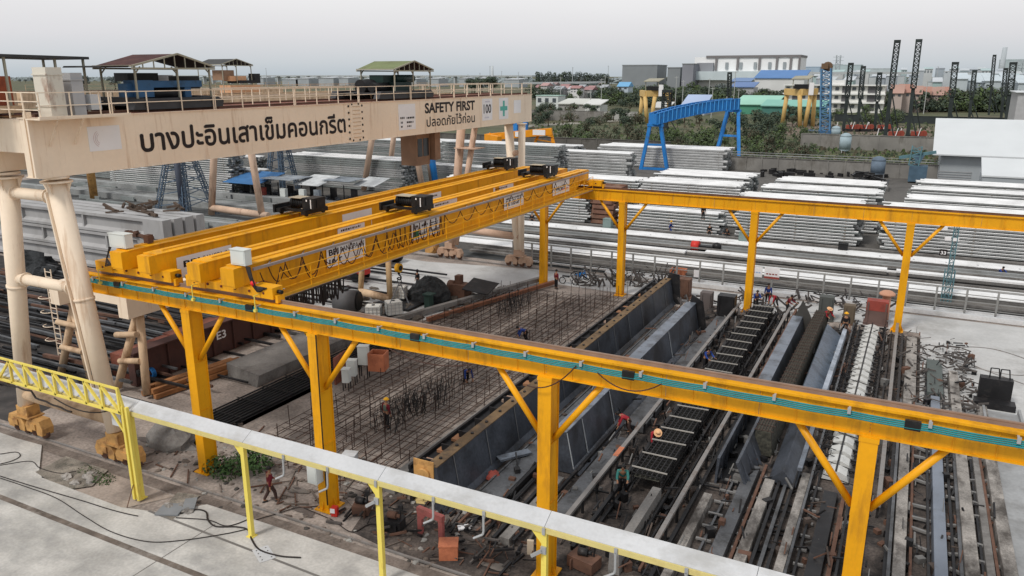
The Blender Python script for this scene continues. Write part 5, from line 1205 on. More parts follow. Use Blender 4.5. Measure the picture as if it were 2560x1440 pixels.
for i in range(9):
    y = 25.6 + i * 1.05
    for xa, xb in ((-5.9, -5.3), (-4.5, -4.2), (-2.2, -1.85)):
        b = MB(); b.bar((xa, y, .2), (xb, y, .2), .1, .08); single(b, 'cross_tie', mat('grey_tie', (.20, .195, .19)), 'short grey cross tie between the bed strips below the tied net', 'tie', 'cross ties between the lower beds')
b = MB(); r = random.Random(33)
for i in range(150):
    x = r.uniform(1.3, 5.0); y = r.uniform(46, 57.5); b.bar((x, y, .15 + r.uniform(0, .5)), (x + r.uniform(-.9, .9), y + r.uniform(-.7, .7), .2 + r.uniform(0, .5)), r.uniform(.04, .1))
tag(b.build('anchor_clutter', mat('grey_brown_clutter', (.085, .075, .07), .8, 0, .4, 2)), 'stressing gear and offcuts piled at the far ends of the right hand beds', 'clutter', None, 'stuff')
b = MB(); b.box(5.1, 6.7, 42.0, 46.8, .05, .35); b.box(5.0, 5.12, 41.5, 47.0, .05, .6); b.box(6.68, 6.8, 41.5, 47, .05, .6); single(b, 'casting_bed', M_WETC, 'pale flat slab bed in front of the black bulkhead at the right', 'casting bed')
t = thing('bulkhead', 'black steel bulkhead with two lifting loops at the right edge', 'bulkhead', (5.6, 49, .03))
b = MB(); b.box(4.9, 6.5, 48.6, 49.2, .05, 1.55); b.box(4.7, 6.7, 47.8, 48.6, .05, .4); b.build('block', M_DSTEEL, t)
for x in (5.35, 5.85):
    b = MB(); b.pipe([(x, 48.9, 1.5), (x, 48.9, 2.1), (x + .4, 48.95, 2.1), (x + .5, 49, 1.5)], .035, 5); b.build('lifting_loop', M_DSTEEL, t)
cables('ground_cable', 'thin wire curled in big loops on the pale concrete at the right', bez([(2.6, 57, .06), (4.5, 55, .06), (7.5, 54.5, .06), (8.8, 57, .06), (6.5, 59.3, .06), (4.2, 58.4, .06), (4.8, 55.5, .06), (8, 52.6, .06)]), .03, M_RAIL)
# far bulkheads
def blockhead(label, px, py, sx_, sy_, sz_, m, cap=None, name='bulkhead'):
    c = gz(px, py, 0); t = thing(name, label, 'bulkhead', (c.x, c.y, .03)); b = MB()
    b.box(c.x - sx_ / 2, c.x + sx_ / 2, c.y - sy_ / 2, c.y + sy_ / 2, .03, sz_); b.box(c.x - sx_ / 2 - .1, c.x + sx_ / 2 + .1, c.y - sy_ / 2 - .05, c.y + sy_ / 2 + .05, .03, .25)
    b.box(c.x - sx_ / 2 + .08, c.x - sx_ / 2 + .2, c.y - sy_ / 2 - .08, c.y - sy_ / 2, .25, sz_ - .1); b.box(c.x + sx_ / 2 - .2, c.x + sx_ / 2 - .08, c.y - sy_ / 2 - .08, c.y - sy_ / 2, .25, sz_ - .1); b.build('block', m, t)
    if cap: b = MB(); b.box(c.x - sx_ / 2 + .02, c.x + sx_ / 2 - .02, c.y - sy_ / 2 - .02, c.y + sy_ / 2 + .02, sz_ * .62, sz_ + .02); b.build('cap', cap, t)
    return t
blockhead('red topped stressing block at the end of the white ribbed segments', 2188, 812, 1.5, .8, 1.9, mat('brown_block', (.14, .09, .08), .8, 0, .2, 1), M_REDD)
blockhead('dark stressing block left of the third far column', 1815, 790, 1.3, 1.0, 1.7, M_DSTEEL); blockhead('brown grey stressing block behind the second form end', 1765, 775, .9, .8, 1.5, mat('brown_grey_block', (.12, .10, .095), .8))
blockhead('grey green stressing block at the far end of the tied net', 2062, 800, 1.0, .9, 1.9, mat('grey_green_block', (.08, .085, .08), .8)); blockhead('brown post block beside the yellow helmet worker', 2120, 810, .8, .7, 1.5, mat('mud_block', (.13, .10, .07), .8))
blockhead('brown block with white box, right of the tall form end plate', 1710, 745, 1.0, .9, 1.7, M_RUST)
c = gz(1695, 700, 0); openbox('steel_bin', 'small orange steel bin on the road beyond the tall form', 'bin', (c.x, c.y, .05), 1.3, 1.0, 1.0, M_ORANGE)
c = gz(2210, 800, 0); b = MB(); b.tube((c.x, c.y, .05), (c.x, c.y, 2.0), .3, n=12); b.ball((c.x, c.y, 2.0), .6, .6, .35, z0=0); single(b, 'covered_post', [mat('peach_cover', (.55, .30, .2), .8)], 'post with a peach coloured cone cover behind the red topped block', 'post')
b = MB(); r = random.Random(17)
for i in range(150):
    c = gz(r.uniform(1690, 2240), r.uniform(745, 800), 0); b.bar((c.x, c.y, .05 + r.uniform(0, .5)), (c.x + r.uniform(-.8, .8), c.y + r.uniform(-.8, .8), .1 + r.uniform(.1, .9)), r.uniform(.05, .16))
tag(b.build('end_clutter', mat('dark_end_clutter', (.07, .062, .06), .8, 0, .5, 2)), 'jacks, props and offcuts around the far ends of the forms', 'clutter', None, 'stuff')
# ================================================================== PEOPLE
def skin_mesh(name, V, Ed, Rd, m, sub=1):
    me = bpy.data.meshes.new(name); me.from_pydata([tuple(v) for v in V], Ed, []); o = bpy.data.objects.new(name, me); COL.objects.link(o)
    o.modifiers.new('s', 'SKIN'); o.modifiers['s'].use_smooth_shade = True
    if not me.skin_vertices: me.skin_vertices.new()
    for i, r_ in enumerate(Rd): me.skin_vertices[0].data[i].radius = (r_, r_) if not isinstance(r_, tuple) else r_
    me.skin_vertices[0].data[0].use_root = True
    if sub: q = o.modifiers.new('d', 'SUBSURF'); q.levels = sub; q.render_levels = sub
    bpy.context.view_layer.update()
    nm = bpy.data.meshes.new_from_object(o.evaluated_get(bpy.context.evaluated_depsgraph_get())); nm.name = name
    bpy.data.objects.remove(o); bpy.data.meshes.remove(me)
    nm.materials.clear(); nm.materials.append(m); return nm
def person(label, loc, rz, pose, shirt, pants, head='hair', sleeve=True, size=1.0, vest=None):
    """facing -Y before turning; pose: dict with lean, hip, knees, arms"""
    lean = pose.get('lean', 0.05); hip = pose.get('hip', .92)
    P0 = Vector((0, 0, hip)); td = Vector((0, -sin(lean), cos(lean)))
    chest = P0 + td * .36; neck = P0 + td * .52
    hd = (td + Vector((0, -.25 * sin(lean), .35))).normalized() if lean > .3 else td
    chin = neck + hd * .07; hc = neck + hd * .17 + Vector((0, -.015, 0)); ht = neck + hd * .27
    V = [P0, P0 + td * .18, chest, neck, chin, hc, ht]; E = [(0, 1), (1, 2), (2, 3), (3, 4), (4, 5), (5, 6)]; R = [(.15, .11), (.135, .10), (.16, .11), .06, .065, .092, .075]
    nose = len(V); V.append(hc + Vector((0, -.10, -.01))); E.append((5, nose)); R.append(.018)
    J = {}
    for s, sh, el, wr in pose['arms']:
        S = chest + Vector((s * .20, 0, 0)) + td * .06
        e_ = S + Vector(sh).normalized() * .29; w_ = e_ + Vector(el).normalized() * .25
        i = len(V); V += [S, e_, w_]; E += [(2, i), (i, i + 1), (i + 1, i + 2)]; R += [.058, .046, .033]
        d = Vector(el).normalized(); pm = w_ + d * .07; V.append(pm); E.append((i + 2, i + 3)); R.append(.036)
        sd_ = Vector((1, 0, 0)) if abs(d.x) < .8 else Vector((0, 1, 0)); u = d.cross(sd_).normalized(); v = d.cross(u)
        for k, (off, ln) in enumerate(((-.03, .065), (-.010, .078), (.012, .074), (.032, .055))):
            a = len(V); V += [pm + v * off + d * .03, pm + v * off + d * (.03 + ln * .55) + u * .008, pm + v * off + d * (.03 + ln * .95) + u * .025]; E += [(i + 3, a), (a, a + 1), (a + 1, a + 2)]; R += [.0095, .009, .0075]
        a = len(V); V += [w_ + d * .03 - v * .04, w_ + d * .075 - v * .062 + u * .012]; E += [(i + 2, a), (a, a + 1)]; R += [.011, .009]
        J.setdefault('arm', []).append((S, e_, w_))
    for s, kn, an in pose['legs']:
        h_ = P0 + Vector((s * .095, 0, -.03)); k_ = Vector((s * .11 + kn[0], kn[1], kn[2])); a_ = Vector((s * .11 + an[0], an[1], an[2]))
        i = len(V); V += [h_, k_, a_, a_ + Vector((0, -.15, -.045))]; E += [(0, i), (i, i + 1), (i + 1, i + 2), (i + 2, i + 3)]; R += [.095, .062, .045, (.045, .032)]
        J.setdefault('leg', []).append((h_, k_, a_))
    root = thing('person', label, 'person', (0, 0, 0))
    me = skin_mesh('body', V, E, R, M_SKIN); o = bpy.data.objects.new('body', me); COL.objects.link(o); o.parent = root
    V = [P0 - td * .02, P0 + td * .18, chest, chest + td * .10]; E = [(0, 1), (1, 2), (2, 3)]; R = [(.172, .132), (.16, .122), (.19, .135), (.085, .075)]
    for S, e_, w_ in J['arm']:
        i = len(V); mid = e_.lerp(w_, .82 if sleeve else .05); V += [S, e_, mid]; E += [(2, i), (i, i + 1), (i + 1, i + 2)]; R += [.078, .064, .052]
    o = bpy.data.objects.new('shirt', skin_mesh('shirt', V, E, R, shirt)); COL.objects.link(o); o.parent = root
    if vest is not None:
        o = bpy.data.objects.new('vest', skin_mesh('vest', [P0 + td * .02, P0 + td * .2, chest + td * .02, chest + td * .1], [(0, 1), (1, 2), (2, 3)], [(.185, .145), (.175, .138), (.19, .15), (.12, .10)], vest)); COL.objects.link(o); o.parent = root
    V = [P0 + td * .05, P0 - td * .03]; E = [(0, 1)]; R = [(.165, .125), (.17, .13)]
    for h_, k_, a_ in J['leg']:
        i = len(V); V += [h_, k_, a_ + Vector((0, 0, .03))]; E += [(1, i), (i, i + 1), (i + 1, i + 2)]; R += [.112, .082, .066]
    o = bpy.data.objects.new('trousers', skin_mesh('trousers', V, E, R, pants)); COL.objects.link(o); o.parent = root
    for h_, k_, a_ in J['leg']:
        b = MB(); b.ball((a_.x, a_.y - .06, a_.z - .085), .055, .14, .085, 10, 5, 0.0); b.build('boot', M_BLACK, root)
    b = MB(); up = hd
    if head in ('helmet', 'straw'):
        b.ball(hc + up * .02, .125, .14, .125, 14, 6, 0.0); b.tube(hc + up * .02, hc + up * .035, .16 if head == 'helmet' else .21, n=16); b.build('helmet' if head == 'helmet' else 'straw_hat', M_HELY if head == 'helmet' else M_HELO, root)
    elif head == 'hood':
        b.ball(hc + Vector((0, .03, -.01)), .135, .13, .16, 14, 8, -.9); b.build('hood', shirt, root)
    else:
        b.ball(hc + Vector((0, .022, .012)) + up * .01, .107, .112, .112, 14, 7, -.35); b.build('hair', M_HAIR, root)
    b = MB()
    for s in (-.035, .035): b.ball(hc + Vector((s, -.088, .012)), .012, .01, .009, 6, 4)
    b.build('eyes', M_INK, root)
    b = MB(); b.box(hc.x - .025, hc.x + .025, hc.y - .094, hc.y - .085, hc.z - .058, hc.z - .05); b.build('mouth', M_MAROON, root)
    root.scale = (size,) * 3; root.location = loc; root.rotation_euler = (0, 0, rz); return root
STAND = dict(lean=.04, hip=.93, arms=[(-1, (-.18, .02, -1), (-.05, -.25, -1), 0), (1, (.18, .02, -1), (.05, -.25, -1), 0)], legs=[(-1, (0, -.02, .49), (-.02, .02, .09)), (1, (0, -.02, .49), (.02, 0, .09))])
WALK = dict(lean=.08, hip=.91, arms=[(-1, (-.15, .35, -1), (-.05, .05, -1), 0), (1, (.15, -.4, -1), (.05, -.9, -.6), 0)], legs=[(-1, (0, -.18, .5), (0, -.22, .09)), (1, (0, .02, .48), (0, .26, .11))])
BEND = dict(lean=1.15, hip=.82, arms=[(-1, (-.1, -.3, -1), (.05, -.35, -1), 0), (1, (.1, -.35, -1), (-.05, -.4, -1), 0)], legs=[(-1, (-.02, -.12, .45), (-.03, .05, .09)), (1, (.02, -.02, .44), (.03, .16, .09))])
WORK = dict(lean=.5, hip=.88, arms=[(-1, (-.15, -.6, -.9), (.1, -1, -.3), 0), (1, (.15, -.7, -.8), (-.1, -1, -.2), 0)], legs=[(-1, (-.03, -.1, .47), (-.05, 0, .09)), (1, (.03, .02, .47), (.06, .14, .09))])
CROUCH = dict(lean=.6, hip=.42, arms=[(-1, (-.1, -.9, -.5), (.1, -.6, -.8), 0), (1, (.1, -.9, -.5), (-.1, -.6, -.8), 0)], legs=[(-1, (-.08, -.36, .46), (-.05, -.06, .09)), (1, (.08, -.34, .44), (.05, -.02, .09))])
PP = [
 ('man in maroon shirt and brown trousers walking left of the second near column', (677, 1255), 0, 2.7, WALK, M_MAROON, M_CLBRN, 'hair', None),
 ('worker with yellow helmet and grey vest over maroon shirt among the cages', (967, 1071), .03, 2.9, STAND, M_MAROON, M_CLBLK, 'helmet', M_CLGRN),
 ('worker in blue shirt bending over the cage left of the third near column', (1165, 960), .03, .9, BEND, M_CLBLU, M_CLBLK, 'hair', None),
 ('worker in blue stooping in the cages just above the near runway rail', (1315, 856), .03, -.9, BEND, M_CLBLU, M_CLBLK, 'hair', None),
 ('person in black hooded jacket standing by the dark heap on the yard road', (1045, 722), .04, -.4, STAND, M_CLBLK, M_CLBLK, 'hood', None),
 ('person in dark red jacket standing right of the first far column', (1390, 722), .05, 2.6, STAND, M_MAROON, M_CLBLK, 'hair', None),
 ('worker with yellow helmet and blue overalls walking on the long holed bed', (1675, 588), .05, 1.6, WALK, M_CLBLU, M_CLBLU, 'helmet', None),
 ('dark clothed worker standing before the low pile stack', (1772, 597), .05, .5, STAND, M_CLBLK, M_CLBLK, 'hair', None),
 ('dark clothed worker with maroon hat stooping at the end of the low pile stack', (1820, 603), .05, -.6, WORK, M_CLBLK, M_CLBLK, 'hair', None),
 ('worker in black standing on top of the low pile stack', (1757, 550), 2.9, .8, STAND, M_CLBLK, M_CLBLK, 'hair', None),
 ('worker in blue jacket crouching at the far end of the long ladder tied cage', (1888, 772), .3, .4, WORK, M_CLBLU, M_CLBLK, 'hair', None),
 ('worker in blue standing behind the crouching one by the third far column', (1918, 760), .05, .2, STAND, M_CLBLU, M_CLBLK, 'hair', None),
 ('worker in red jacket bending at the far end of the long ladder tied cage', (1938, 768), .2, -.6, BEND, M_CLRED, M_CLBLK, 'hair', None),
 ('worker in dark red with a blue cap between two cage ends', (1966, 785), .2, 1.2, WORK, M_MAROON, M_CLBLK, 'hair', None),
 ('worker in red with a straw hat at the end of the tied net', (2062, 818), .2, .7, WORK, M_CLRED, M_CLBLK, 'straw', None),
 ('worker in black with a yellow helmet by the leaning bright form', (2110, 838), .05, .2, STAND, M_CLBLK, M_CLBLK, 'helmet', None),
 ('worker in crimson shirt reaching left over the thin rail below the near runway', (1572, 1085), .1, -1.2, BEND, M_CLRED, M_CLBRN, 'hair', None),
 ('worker in crimson with a straw hat stooping beside the long cage', (1632, 1120), .1, .6, BEND, M_CLRED, M_CLBRN, 'straw', None),
 ('worker in teal and white at the near end of the long cage', (1555, 1235), .05, .3, WORK, M_CLTEAL, M_CLBLK, 'hair', None),
 ('worker in blue kneeling on the dark bed near the right edge', (2497, 693), .05, .6, CROUCH, M_CLBLU, M_CLBLK, 'hair', None),
 ('worker in blue clothes standing in the cage left of the thin rail', (1762, 925), .05, .9, WORK, M_CLBLU, M_CLBLK, 'hair', None),
 ('dark clothed worker standing on the bed behind the left brace of the first far column', (1330, 566), .05, .3, STAND, M_CLBLK, M_CLBLK, 'hair', None)]
for (lab, px, z, rz, pose, sh, pn, hd, vs) in PP:
    p = gz(px[0], px[1], z); person(lab, (p.x, p.y, z), rz, pose, sh, pn, hd, True, 1.0, vs)
# ================================================================== LONG CASTING BEDS BEYOND THE YARD (run along X)
def holes_bed(label, x0, x1, y0, y1, h, holes=True, top=M_CONCW):
    t = thing('casting_bed', label, 'casting bed', (x0, y0, .02)); b = MB(); b.box(x0, x1, y0, y1, .03, h); b.build('bed_body', M_CONCB, t)
    b = MB(); b.box(x0 - .02, x1 + .02, y0 - .05, y1 + .05, h, h + .07); b.build('bed_top', top, t)
    if holes:
        b = MB(); x = x0 + 1.2
        while x < x1: b.cbox((x + RND.uniform(-.3, .3), y0 + .3 * (y1 - y0), h + .07), .16, .16, .012, RND.uniform(0, 1)); x += 2.9
        b.build('socket', M_INK, t)
    return t
holes_bed('long white topped concrete bed with small holes along the foot of the pile stacks', -64, 16, 82.4, 84.6, .75)
b = MB(); b.box(-120, 16, 80.0, 80.3, .3, .65); b.box(-120, 16, 81.2, 81.5, .3, .7); single(b, 'bed_rail', M_CONC, 'pair of pale rails along the near side of the holed bed', 'rail')
b = MB(); b.box(-36, 16, 74.6, 82, .05, .06); struct(b, 'bed_trench', mat('trench_dirt', (.055, .05, .047), .9, 0, .3, .6))
b = MB(); b.box(-58, -19.4, 76.4, 77.3, .35, .62); b.box(-58 + .4, -19.4 - .4, 76.4 + .2, 77.3 - .2, .1, .35); b.cur = 1; b.box(-58 - .01, -19.4 + .01, 76.4 - .01, 77.3 + .01, .62, .80); single(b, 'bed_girder', [M_CONCB, M_CONCW], 'long pale bed girder left of the red motor in the dark trench', 'girder')
b = MB(); b.box(-17.6, -.9, 77.3, 78.3, .35, .62); b.box(-17.6 + .4, -.9 - .4, 77.3 + .2, 78.3 - .2, .1, .35); b.cur = 1; b.box(-17.6 - .01, -.9 + .01, 77.3 - .01, 78.3 + .01, .62, .80); single(b, 'bed_girder', [M_CONCB, M_CONCW], 'long pale bed girder right of the red motor in the dark trench', 'girder')
b = MB(); b.box(-.1, 18, 77.4, 78.2, .35, .62); b.box(-.1 + .4, 18 - .4, 77.4 + .2, 78.2 - .2, .1, .35); b.cur = 1; b.box(-.1 - .01, 18 + .01, 77.4 - .01, 78.2 + .01, .62, .80); single(b, 'bed_girder', [M_CONCB, M_CONCW], 'pale bed girder at the right edge in the dark trench', 'girder')
holes_bed('white topped bed nearest the grey fence', -66, 18, 70.3, 72.2, .80, False)
for i, (y, z, m_) in enumerate(((67.6, .35, 0), (68.2, .5, 1), (69.1, .3, 0), (73.0, .35, 1), (73.7, .5, 0), (74.3, .3, 1), (75.4, .35, 0), (78.9, .4, 0), (79.5, .45, 1), (85.6, .5, 1), (86.3, .4, 0), (87.2, .45, 1), (67.9, .75, 1), (72.6, .6, 0), (74.7, .75, 1), (76.0, .25, 1), (78.6, .22, 1), (79.2, .75, 1), (81.8, .3, 1), (85.2, .75, 1), (88.0, .3, 1), (86.8, .7, 1))):
    b = MB(); b.box(-66 if y > 72 else -34, 18, y, y + .22, z - .16, z); single(b, 'bed_rail', (M_CONCW, M_KERB)[m_], 'narrow pale rail or pipe running along the long beds behind the fence', 'rail', 'narrow rails along the long beds')
b = MB(); b.quad((-66, 67.3, .045), (18, 67.3, .045), (18, 90, .045), (-66, 90, .045)); struct(b, 'bed_floor', mat('wet_dark_floor', (.075, .078, .078), .8, 0, .35, .3, (.16, .165, .165), .7, .25))
b = MB(); b.box(-40, 18, 68.6, 69.0, .3, .5); b.box(-40, 18, 69.5, 69.8, .3, .6); single(b, 'bed_rail', M_KERB, 'low grey rails between the fence and the first white topped bed', 'rail')
b = MB(); b.box(-24.5, 18, 67.2, 68.2, .04, .22); b.box(-24, 18, 66.25, 66.6, .04, .38); single(b, 'kerb_wall', M_CONCW, 'low white kerb along the foot of the grey post fence', 'kerb')
# grey post fence
fn = thing('post_fence', 'long grey post and rail fence behind the far runway columns', 'fence', (-25, 66.9, .05))
for i in range(25):
    x = -34 + i * 2.05
    b = MB(); b.bar((x, 66.9, .05), (x, 66.9, 2.3), .14); b.build('post', mat('fence_grey', (.30, .30, .29), .8, 0, .1, 1), fn)
b = MB()
for z in (.7, 1.25, 1.8, 2.25): b.bar((-34, 66.98, z), (15.2, 66.98, z), .06)
b.build('fence_rail', mat('fence_grey', (.30, .30, .29)), fn)
for (px0, px1, py0, py1, nm, c_) in ((1872, 1907, 668, 690, 'white notice board with blue marks on the grey fence', 0), (1910, 1950, 671, 695, 'white notice board with red lower edge on the grey fence', 1), (1734, 1748, 676, 692, 'small blank white board on the grey fence', 2)):
    a, c = gy(px0, py1, 66.8), gy(px1, py0, 66.8); b = MB(); b.box(a.x, c.x, 66.78, 66.81, a.z, c.z); s = tag(b.build('notice_board', M_WHITE), nm, 'board')
    if c_ < 2:
        b = MB(); w_ = c.x - a.x
        if c_ == 1: b.box(a.x, c.x, 66.77, 66.779, a.z, a.z + .18)
        for i in range(4): b.box(a.x + w_ * (.12 + .2 * i), a.x + w_ * (.26 + .2 * i), 66.77, 66.779, a.z + .35, a.z + .45)
        b.build('print', M_REDD if c_ else mat('faint_blue_print', (.3, .4, .6)), s)
# red motor unit and blue figures in the trench
c = gz(1745, 632, .05); t = thing('drive_motor', 'red motor unit sitting between the long bed girders', 'motor', (c.x, c.y, .05)); b = MB(); b.tube((c.x - .7, c.y, .75), (c.x + .1, c.y, .75), .55, n=14); b.build('motor', M_RED, t); b = MB(); b.box(c.x + .1, c.x + 1.6, c.y - .4, c.y + .4, .1, .9); b.ball((c.x + 1.9, c.y, .9), .5, .45, .45, 10, 5); b.build('gear_case', M_BLACK, t)
c = gz(1858, 602, .8); ubox('control_cabinet', 'grey green box on the holed bed left of the third far column', 'cabinet', (c.x, c.y, .85), .9, .7, .9, mat('grey_green_box', (.18, .24, .23), .6))
c = gz(2107, 625, .8); ubox('control_cabinet', 'black box on the holed bed right of the third far column', 'cabinet', (c.x, c.y, .85), .9, .6, .6, M_BLACK)
c = gz(1520, 568, .8); ubox('control_cabinet', 'green grey bin beside the holed bed at the red brown stack', 'bin', (c.x, c.y, .5), 1.0, .9, 1.3, mat('grey_green_box', (.18, .24, .23)))
# lamp post with number plate
c = gz(2362, 765, 0); lp = thing('lamp_post', 'weathered blue lattice lamp post with white floodlights and a 33 plate', 'lamp post', (c.x, c.y, 0))
b = MB(); b.truss((c.x, c.y, 0), (c.x, c.y, 7.2), .32, 14, .045); b.truss((c.x, c.y, 0), (c.x, c.y, 3.0), .7, 4, .045); b.build('mast', mat('weathered_teal', (.10, .20, .23), .7, 0, .2, 1), lp)
b = MB(); b.bar((c.x - 1.0, c.y, 5.25), (c.x + .9, c.y, 5.25), .05); b.bar((c.x - .6, c.y, 7.1), (c.x + .6, c.y, 7.1), .05); b.build('cross_arm', M_GALV, lp)
for x, z in ((-.85, 6.3), (-.5, 5.5), (.05, 5.5), (.6, 7.1)):
    b = MB(); b.cbox((c.x + x, c.y - .1, z - .12), .42, .2, .26, .2); b.build('floodlight', M_WHITE, lp)
b = MB(); b.box(c.x - .95, c.x - .4, c.y - .25, c.y - .22, 4.15, 4.65); s = b.build('number_plate', M_INK, lp); b = MB(); text_mb(b, '33', (c.x - .86, c.y - .262, 4.26), (1, 0, 0), (0, 0, 1), .38, .36, .03); b.build('lettering', M_WHITE, s)

# ================================================================== CONCRETE PILE STACKS
PILE_N = [0]; REST = MB(); LAYM = [M_CONC, M_CONCD, mat('grey_concrete', (.35, .355, .355), .85, 0, .15, .4, (.22, .22, .215), .5, .5, fine=.06)]
_pm = {}
def pile_mesh(ln, w_, h, mi):
    k = (round(ln * 2), round(w_ * 50), round(h * 50), mi)
    if k not in _pm:
        me = bpy.data.meshes.new('concrete_pile'); l2, e_ = ln / 2, .045
        pr = [(-w_ / 2 + e_, 0), (w_ / 2 - e_, 0), (w_ / 2, e_), (w_ / 2, h - e_), (w_ / 2 - e_, h), (-w_ / 2 + e_, h), (-w_ / 2, h - e_), (-w_ / 2, e_)]
        V = [(-l2, y, z) for y, z in pr] + [(l2, y, z) for y, z in pr]
        me.from_pydata(V, [], [tuple(reversed(range(8))), tuple(range(8, 16))] + [(i, (i + 1) % 8, (i + 1) % 8 + 8, i + 8) for i in range(8)])
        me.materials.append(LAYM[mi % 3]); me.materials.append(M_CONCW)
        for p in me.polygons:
            if p.center.z > h * .7 and abs(p.normal.z) > .4: p.material_index = 1  # upper faces painted brighter than the sides, as lit from above
        _pm[k] = me
    return _pm[k]
def pile(x0, x1, y, z, w_, h, mi, label, group):
    if PILE_N[0] >= 296:
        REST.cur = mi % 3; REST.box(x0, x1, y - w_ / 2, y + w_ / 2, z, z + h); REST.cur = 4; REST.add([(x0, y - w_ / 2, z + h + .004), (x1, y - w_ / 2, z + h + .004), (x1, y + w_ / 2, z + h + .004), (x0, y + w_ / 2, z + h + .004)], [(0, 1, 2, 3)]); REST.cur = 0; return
    PILE_N[0] += 1
    o = bpy.data.objects.new('concrete_pile', pile_mesh(x1 - x0, w_, h, mi)); COL.objects.link(o); o.location = ((x0 + x1) / 2, y, z)
    tag(o, label, 'concrete pile', group)
def stack(label, x0, x1, y0, rows, layers, w_=.50, h=.25, z0=.15, jit=.55, gap=.085, seed=0, mi=0, front=True, step=None, allrows=1):
    """front column and top layer piles are objects of their own; hidden ones in between are left out"""
    r = random.Random(seed + 77); grp = 'piles: ' + label.split(' pile ')[-1]
    for l_ in range(layers):
        z = z0 + l_ * (h + gap)
        if l_ < layers - 1:
            for k in range(allrows):
                if front: pile(x0 + r.uniform(-jit, jit), x1 + r.uniform(-jit, jit), y0 + w_ / 2 + k * (w_ + .05) + r.uniform(-.03, .03), z, w_, h, mi + (1 if r.random() < .3 else 0), label, grp)
        else:
            for k in range(rows):
                pile(x0 + r.uniform(-jit, jit), x1 + r.uniform(-jit, jit), y0 + w_ / 2 + k * (w_ + .05), z + r.uniform(-.01, .02), w_, h, mi, label, grp)
    for l_ in range(layers - 1):
        z = z0 + l_ * (h + gap)
        for k in range(allrows, rows):
            REST.cur = r.choice((0, 1, 2)); ya = y0 + k * (w_ + .05); REST.box(x0 + r.uniform(-jit, jit), x1 + r.uniform(-jit, jit), ya, ya + w_, z, z + h)
    for xb in (x0 + 1.2, (x0 + x1) / 2, x1 - 1.2):
        REST.cur = 3
        for l_ in range(layers - 1): z = z0 + l_ * (h + gap) + h; REST.box(xb - .08, xb + .08, y0 + .02, y0 + rows * (w_ + .05), z, z + gap)
    REST.cur = 0
S = stack
# first row behind the holed bed (right to left)
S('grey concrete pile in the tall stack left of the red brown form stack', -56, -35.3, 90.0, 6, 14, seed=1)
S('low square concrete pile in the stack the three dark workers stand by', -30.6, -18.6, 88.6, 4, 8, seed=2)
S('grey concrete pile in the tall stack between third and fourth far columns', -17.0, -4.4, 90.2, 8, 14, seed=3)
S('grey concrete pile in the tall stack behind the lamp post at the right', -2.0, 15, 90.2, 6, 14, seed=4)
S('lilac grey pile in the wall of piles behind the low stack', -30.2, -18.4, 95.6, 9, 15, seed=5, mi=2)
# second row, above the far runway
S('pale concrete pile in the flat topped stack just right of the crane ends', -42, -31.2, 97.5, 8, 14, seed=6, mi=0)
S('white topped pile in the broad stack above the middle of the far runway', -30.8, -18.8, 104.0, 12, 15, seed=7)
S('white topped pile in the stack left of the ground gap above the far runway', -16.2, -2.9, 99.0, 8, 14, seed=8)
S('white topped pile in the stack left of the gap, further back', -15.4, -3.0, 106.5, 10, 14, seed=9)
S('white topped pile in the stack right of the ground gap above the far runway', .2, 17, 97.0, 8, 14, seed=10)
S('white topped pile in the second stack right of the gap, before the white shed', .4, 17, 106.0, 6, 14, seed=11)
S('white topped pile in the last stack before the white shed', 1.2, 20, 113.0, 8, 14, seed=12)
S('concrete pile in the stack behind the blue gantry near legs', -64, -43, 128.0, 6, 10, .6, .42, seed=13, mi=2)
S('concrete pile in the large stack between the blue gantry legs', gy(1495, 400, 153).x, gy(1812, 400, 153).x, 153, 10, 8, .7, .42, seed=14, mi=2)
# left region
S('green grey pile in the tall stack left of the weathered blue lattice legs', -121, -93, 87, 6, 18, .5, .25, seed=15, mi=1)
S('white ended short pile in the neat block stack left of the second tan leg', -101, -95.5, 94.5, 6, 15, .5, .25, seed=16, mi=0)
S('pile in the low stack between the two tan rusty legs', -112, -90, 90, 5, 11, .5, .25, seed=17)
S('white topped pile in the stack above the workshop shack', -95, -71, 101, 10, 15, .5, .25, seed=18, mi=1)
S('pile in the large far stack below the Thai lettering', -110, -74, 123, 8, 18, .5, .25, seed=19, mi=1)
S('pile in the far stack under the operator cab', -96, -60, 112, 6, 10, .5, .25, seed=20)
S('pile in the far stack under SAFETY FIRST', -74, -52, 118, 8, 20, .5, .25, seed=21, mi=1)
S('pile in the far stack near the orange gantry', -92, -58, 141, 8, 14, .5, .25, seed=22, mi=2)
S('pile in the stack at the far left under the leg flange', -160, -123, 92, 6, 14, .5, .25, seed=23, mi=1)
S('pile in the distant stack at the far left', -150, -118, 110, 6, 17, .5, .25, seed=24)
REST_O = REST.build('concrete_piles', LAYM + [mat('stack_spacer', (.16, .13, .10), .9), M_CONCW]); tag(REST_O, 'remaining concrete piles packed inside and behind the far stacks', 'concrete piles', None, 'stuff')
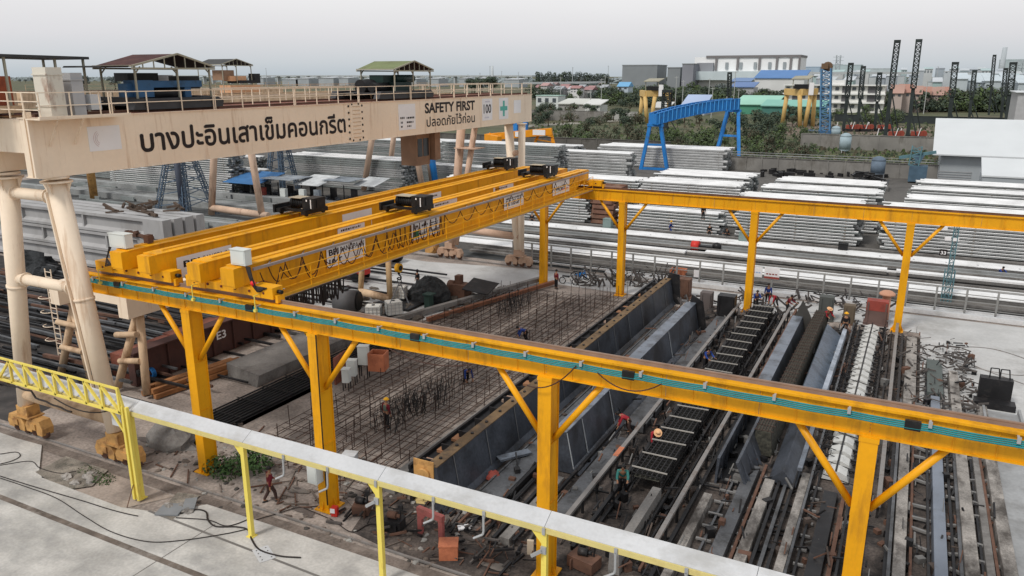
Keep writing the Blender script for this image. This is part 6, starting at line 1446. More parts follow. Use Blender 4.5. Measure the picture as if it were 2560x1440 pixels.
# red brown form stack
c = gz(1503, 562, 0)
for i in range(7):
    b = MB(); z = .15 + i * .62; x = c.x + RND.uniform(-.15, .15); b.box(x - 1.4, x + 1.4, c.y, c.y + 6, z, z + .42); b.box(x - 1.5, x + 1.5, c.y + .3, c.y + .6, z + .42, z + .60); b.box(x - 1.5, x + 1.5, c.y + 5, c.y + 5.3, z + .42, z + .60)
    single(b, 'steel_form', mat('red_brown_form', (.20, .105, .075), .85, 0, .25, .9, (.30, .22, .16), .6, .7), 'red brown steel form in the stack left of the second far column', 'steel form', 'red brown forms stacked behind the far runway')
b = MB(); c = gz(2185, 440, 0); r = random.Random(6)
for i in range(40): b.bar((c.x + r.uniform(-3, 3), c.y - 20 + r.uniform(-4, 4), .1 + .06 * i), (c.x + r.uniform(-3, 3), c.y - 20 + r.uniform(-4, 4), .2 + .06 * i), .25)
tag(b.build('scrap_heap', M_DSTEEL), 'dark scrap heap beside the ground gap beyond the far runway', 'scrap heap', None, 'stuff')
# beds and rails on the left side (along X)
for i, (y, h, lab) in enumerate(((60.4, .7, 'nearest of the four'), (66.8, .8, 'second nearest of the four'), (76.6, .9, 'third of the four'), (84.8, .8, 'farthest of the four'))):
    b = MB(); b.box(-135, -58 if i > 1 else -47 - 6 * i, y, y + .8, .05, h); b.box(-135, -60, y + 1.6, y + 2.1, .05, h * .8); b.box(-128, -64, y + 3.0, y + 3.4, .05, h * .6)
    single(b, 'casting_bed', M_CONC, 'long grey pile bed running left of the tan legs, ' + lab, 'casting bed')
b = MB(); b.quad((-170, 89.2, .042), (26, 90.1, .042), (26, 156, .042), (-170, 176, .042)); struct(b, 'stock_floor', mat('dark_stock_floor', (.115, .108, .10), .9, 0, .35, .3, (.05, .046, .044), .7, .3, fine=.2))
b = MB(); b.quad((-140, 59.8, .05), (-44, 59.8, .05), (-60, 89, .05), (-140, 89, .05)); struct(b, 'bed_floor', mat('wet_dark_floor', (.075, .078, .078), .8, 0, .35, .3, (.16, .165, .165), .7, .25))
b = MB(); r = random.Random(29)
for i in range(60):
    x = r.uniform(-132, -62); y = r.uniform(60, 88); b.box(x, x + r.uniform(2, 14), y, y + r.uniform(.15, .4), .1, r.uniform(.25, .8))
tag(b.build('bed_gear', M_CONCD), 'loose rails, moulds and timbers lying between the left hand beds', 'bed gear', None, 'stuff')

# ================================================================== BRIDGE GIRDERS AT THE LEFT
def igirder(x0, x1, y, z, s, label, group):
    t = thing('bridge_girder', label, 'bridge girder', (x1, y, z), group); b = MB()
    W, T, Hh = .55 * s, .19 * s, 1.72
    pr = [(-W, 0), (W, 0), (W, .24), (T, .50), (T, 1.28), (W * .92, 1.45), (W * .92, Hh), (-W * .92, Hh), (-W * .92, 1.45), (-T, 1.28), (-T, .50), (-W, .24)]
    b.prism([(x0, y + a, z + c) for a, c in pr], (x1 - 2.6 - x0, 0, 0)); b.build('girder_web', M_CONCG, t)
    b = MB(); b.prism([(x1 - 2.6, y + a, z + c) for a, c in [(-W * .93, 0), (W * .93, 0), (W * .93, Hh), (-W * .93, Hh)]], (2.6, 0, 0)); b.build('end_block', M_CONCG, t)
    b = MB()
    x = x0 + 4
    while x < x1 - 6: b.prism([(x, y - W * .9, z + .26), (x, y - T, z + .5), (x, y - T, z + 1.28), (x, y - W * .88, z + 1.44)], (.22, 0, 0)); x += 9.5
    b.build_each('stiffener', M_CONCG, t)
for lv, (z, x1, lab) in enumerate(((.25, -58.9, 'lower tier'), (2.05, -59.4, 'middle tier'), (3.85, -58.4, 'upper tier'))):
    n = 2 if lv < 2 else 4
    for k in range(n):
        igirder(-96 - 3 * lv, x1 + .1 * k, 46.9 + k * 1.15, z, .9, 'grey concrete bridge girder in the %s at the left%s' % (lab, ', behind the tan legs' if lv == 2 else ''), 'bridge girders: ' + lab)
b = MB(); r = random.Random(2)
for i in range(26): x = -63 + r.uniform(-4.5, 2); y = 49 + r.uniform(-1.6, 2.5); b.bar((x, y, 5.62 + r.uniform(0, .3)), (x + r.uniform(-2.2, 2.2), y + r.uniform(-.8, .8), 5.65 + r.uniform(0, .6)), r.uniform(.1, .28))
tag(b.build('timber_scraps', mat('dark_timber', (.085, .06, .045), .9, 0, .4, 1)), 'dark timber scraps lying on top of the upper bridge girders', 'timber', None, 'stuff')
b = MB()
for i in range(10): x = -62.5 + r.uniform(-1.8, 1.5); b.bar((x, 46.4 + r.uniform(-.1, .3), 3.9 + r.uniform(0, .3)), (x + r.uniform(.3, 1.8), 46.3, 3.95 + r.uniform(0, .4)), .25)
tag(b.build('timber_scraps', M_RUST), 'rust brown offcuts wedged at the end of the middle girder tier', 'timber', None, 'stuff')

# ================================================================== LATTICE TOWERS, WORKSHOP SHACK AND YARD CLUTTER
lt = thing('lattice_gantry', 'weathered blue lattice gantry with spidery legs among the pile stacks', 'lattice gantry', (-84, 70, 0))
def ltower(X, Y, h, w_):
    for (u, v) in ((-1, -1), (1, -1), (1, 1), (-1, 1)):
        b = MB(); b.truss((X + u * w_, Y + v * w_, 0), (X + u * w_ * .35, Y + v * w_ * .35, h), .5, 11, .075); b.build('leg', M_BLUEL, lt)
    b = MB()
    for k in range(1, 6):
        z = h * k / 6; q = w_ * (1 - .65 * k / 6)
        for (p, q_) in (((-q, -q), (q, -q)), ((q, -q), (q, q)), ((q, q), (-q, q)), ((-q, q), (-q, -q)), ((-q, -q), (q, q))): b.bar((X + p[0], Y + p[1], z), (X + q_[0], Y + q_[1], z + .8), .09)
    b.build('bracing', M_BLUEL, lt)
ltower(-85, 71.5, 8.8, 2.6); ltower(-90.5, 95.5, 9.2, 1.7)
b = MB(); b.truss((-85, 69, 9.4), (-92.5, 108, 9.6), 1.6, 30, .11); b.build('boom', M_BLUEL, lt)
b = MB(); b.tube((-83.2, 69.5, .2), (-83.4, 69.5, 9.2), .38, n=10); b.build('mast', mat('dark_blue_tube', (.05, .06, .085), .6), lt)
b = MB(); b.box(-90.2, -89.0, 92.0, 93.2, 8.9, 9.7); b.build('drive_box', mat('peach_paint', (.66, .36, .20)), lt)
t = plain_gantry('dark blue box legs of a gantry under the Thai lettering, left of the operator cab', [(106, [(-72.5, -72.0), (-69.0, -67.8)])], [(-71, 100, 112)], [], M_BLUE, M_BLUE, .55, 9.0, 10.0)
M_SHK = mat('patched_sheet', (.26, .29, .32), .7, .1, .3, .8, (.10, .12, .16), .7, .7)
sk = thing('workshop_shack', 'ramshackle workshop shack with patched blue and grey sheet roof left of the rear crane', 'shack', (-79, 89, 0))
for i, (x, y, sx_, sy_, z, m, tl) in enumerate(((-89, 88, 7, 6, 2.7, M_TARP, .3), (-83.5, 89, 6, 5, 2.9, M_SHK, -.25), (-79, 90.5, 5, 5, 2.6, mat('white_patch_sheet', (.52, .54, .55), .7, 0, .2, 1), .2), (-75, 92, 5, 4, 2.8, M_SHK, -.2), (-71.5, 94, 4, 4, 2.4, mat('white_patch_sheet', (.52, .54, .55)), .15))):
    b = MB(); b.prism([(x - sx_ / 2, y - sy_ / 2, z - tl), (x + sx_ / 2, y - sy_ / 2, z - tl), (x + sx_ / 2, y + sy_ / 2, z + tl + .5), (x - sx_ / 2, y + sy_ / 2, z + tl + .5)], (0, .02, .06)); b.build('roof_sheet', m, sk)
b = MB()
for x in (-92, -88, -84, -80, -76.5, -73): b.bar((x, 86.5 + .15 * (x + 92), 0), (x, 86.5 + .15 * (x + 92), 2.6), .12); b.box(x, x + 1.2, 88.6 + .12 * (x + 92), 88.7 + .12 * (x + 92), 0, 1.9)
b.build_each('wall_post', M_DSTEEL, sk)
for x, y, m in ((-82.6, 87.0, M_CAB), (-79.5, 87.6, M_CAB), (-86.4, 86.6, M_REDD), (-77.2, 88.2, M_SHK)):
    b = MB(); b.box(x - .5, x + .5, y, y + .6, .02, 1.8); b.build('locker', m, sk)
b = MB(); r = random.Random(14)
for i in range(120):
    x = r.uniform(-92, -72); y = 85.5 + .16 * (x + 92) + r.uniform(-1, 4); s_ = r.uniform(.15, .6); b.cbox((x, y, .05), s_, s_ * r.uniform(.6, 1.4), s_ * r.uniform(.5, 1.8), r.uniform(0, 3))
tag(b.build('workshop_clutter', mat('dark_clutter', (.05, .055, .065), .8, 0, .9, 1.2)), 'dark drums, boxes and tools crowded around the workshop shack', 'clutter', None, 'stuff')

def ibc(label, x, y, z=0.03, rz=.4):
    t = thing('water_tank', label, 'water tank', (x, y, z), None); b = MB(); b.cbox((x, y, z + .15), 1.12, .94, .95, rz); b.cbox((x, y, z + 1.10), 1.0, .82, .05, rz); b.build('bottle', M_IBC, t)
    b = MB(); b.tube((x, y, z + 1.15), (x, y, z + 1.20), .13, n=12); b.build('lid', M_BLACK, t)
    b = MB(); ca, sa = cos(rz), sin(rz); P = lambda u, v, w_: (x + u * ca - v * sa, y + u * sa + v * ca, z + w_)
    for w_ in (.2, .45, .7, .95, 1.1):
        for a, c in (((-.6, -.5), (.6, -.5)), ((.6, -.5), (.6, .5)), ((.6, .5), (-.6, .5)), ((-.6, .5), (-.6, -.5))): b.bar(P(a[0], a[1], w_), P(c[0], c[1], w_), .022)
    for k in range(5):
        u = -.6 + .3 * k
        for v in (-.5, .5): b.bar(P(u, v, .15), P(u, v, 1.1), .022)
        for q in (-.6, .6): b.bar(P(q, -.5 + .25 * k, .15), P(q, -.5 + .25 * k, 1.1), .022)
    b.build('wire_cage', M_GALV, t); b = MB(); b.cbox((x, y, z), 1.2, 1.0, .14, rz); b.build('pallet', M_DSTEEL, t); return t
p = gz(935, 800, 0); ibc('white caged water tank, left of the pair just behind the near runway rail', p.x, p.y, .03, .5)
p = gz(985, 798, 0); ibc('taller looking white caged water tank, right of the pair behind the near runway rail', p.x, p.y, .32, .9)
ibc('white caged water tank under the two sling legs on the yard road', -36.2, 50.6, .25, .3)
t = thing('stand', 'dark platform under the water tank on the yard road', 'platform', (-35.6, 49.6, .02)); b = MB(); b.box(-37.4, -33.9, 48.5, 51.4, .03, .24); b.build('deck', M_DSTEEL, t)
b = MB(); b.box(-33.4, -32.9, 50, 50.6, .03, 1.1); b.box(-33.5, -32.7, 49.9, 50.7, 1.1, 1.2); single(b, 'dark_tub', mat('dark_green_tub', (.03, .06, .05), .7), 'dark green tub beside the water tank platform', 'tub')
c = gz(1075, 752, 0); b = MB(); b.lump((c.x, c.y, .02), 2.0, 1.3, 2.0, .12, 16, 8, 21); single(b, 'dark_heap', mat('dark_net_heap', (.028, .03, .032), .95, 0, .5, 4, fine=.4), 'rounded dark grey heap on the yard road at the hooded person', 'heap')
c = gz(1165, 745, 0); t = thing('old_machine', 'old brown machine with a dark sheet roof right of the dark heap', 'machine', (c.x, c.y, .02))
b = MB(); b.box(c.x - 1.2, c.x + .2, c.y - .6, c.y + .6, .1, 1.2); b.box(c.x - .9, c.x - .4, c.y - .3, c.y + .3, 1.2, 1.9); b.tube((c.x - 1.6, c.y, .9), (c.x - 1.0, c.y, .9), .5, n=12); b.build('body', M_RUST, t)
b = MB(); b.prism([(c.x + .2, c.y - 1, 1.0), (c.x + 2.6, c.y - 1, .8), (c.x + 2.6, c.y + 1, 1.3), (c.x + .2, c.y + 1, 1.5)], (0, 0, .07)); b.build('roof', M_DSTEEL, t)
c = gz(866, 785, 0); t = thing('steel_tank', 'dark grey cylindrical tank behind the near crane cable bundle', 'tank', (c.x, c.y, .02)); b = MB(); b.tube((c.x - 1.0, c.y, 1.0), (c.x + .7, c.y + .6, 1.0), .85, n=16); b.build('shell', mat('dark_tank', (.10, .10, .105), .7, 0, .2, 1), t); b = MB(); b.tube((c.x - .2, c.y + .3, 1.7), (c.x - .2, c.y + .3, 2.0), .25, n=10); b.tube((c.x + .7, c.y + .6, 1.0), (c.x + .85, c.y + .65, 1.0), .75, n=14); b.build('manhole', M_BLACK, t)
c = gz(893, 700, 0); t = thing('red_machine', 'red machine with a red skip parked on the yard road behind the front crane', 'machine', (c.x, c.y, .02)); b = MB(); b.box(c.x - .8, c.x + 1.0, c.y - .7, c.y + .7, .6, 1.6); b.build('skip', M_RED, t); b = MB(); b.box(c.x - 2.6, c.x - .8, c.y - .7, c.y + .7, .4, 2.0); b.build('body', M_REDD, t)
for x in (-2.0, .4):
    for y in (-.75, .75): b = MB(); b.tube((c.x + x, c.y + y - .1, .45), (c.x + x, c.y + y + .1, .45), .45, n=14); b.build('wheel', M_BLACK, t)
c = gz(960, 660, 0); t = thing('loader', 'grey loader with black tyres parked at the back of the yard road', 'loader', (c.x, c.y, .02)); b = MB(); b.box(c.x - 2, c.x + 1, c.y - 1, c.y + 1, .7, 1.9); b.box(c.x - 1.2, c.x, c.y - .8, c.y + .8, 1.9, 2.9); b.build('body', M_GCAB, t)
for x in (-1.5, .7):
    for y in (-1.1, 1.1): b = MB(); b.tube((c.x + x, c.y + y - .2, .75), (c.x + x, c.y + y + .2, .75), .75, n=16); b.build('wheel', M_BLACK, t)
# bicycle like motorcycle on the road
def cycle(label, c, m):
    t = thing('motorcycle', label, 'motorcycle', (c.x, c.y, .04))
    for k in (-.62, .62):
        b = MB(); P = [(c.x + k + .29 * cos(a), c.y, .34 + .29 * sin(a)) for a in [2 * pi * i / 16 for i in range(17)]]; b.pipe(P, .045, 5); b.build('wheel', M_BLACK, t)
    b = MB(); b.bar((c.x - .62, c.y, .34), (c.x - .1, c.y, .62), .09); b.bar((c.x - .1, c.y, .62), (c.x + .42, c.y, .7), .14); b.bar((c.x + .62, c.y, .34), (c.x + .42, c.y, .95), .06); b.box(c.x - .2, c.x + .15, c.y - .12, c.y + .12, .3, .6); b.build('frame', m, t)
    b = MB(); b.box(c.x - .6, c.x + .05, c.y - .11, c.y + .11, .72, .82); b.build('seat', M_BLACK, t)
    b = MB(); b.bar((c.x + .40, c.y - .33, 1.0), (c.x + .40, c.y + .33, 1.0), .04); b.build('handlebar', M_GALV, t); return t
cycle('pale motorcycle parked on the road right of the red jacketed person', gz(1422, 712, 0), M_WHITEP); cycle('blue motorcycle parked behind the pale one on the road', gz(1450, 700, 0), M_BLUE)
b = MB(); r = random.Random(41)
for i in range(110):
    c = gz(r.uniform(1440, 1700), r.uniform(690, 720), 0); b.bar((c.x, c.y, .06), (c.x + r.uniform(-1.2, 1.2), c.y + r.uniform(-.6, .6), .1 + r.uniform(0, 1.2)), r.uniform(.05, .14))
tag(b.build('road_clutter', mat('grey_brown_clutter', (.085, .075, .07))), 'stacked props and scrap along the fence beyond the first two far columns', 'clutter', None, 'stuff')
b = MB()
for i in range(130):
    c = gz(r.uniform(800, 1340), r.uniform(760, 800) if i % 2 else r.uniform(720, 790), 0)
    if c.x > -29.5: continue
    b.lump((c.x, c.y, .02), r.uniform(.2, .7), r.uniform(.2, .6), r.uniform(.05, .3), .3, 7, 3, i)
tag(b.build('spoil', mat('spoil_dirt', (.10, .085, .072), .95, 0, .4, 2)), 'low lumps of spoil along the edge of the yard road', 'spoil', None, 'stuff')
# ================================================================== SMALL STUFF THAT FILLS THE CASTING YARD
r = random.Random(51)
for i, (x, ya, yb, h) in enumerate([(-14.9, 24.2, 31, .12), (-14.4, 24.0, 30.5, .16), (-13.55, 24.0, 30, .22), (-13.1, 24.0, 30, .14), (-12.2, 24, 36, .3), (-9.9, 24.5, 60, .4), (-9.7, 25, 59, .18), (-7.75, 24.4, 60, .42), (-7.45, 25, 60, .2), (-7.2, 24.5, 58, .3), (-6.7, 24.2, 60, .3), (-5.6, 24.0, 33, .16), (-4.35, 24.0, 35, .24), (-3.6, 24.3, 43, .3), (-3.3, 24.0, 34, .16), (-3.0, 24.2, 36, .28), (-2.35, 24, 60, .4), (-2.1, 24, 60, .2), (-.95, 24, 34, .2), (-.7, 24, 34, .34), (-.25, 24.2, 60, .36), (.05, 24.4, 60, .2), (.9, 25, 59, .3), (1.0, 25.2, 46, .42), (1.75, 25, 58, .2), (2.35, 25, 52, .3), (3.2, 25, 52, .25), (3.4, 25, 46, .38), (4.15, 25, 47, .22), (4.65, 25, 44, .3)]):
    b = MB(); dx = r.uniform(-.12, .12); wd = r.uniform(.07, .15); b.bar((x, ya, h), (x + dx, yb, h), wd, wd * 1.3)
    y = ya + r.uniform(.3, 1.5)
    while y < yb: b.bar((x - .12, y, .02), (x + r.uniform(-.1, .2), y, h), .07); y += r.uniform(1.2, 2.6)
    single(b, 'ground_rail', r.choice((M_DSTEEL, M_DSTEEL, M_GSTEEL, M_DSTEEL, M_RUST)), 'thin dark rail or pipe running lengthwise between the forms and beds', 'rail', 'thin rails between the casting beds')
b = MB()
for i in range(1000):
    x = r.uniform(-15.2, 5.0); y = r.uniform(23.8, 60); a = r.choice((0, 1.57, 1.57, r.uniform(0, 3.1))); ln = r.uniform(.15, .9); h = r.uniform(.03, .5) if r.random() < .6 else r.uniform(.3, .9)
    b.cur = r.choice((0, 0, 0, 0, 1, 2, 3)); b.bar((x - cos(a) * ln / 2, y - sin(a) * ln / 2, h * r.uniform(.2, 1)), (x + cos(a) * ln / 2, y + sin(a) * ln / 2, h), r.uniform(.025, .075))
for i in range(500):
    x = r.uniform(-15.2, 5.0); y = r.uniform(23.8, 60); s_ = r.uniform(.08, .3); b.cur = r.choice((0, 0, 1, 2, 3)); b.cbox((x, y, .03), s_, s_ * r.uniform(.6, 2), s_ * r.uniform(.4, 2.0), r.uniform(0, 3))
tag(b.build('yard_debris', [M_DSTEEL, M_RUST, mat('grey_debris', (.16, .155, .15), .9, 0, .3, 2), mat('brown_debris', (.085, .065, .055), .9, 0, .3, 2)]), 'bolts, wedges, short bars and offcuts strewn between the forms and beds', 'debris', None, 'stuff')
b = MB()
for i in range(420):
    x = r.uniform(-33, -13); y = r.uniform(20.9, 27.5)
    if x < -27 and y < 21.8: continue
    s_ = r.uniform(.04, .16); b.cur = r.choice((0, 0, 1, 2)); b.lump((x, y, .02), s_, s_, s_ * .6, .3, 6, 2, i)
for i in range(150):
    x = r.uniform(-32, -12); y = r.uniform(21.6, 27); a = r.uniform(0, 3.1); ln = r.uniform(.3, 1.4); b.cur = r.choice((0, 3, 3)); b.bar((x, y, .06), (x + ln * cos(a), y + ln * sin(a), .08), r.uniform(.02, .06))
tag(b.build('ground_litter', [mat('pebble_brown', (.16, .13, .11), .95), mat('pebble_grey', (.3, .29, .27), .95), mat('pebble_dark', (.06, .055, .05), .95), M_RUST]), 'pebbles, lumps and short wires scattered on the dirt before the cages', 'litter', None, 'stuff')
b = MB()
for i in range(260):
    x = r.uniform(-75, -40); y = r.uniform(24, 44)
    if x > -44.8 and y < 44: continue
    b.cur = r.choice((0, 0, 1, 2)); z = r.uniform(.1, 1.0); ln = r.uniform(3, 12); b.bar((x, y, z), (x + ln, y + r.uniform(-.3, .3), z), r.uniform(.08, .22))
tag(b.build('steel_stock', [M_DSTEEL, M_GSTEEL, M_RUST]), 'racks of dark bars and sections at the far left below the bridge girders', 'steel stock', None, 'stuff')
b = MB(); b.quad((-110, 22, .02), (-41, 22, .02), (-45, 46, .02), (-110, 46, .02)); struct(b, 'stock_yard_floor', mat('black_stock_floor', (.055, .05, .048), .95, 0, .4, .4, (.13, .11, .1), .7, .3))
for lab, x, y, sx_, sy_, h in (('dark heap of netting under the bridge girders by the tan legs', 78, 640, 2.6, 2.0, 2.0), ('second dark heap below the bridge girders, nearer the tall tan leg', 110, 668, 2.0, 1.6, 1.5)):
    c = gz(x, y + 40, 0); b = MB(); b.lump((c.x, c.y, .02), sx_, sy_, h, .2, 14, 7, int(x)); single(b, 'dark_heap', mat('dark_net_heap', (.028, .03, .032)), lab, 'heap')
# patchy oil and water stains on the yard
M_STAIN = mat('oil_stain', (.12, .10, .09), .7, 0, .4, 1.5); M_PUD = mat('damp_patch', (.17, .148, .13), .6, 0, .4, 1.0)
b = MB()
for i in range(26):
    x = r.uniform(-34, -12); y = r.uniform(21.9, 26.5); R_ = r.uniform(.12, .45); n = 17; b.cur = i % 2
    if x < -27 and y < 21.7: continue
    P = [(x + R_ * r.uniform(.6, 1.2) * 1.6 * cos(6.283 * k / n), y + R_ * r.uniform(.6, 1.2) * .6 * sin(6.283 * k / n), .0525 + .0001 * i) for k in range(n)]; b.add(P, [tuple(range(n))])
struct(b, 'ground_stains', [M_STAIN, M_PUD])
# ================================================================== BEHIND THE PLANT: WALLS, GANTRIES, SHEDS
M_WALLG = mat('stained_grey_wall', (.23, .22, .205), .9, 0, .2, .25, (.10, .09, .075), .7, .25, (1, 1, .5), dlo=.5)
def lwall(name, label, x0, x1, Y, z1, m, step=3.0, th=.25, cap=True, cat='wall'):
    t = thing(name, label, cat, ((x0 + x1) / 2, Y, 0)); b = MB(); b.box(x0, x1, Y, Y + th, 0, z1); b.build('wall_panel', m, t)
    b = MB(); x = x0
    while x <= x1: b.box(x - .12, x + .12, Y - .12, Y - .002, 0, z1 + .05); x += step
    b.build_each('pilaster', m, t)
    if cap: b = MB(); b.box(x0 - .1, x1 + .1, Y - .14, Y + th + .1, z1, z1 + .12); b.build('coping', m, t)
    return t
w1 = lwall('panel_wall', 'long grey concrete panel wall with a pipe rail left of the white shed', -32, 4.2, 157.5, 2.6, M_WALLG)
b = MB(); b.bar((-32, 157.2, 3.1), (4.2, 157.2, 3.1), .16); b.bar((-32, 157.2, 3.55), (4.2, 157.2, 3.55), .10)
b.build('pipe_rail', M_CONC, w1)
lwall('panel_wall', 'dark weathered concrete wall behind the blue gantry near legs', -140, -50, 178, 3.2, mat('dark_stained_wall', (.135, .128, .118), .95, 0, .3, .25, (.05, .046, .04), .8, .25), 4.0)
lwall('panel_wall', 'pale concrete wall segments below the piling rigs', -26, 4, 214, 3.6, M_WALLG, 4.5)
lwall('panel_wall', 'grey wall behind the shrubs at the left of the fields', -185, -112, 300, 4.0, M_WALLG, 6)
lwall('panel_wall', 'low white topped wall below the cream far gantry', -140, -104, 318, 3.2, mat('white_capped_wall', (.42, .42, .40), .9, 0, .15, .2), 6)
lwall('dark_fence', 'long dark screen fence with a white top line in front of the big trees', -30, 30, 345, 2.7, mat('dark_screen', (.035, .042, .043), .9, 0, .3, .1), 9, .3, True, 'fence').children
# white sheds at the right
def shed(label, x0, x1, ya, yb, ze, zr, wm, rm, over=1.2, doors=()):
    t = thing('shed', label, 'shed', ((x0 + x1) / 2, ya, 0)); b = MB(); b.box(x0, x1, ya, yb, 0, ze); b.build('wall', wm, t)
    b = MB(); b.prism([(x0 - over, ya - over, ze - .15), (x0 - over, yb, zr), (x0 - over, yb, zr + .22), (x0 - over, ya - over, ze + .07)], (x1 - x0 + 2 * over, 0, 0)); b.build('roof', rm, t)
    for (dx0, dx1, z0, z1) in doors: b = MB(); b.box(dx0, dx1, ya - .06, ya - .01, z0, z1); b.build('door', M_GCAB, t)
    return t
M_SHEDW = mat('pale_blue_grey_cladding', (.36, .39, .41), .6, .1, .06, .3, (.33, .36, .38), .5, .3, (4, 4, .2)); M_SHEDR = mat('white_roof_sheet', (.60, .625, .64), .5, 0, .04, .2)
shed('large white roofed shed with pale blue grey walls at the right edge', 4.4, 40, 157, 172, 4.7, 9.9, M_SHEDW, M_SHEDR, 1.4)
b = MB()
for i in range(4): b.box(4.3, 9.4, 156.9, 156.95, .35 + .42 * i, .52 + .42 * i)
single(b, 'pipe_stack', M_GALV, 'grey pipes stacked against the shed wall at the right', 'pipe stack')
a, c = gy(2452, 470, 140), gy(2600, 408, 140); shed('white lean to roof in front of the large shed at the right edge', a.x, c.x, 140, 146, a.z + 1.9, c.z - .2, M_SHEDW, M_SHEDR, .15)
a, c = gy(2535, 300, 250), gy(2640, 232, 250); shed('grey white workshop block behind the large shed at the right edge', a.x, c.x, 250, 268, a.z + 7.2, c.z, M_GCAB, M_SHEDR, .6)
# silo like tanks and blue plant between wall and shed
def vtank(label, px, py, Y, r, h, m):
    c = gy(px, py, Y); t = thing('silo', label, 'silo', (c.x, Y, max(0, c.z))); z = max(0, c.z); b = MB(); b.tube((c.x, Y, z + .8), (c.x, Y, z + h), r, n=16); b.ball((c.x, Y, z + h), r, r, r * .7, 16, 5, 0.0); b.tube((c.x, Y, z + .8), (c.x, Y, z + .1), r, r * .3, 14); b.build('tank', m, t)
    b = MB()
    for k in range(3): a = k * 2.1; b.bar((c.x + r * .9 * cos(a), Y + r * .9 * sin(a), 0), (c.x + r * .9 * cos(a), Y + r * .9 * sin(a), z + 1.2), .14)
    b.build('stand', M_WHITEP, t); return t
M_PTANK = mat('pale_blue_tank', (.30, .38, .42), .6, 0, .15, .6)
vtank('pale blue rounded silo in front of the pale wall segments', 2110, 388, 205, 1.3, 3.8, M_PTANK); vtank('weathered blue grey tank in front of the panel wall', 2192, 444, 150, 1.15, 2.9, mat('blue_grey_tank', (.12, .16, .21), .7, 0, .2, .8)); vtank('small pale blue tank at the foot of the blue mast', 2088, 345, 250, 1.3, 2.6, M_PTANK)
a = gy(2290, 440, 152); t = thing('mixing_plant', 'blue green mixing plant of frames and hoppers left of the white shed', 'mixing plant', (a.x, 152, 0))
b = MB(); b.box(a.x - 1.2, a.x + 1.6, 151, 153.5, .3, 3.0); b.prism([(a.x - .9, 151.2, 4.8), (a.x + .9, 151.2, 4.8), (a.x + .3, 151.2, 3.4), (a.x - .3, 151.2, 3.4)], (0, 2, 0)); b.build('hopper', mat('dull_blue_plant', (.07, .12, .17), .7, 0, .2, 1), t)
b = MB(); b.truss((a.x - .6, 152, 3), (a.x - .4, 152, 6.2), 1.5, 4, .14); b.bar((a.x - 3, 152, 4.2), (a.x + 2.6, 152, 5.4), .5); b.build('frame', mat('weathered_teal', (.10, .20, .23)), t)
c = gz(2268, 438, 0); b = MB(); b.tube((c.x, c.y, .05), (c.x, c.y, 1.7), .7, n=14); b.ball((c.x, c.y, 1.7), .7, .7, .3, 14, 4, 0); single(b, 'red_drum', M_REDD, 'red drum standing left of the blue green mixing plant', 'drum')
b = MB(); r = random.Random(3)
for i in range(60):
    c = gz(r.uniform(1900, 2320), r.uniform(428, 446), 0); b.cbox((c.x, c.y, .02), r.uniform(.4, 2.2), r.uniform(.3, .8), r.uniform(.2, 1.0), r.uniform(0, 3))
tag(b.build('yard_scrap', M_DSTEEL), 'dark machinery scrap along the foot of the panel wall', 'clutter', None, 'stuff')
# blue gantry
bgt = thing('gantry_crane', 'bright blue gantry crane with a ribbed upward sloping girder and A frame legs', 'gantry crane', (-45.3, 150, 0))
N0, N1 = Vector((-45.3, 150, 8.9)), Vector((-33.6, 164.5, 11.3)); dN = (N1 - N0); lat = Vector((dN.y, -dN.x, 0)).normalized()
RB = MB(); b = MB()
for s in (-1, 1):
    A = N0 + lat * s * 1.1 - dN * .03; B = N1 + lat * s * 1.1 + dN * .03; M_ = A.lerp(B, .5) + Vector((0, 0, .55)); A1 = A.lerp(B, .25) + Vector((0, 0, .42)); B1 = A.lerp(B, .75) + Vector((0, 0, .42)); pts = [A, A1, M_, B1, B]
    for p, q in zip(pts[:-1], pts[1:]):
        b.prism([p - lat * .18, p + lat * .18, p + lat * .18 + Vector((0, 0, 2.0)), p - lat * .18 + Vector((0, 0, 2.0))], q - p)
        b.bar(p + Vector((0, 0, 2.05)), q + Vector((0, 0, 2.05)), .6, .12); b.bar(p + Vector((0, 0, -.03)), q + Vector((0, 0, -.03)), .6, .12)
        n_ = 5
        for k in range(n_):
            c = p.lerp(q, (k + .5) / n_) + lat * .28; RB.bar(c + Vector((0, 0, .05)), c + Vector((0, 0, 2.0)), .16, .16)
b.bar(N0 - dN * .03 - lat * 1.3 + Vector((0, 0, 1.0)), N0 - dN * .03 + lat * 1.3 + Vector((0, 0, 1.0)), .3, 2.0)
b.build('girder', M_BLUE, bgt); RB.build_each('rib', mat('pale_blue_rib', (.06, .30, .66), .6), bgt)
f0, f1_ = gz(1602, 424, 0), gz(1668, 427, 0); g1 = gz(1847, 423, 0); g0 = g1 + (f0 - f1_) * 1.05 + Vector((0, 2.0, 0))
for (c0, ft) in ((N0, (f0, f1_)), (N1, (g0, g1))):
    tp = [c0 - lat * 0 + Vector((-1.0, 0, 0)), c0 + Vector((1.0, 0, 0))]
    for p, q in zip(tp, ft): b = MB(); b.bar(p, q, .62, .6); b.build('leg', M_BLUE, bgt)
    b = MB(); b.bar(ft[0] + Vector((0, 0, .25)), ft[1] + Vector((0, 0, .25)), .5, .5); u = .45; b.bar(tp[0].lerp(ft[0], u), tp[1].lerp(ft[1], u), .4, .4); b.bar(c0 + Vector((-1.5, 0, -.25)), c0 + Vector((1.6, 0, -.25)), .9, .5); b.build_each('cross_beam', M_BLUE, bgt)
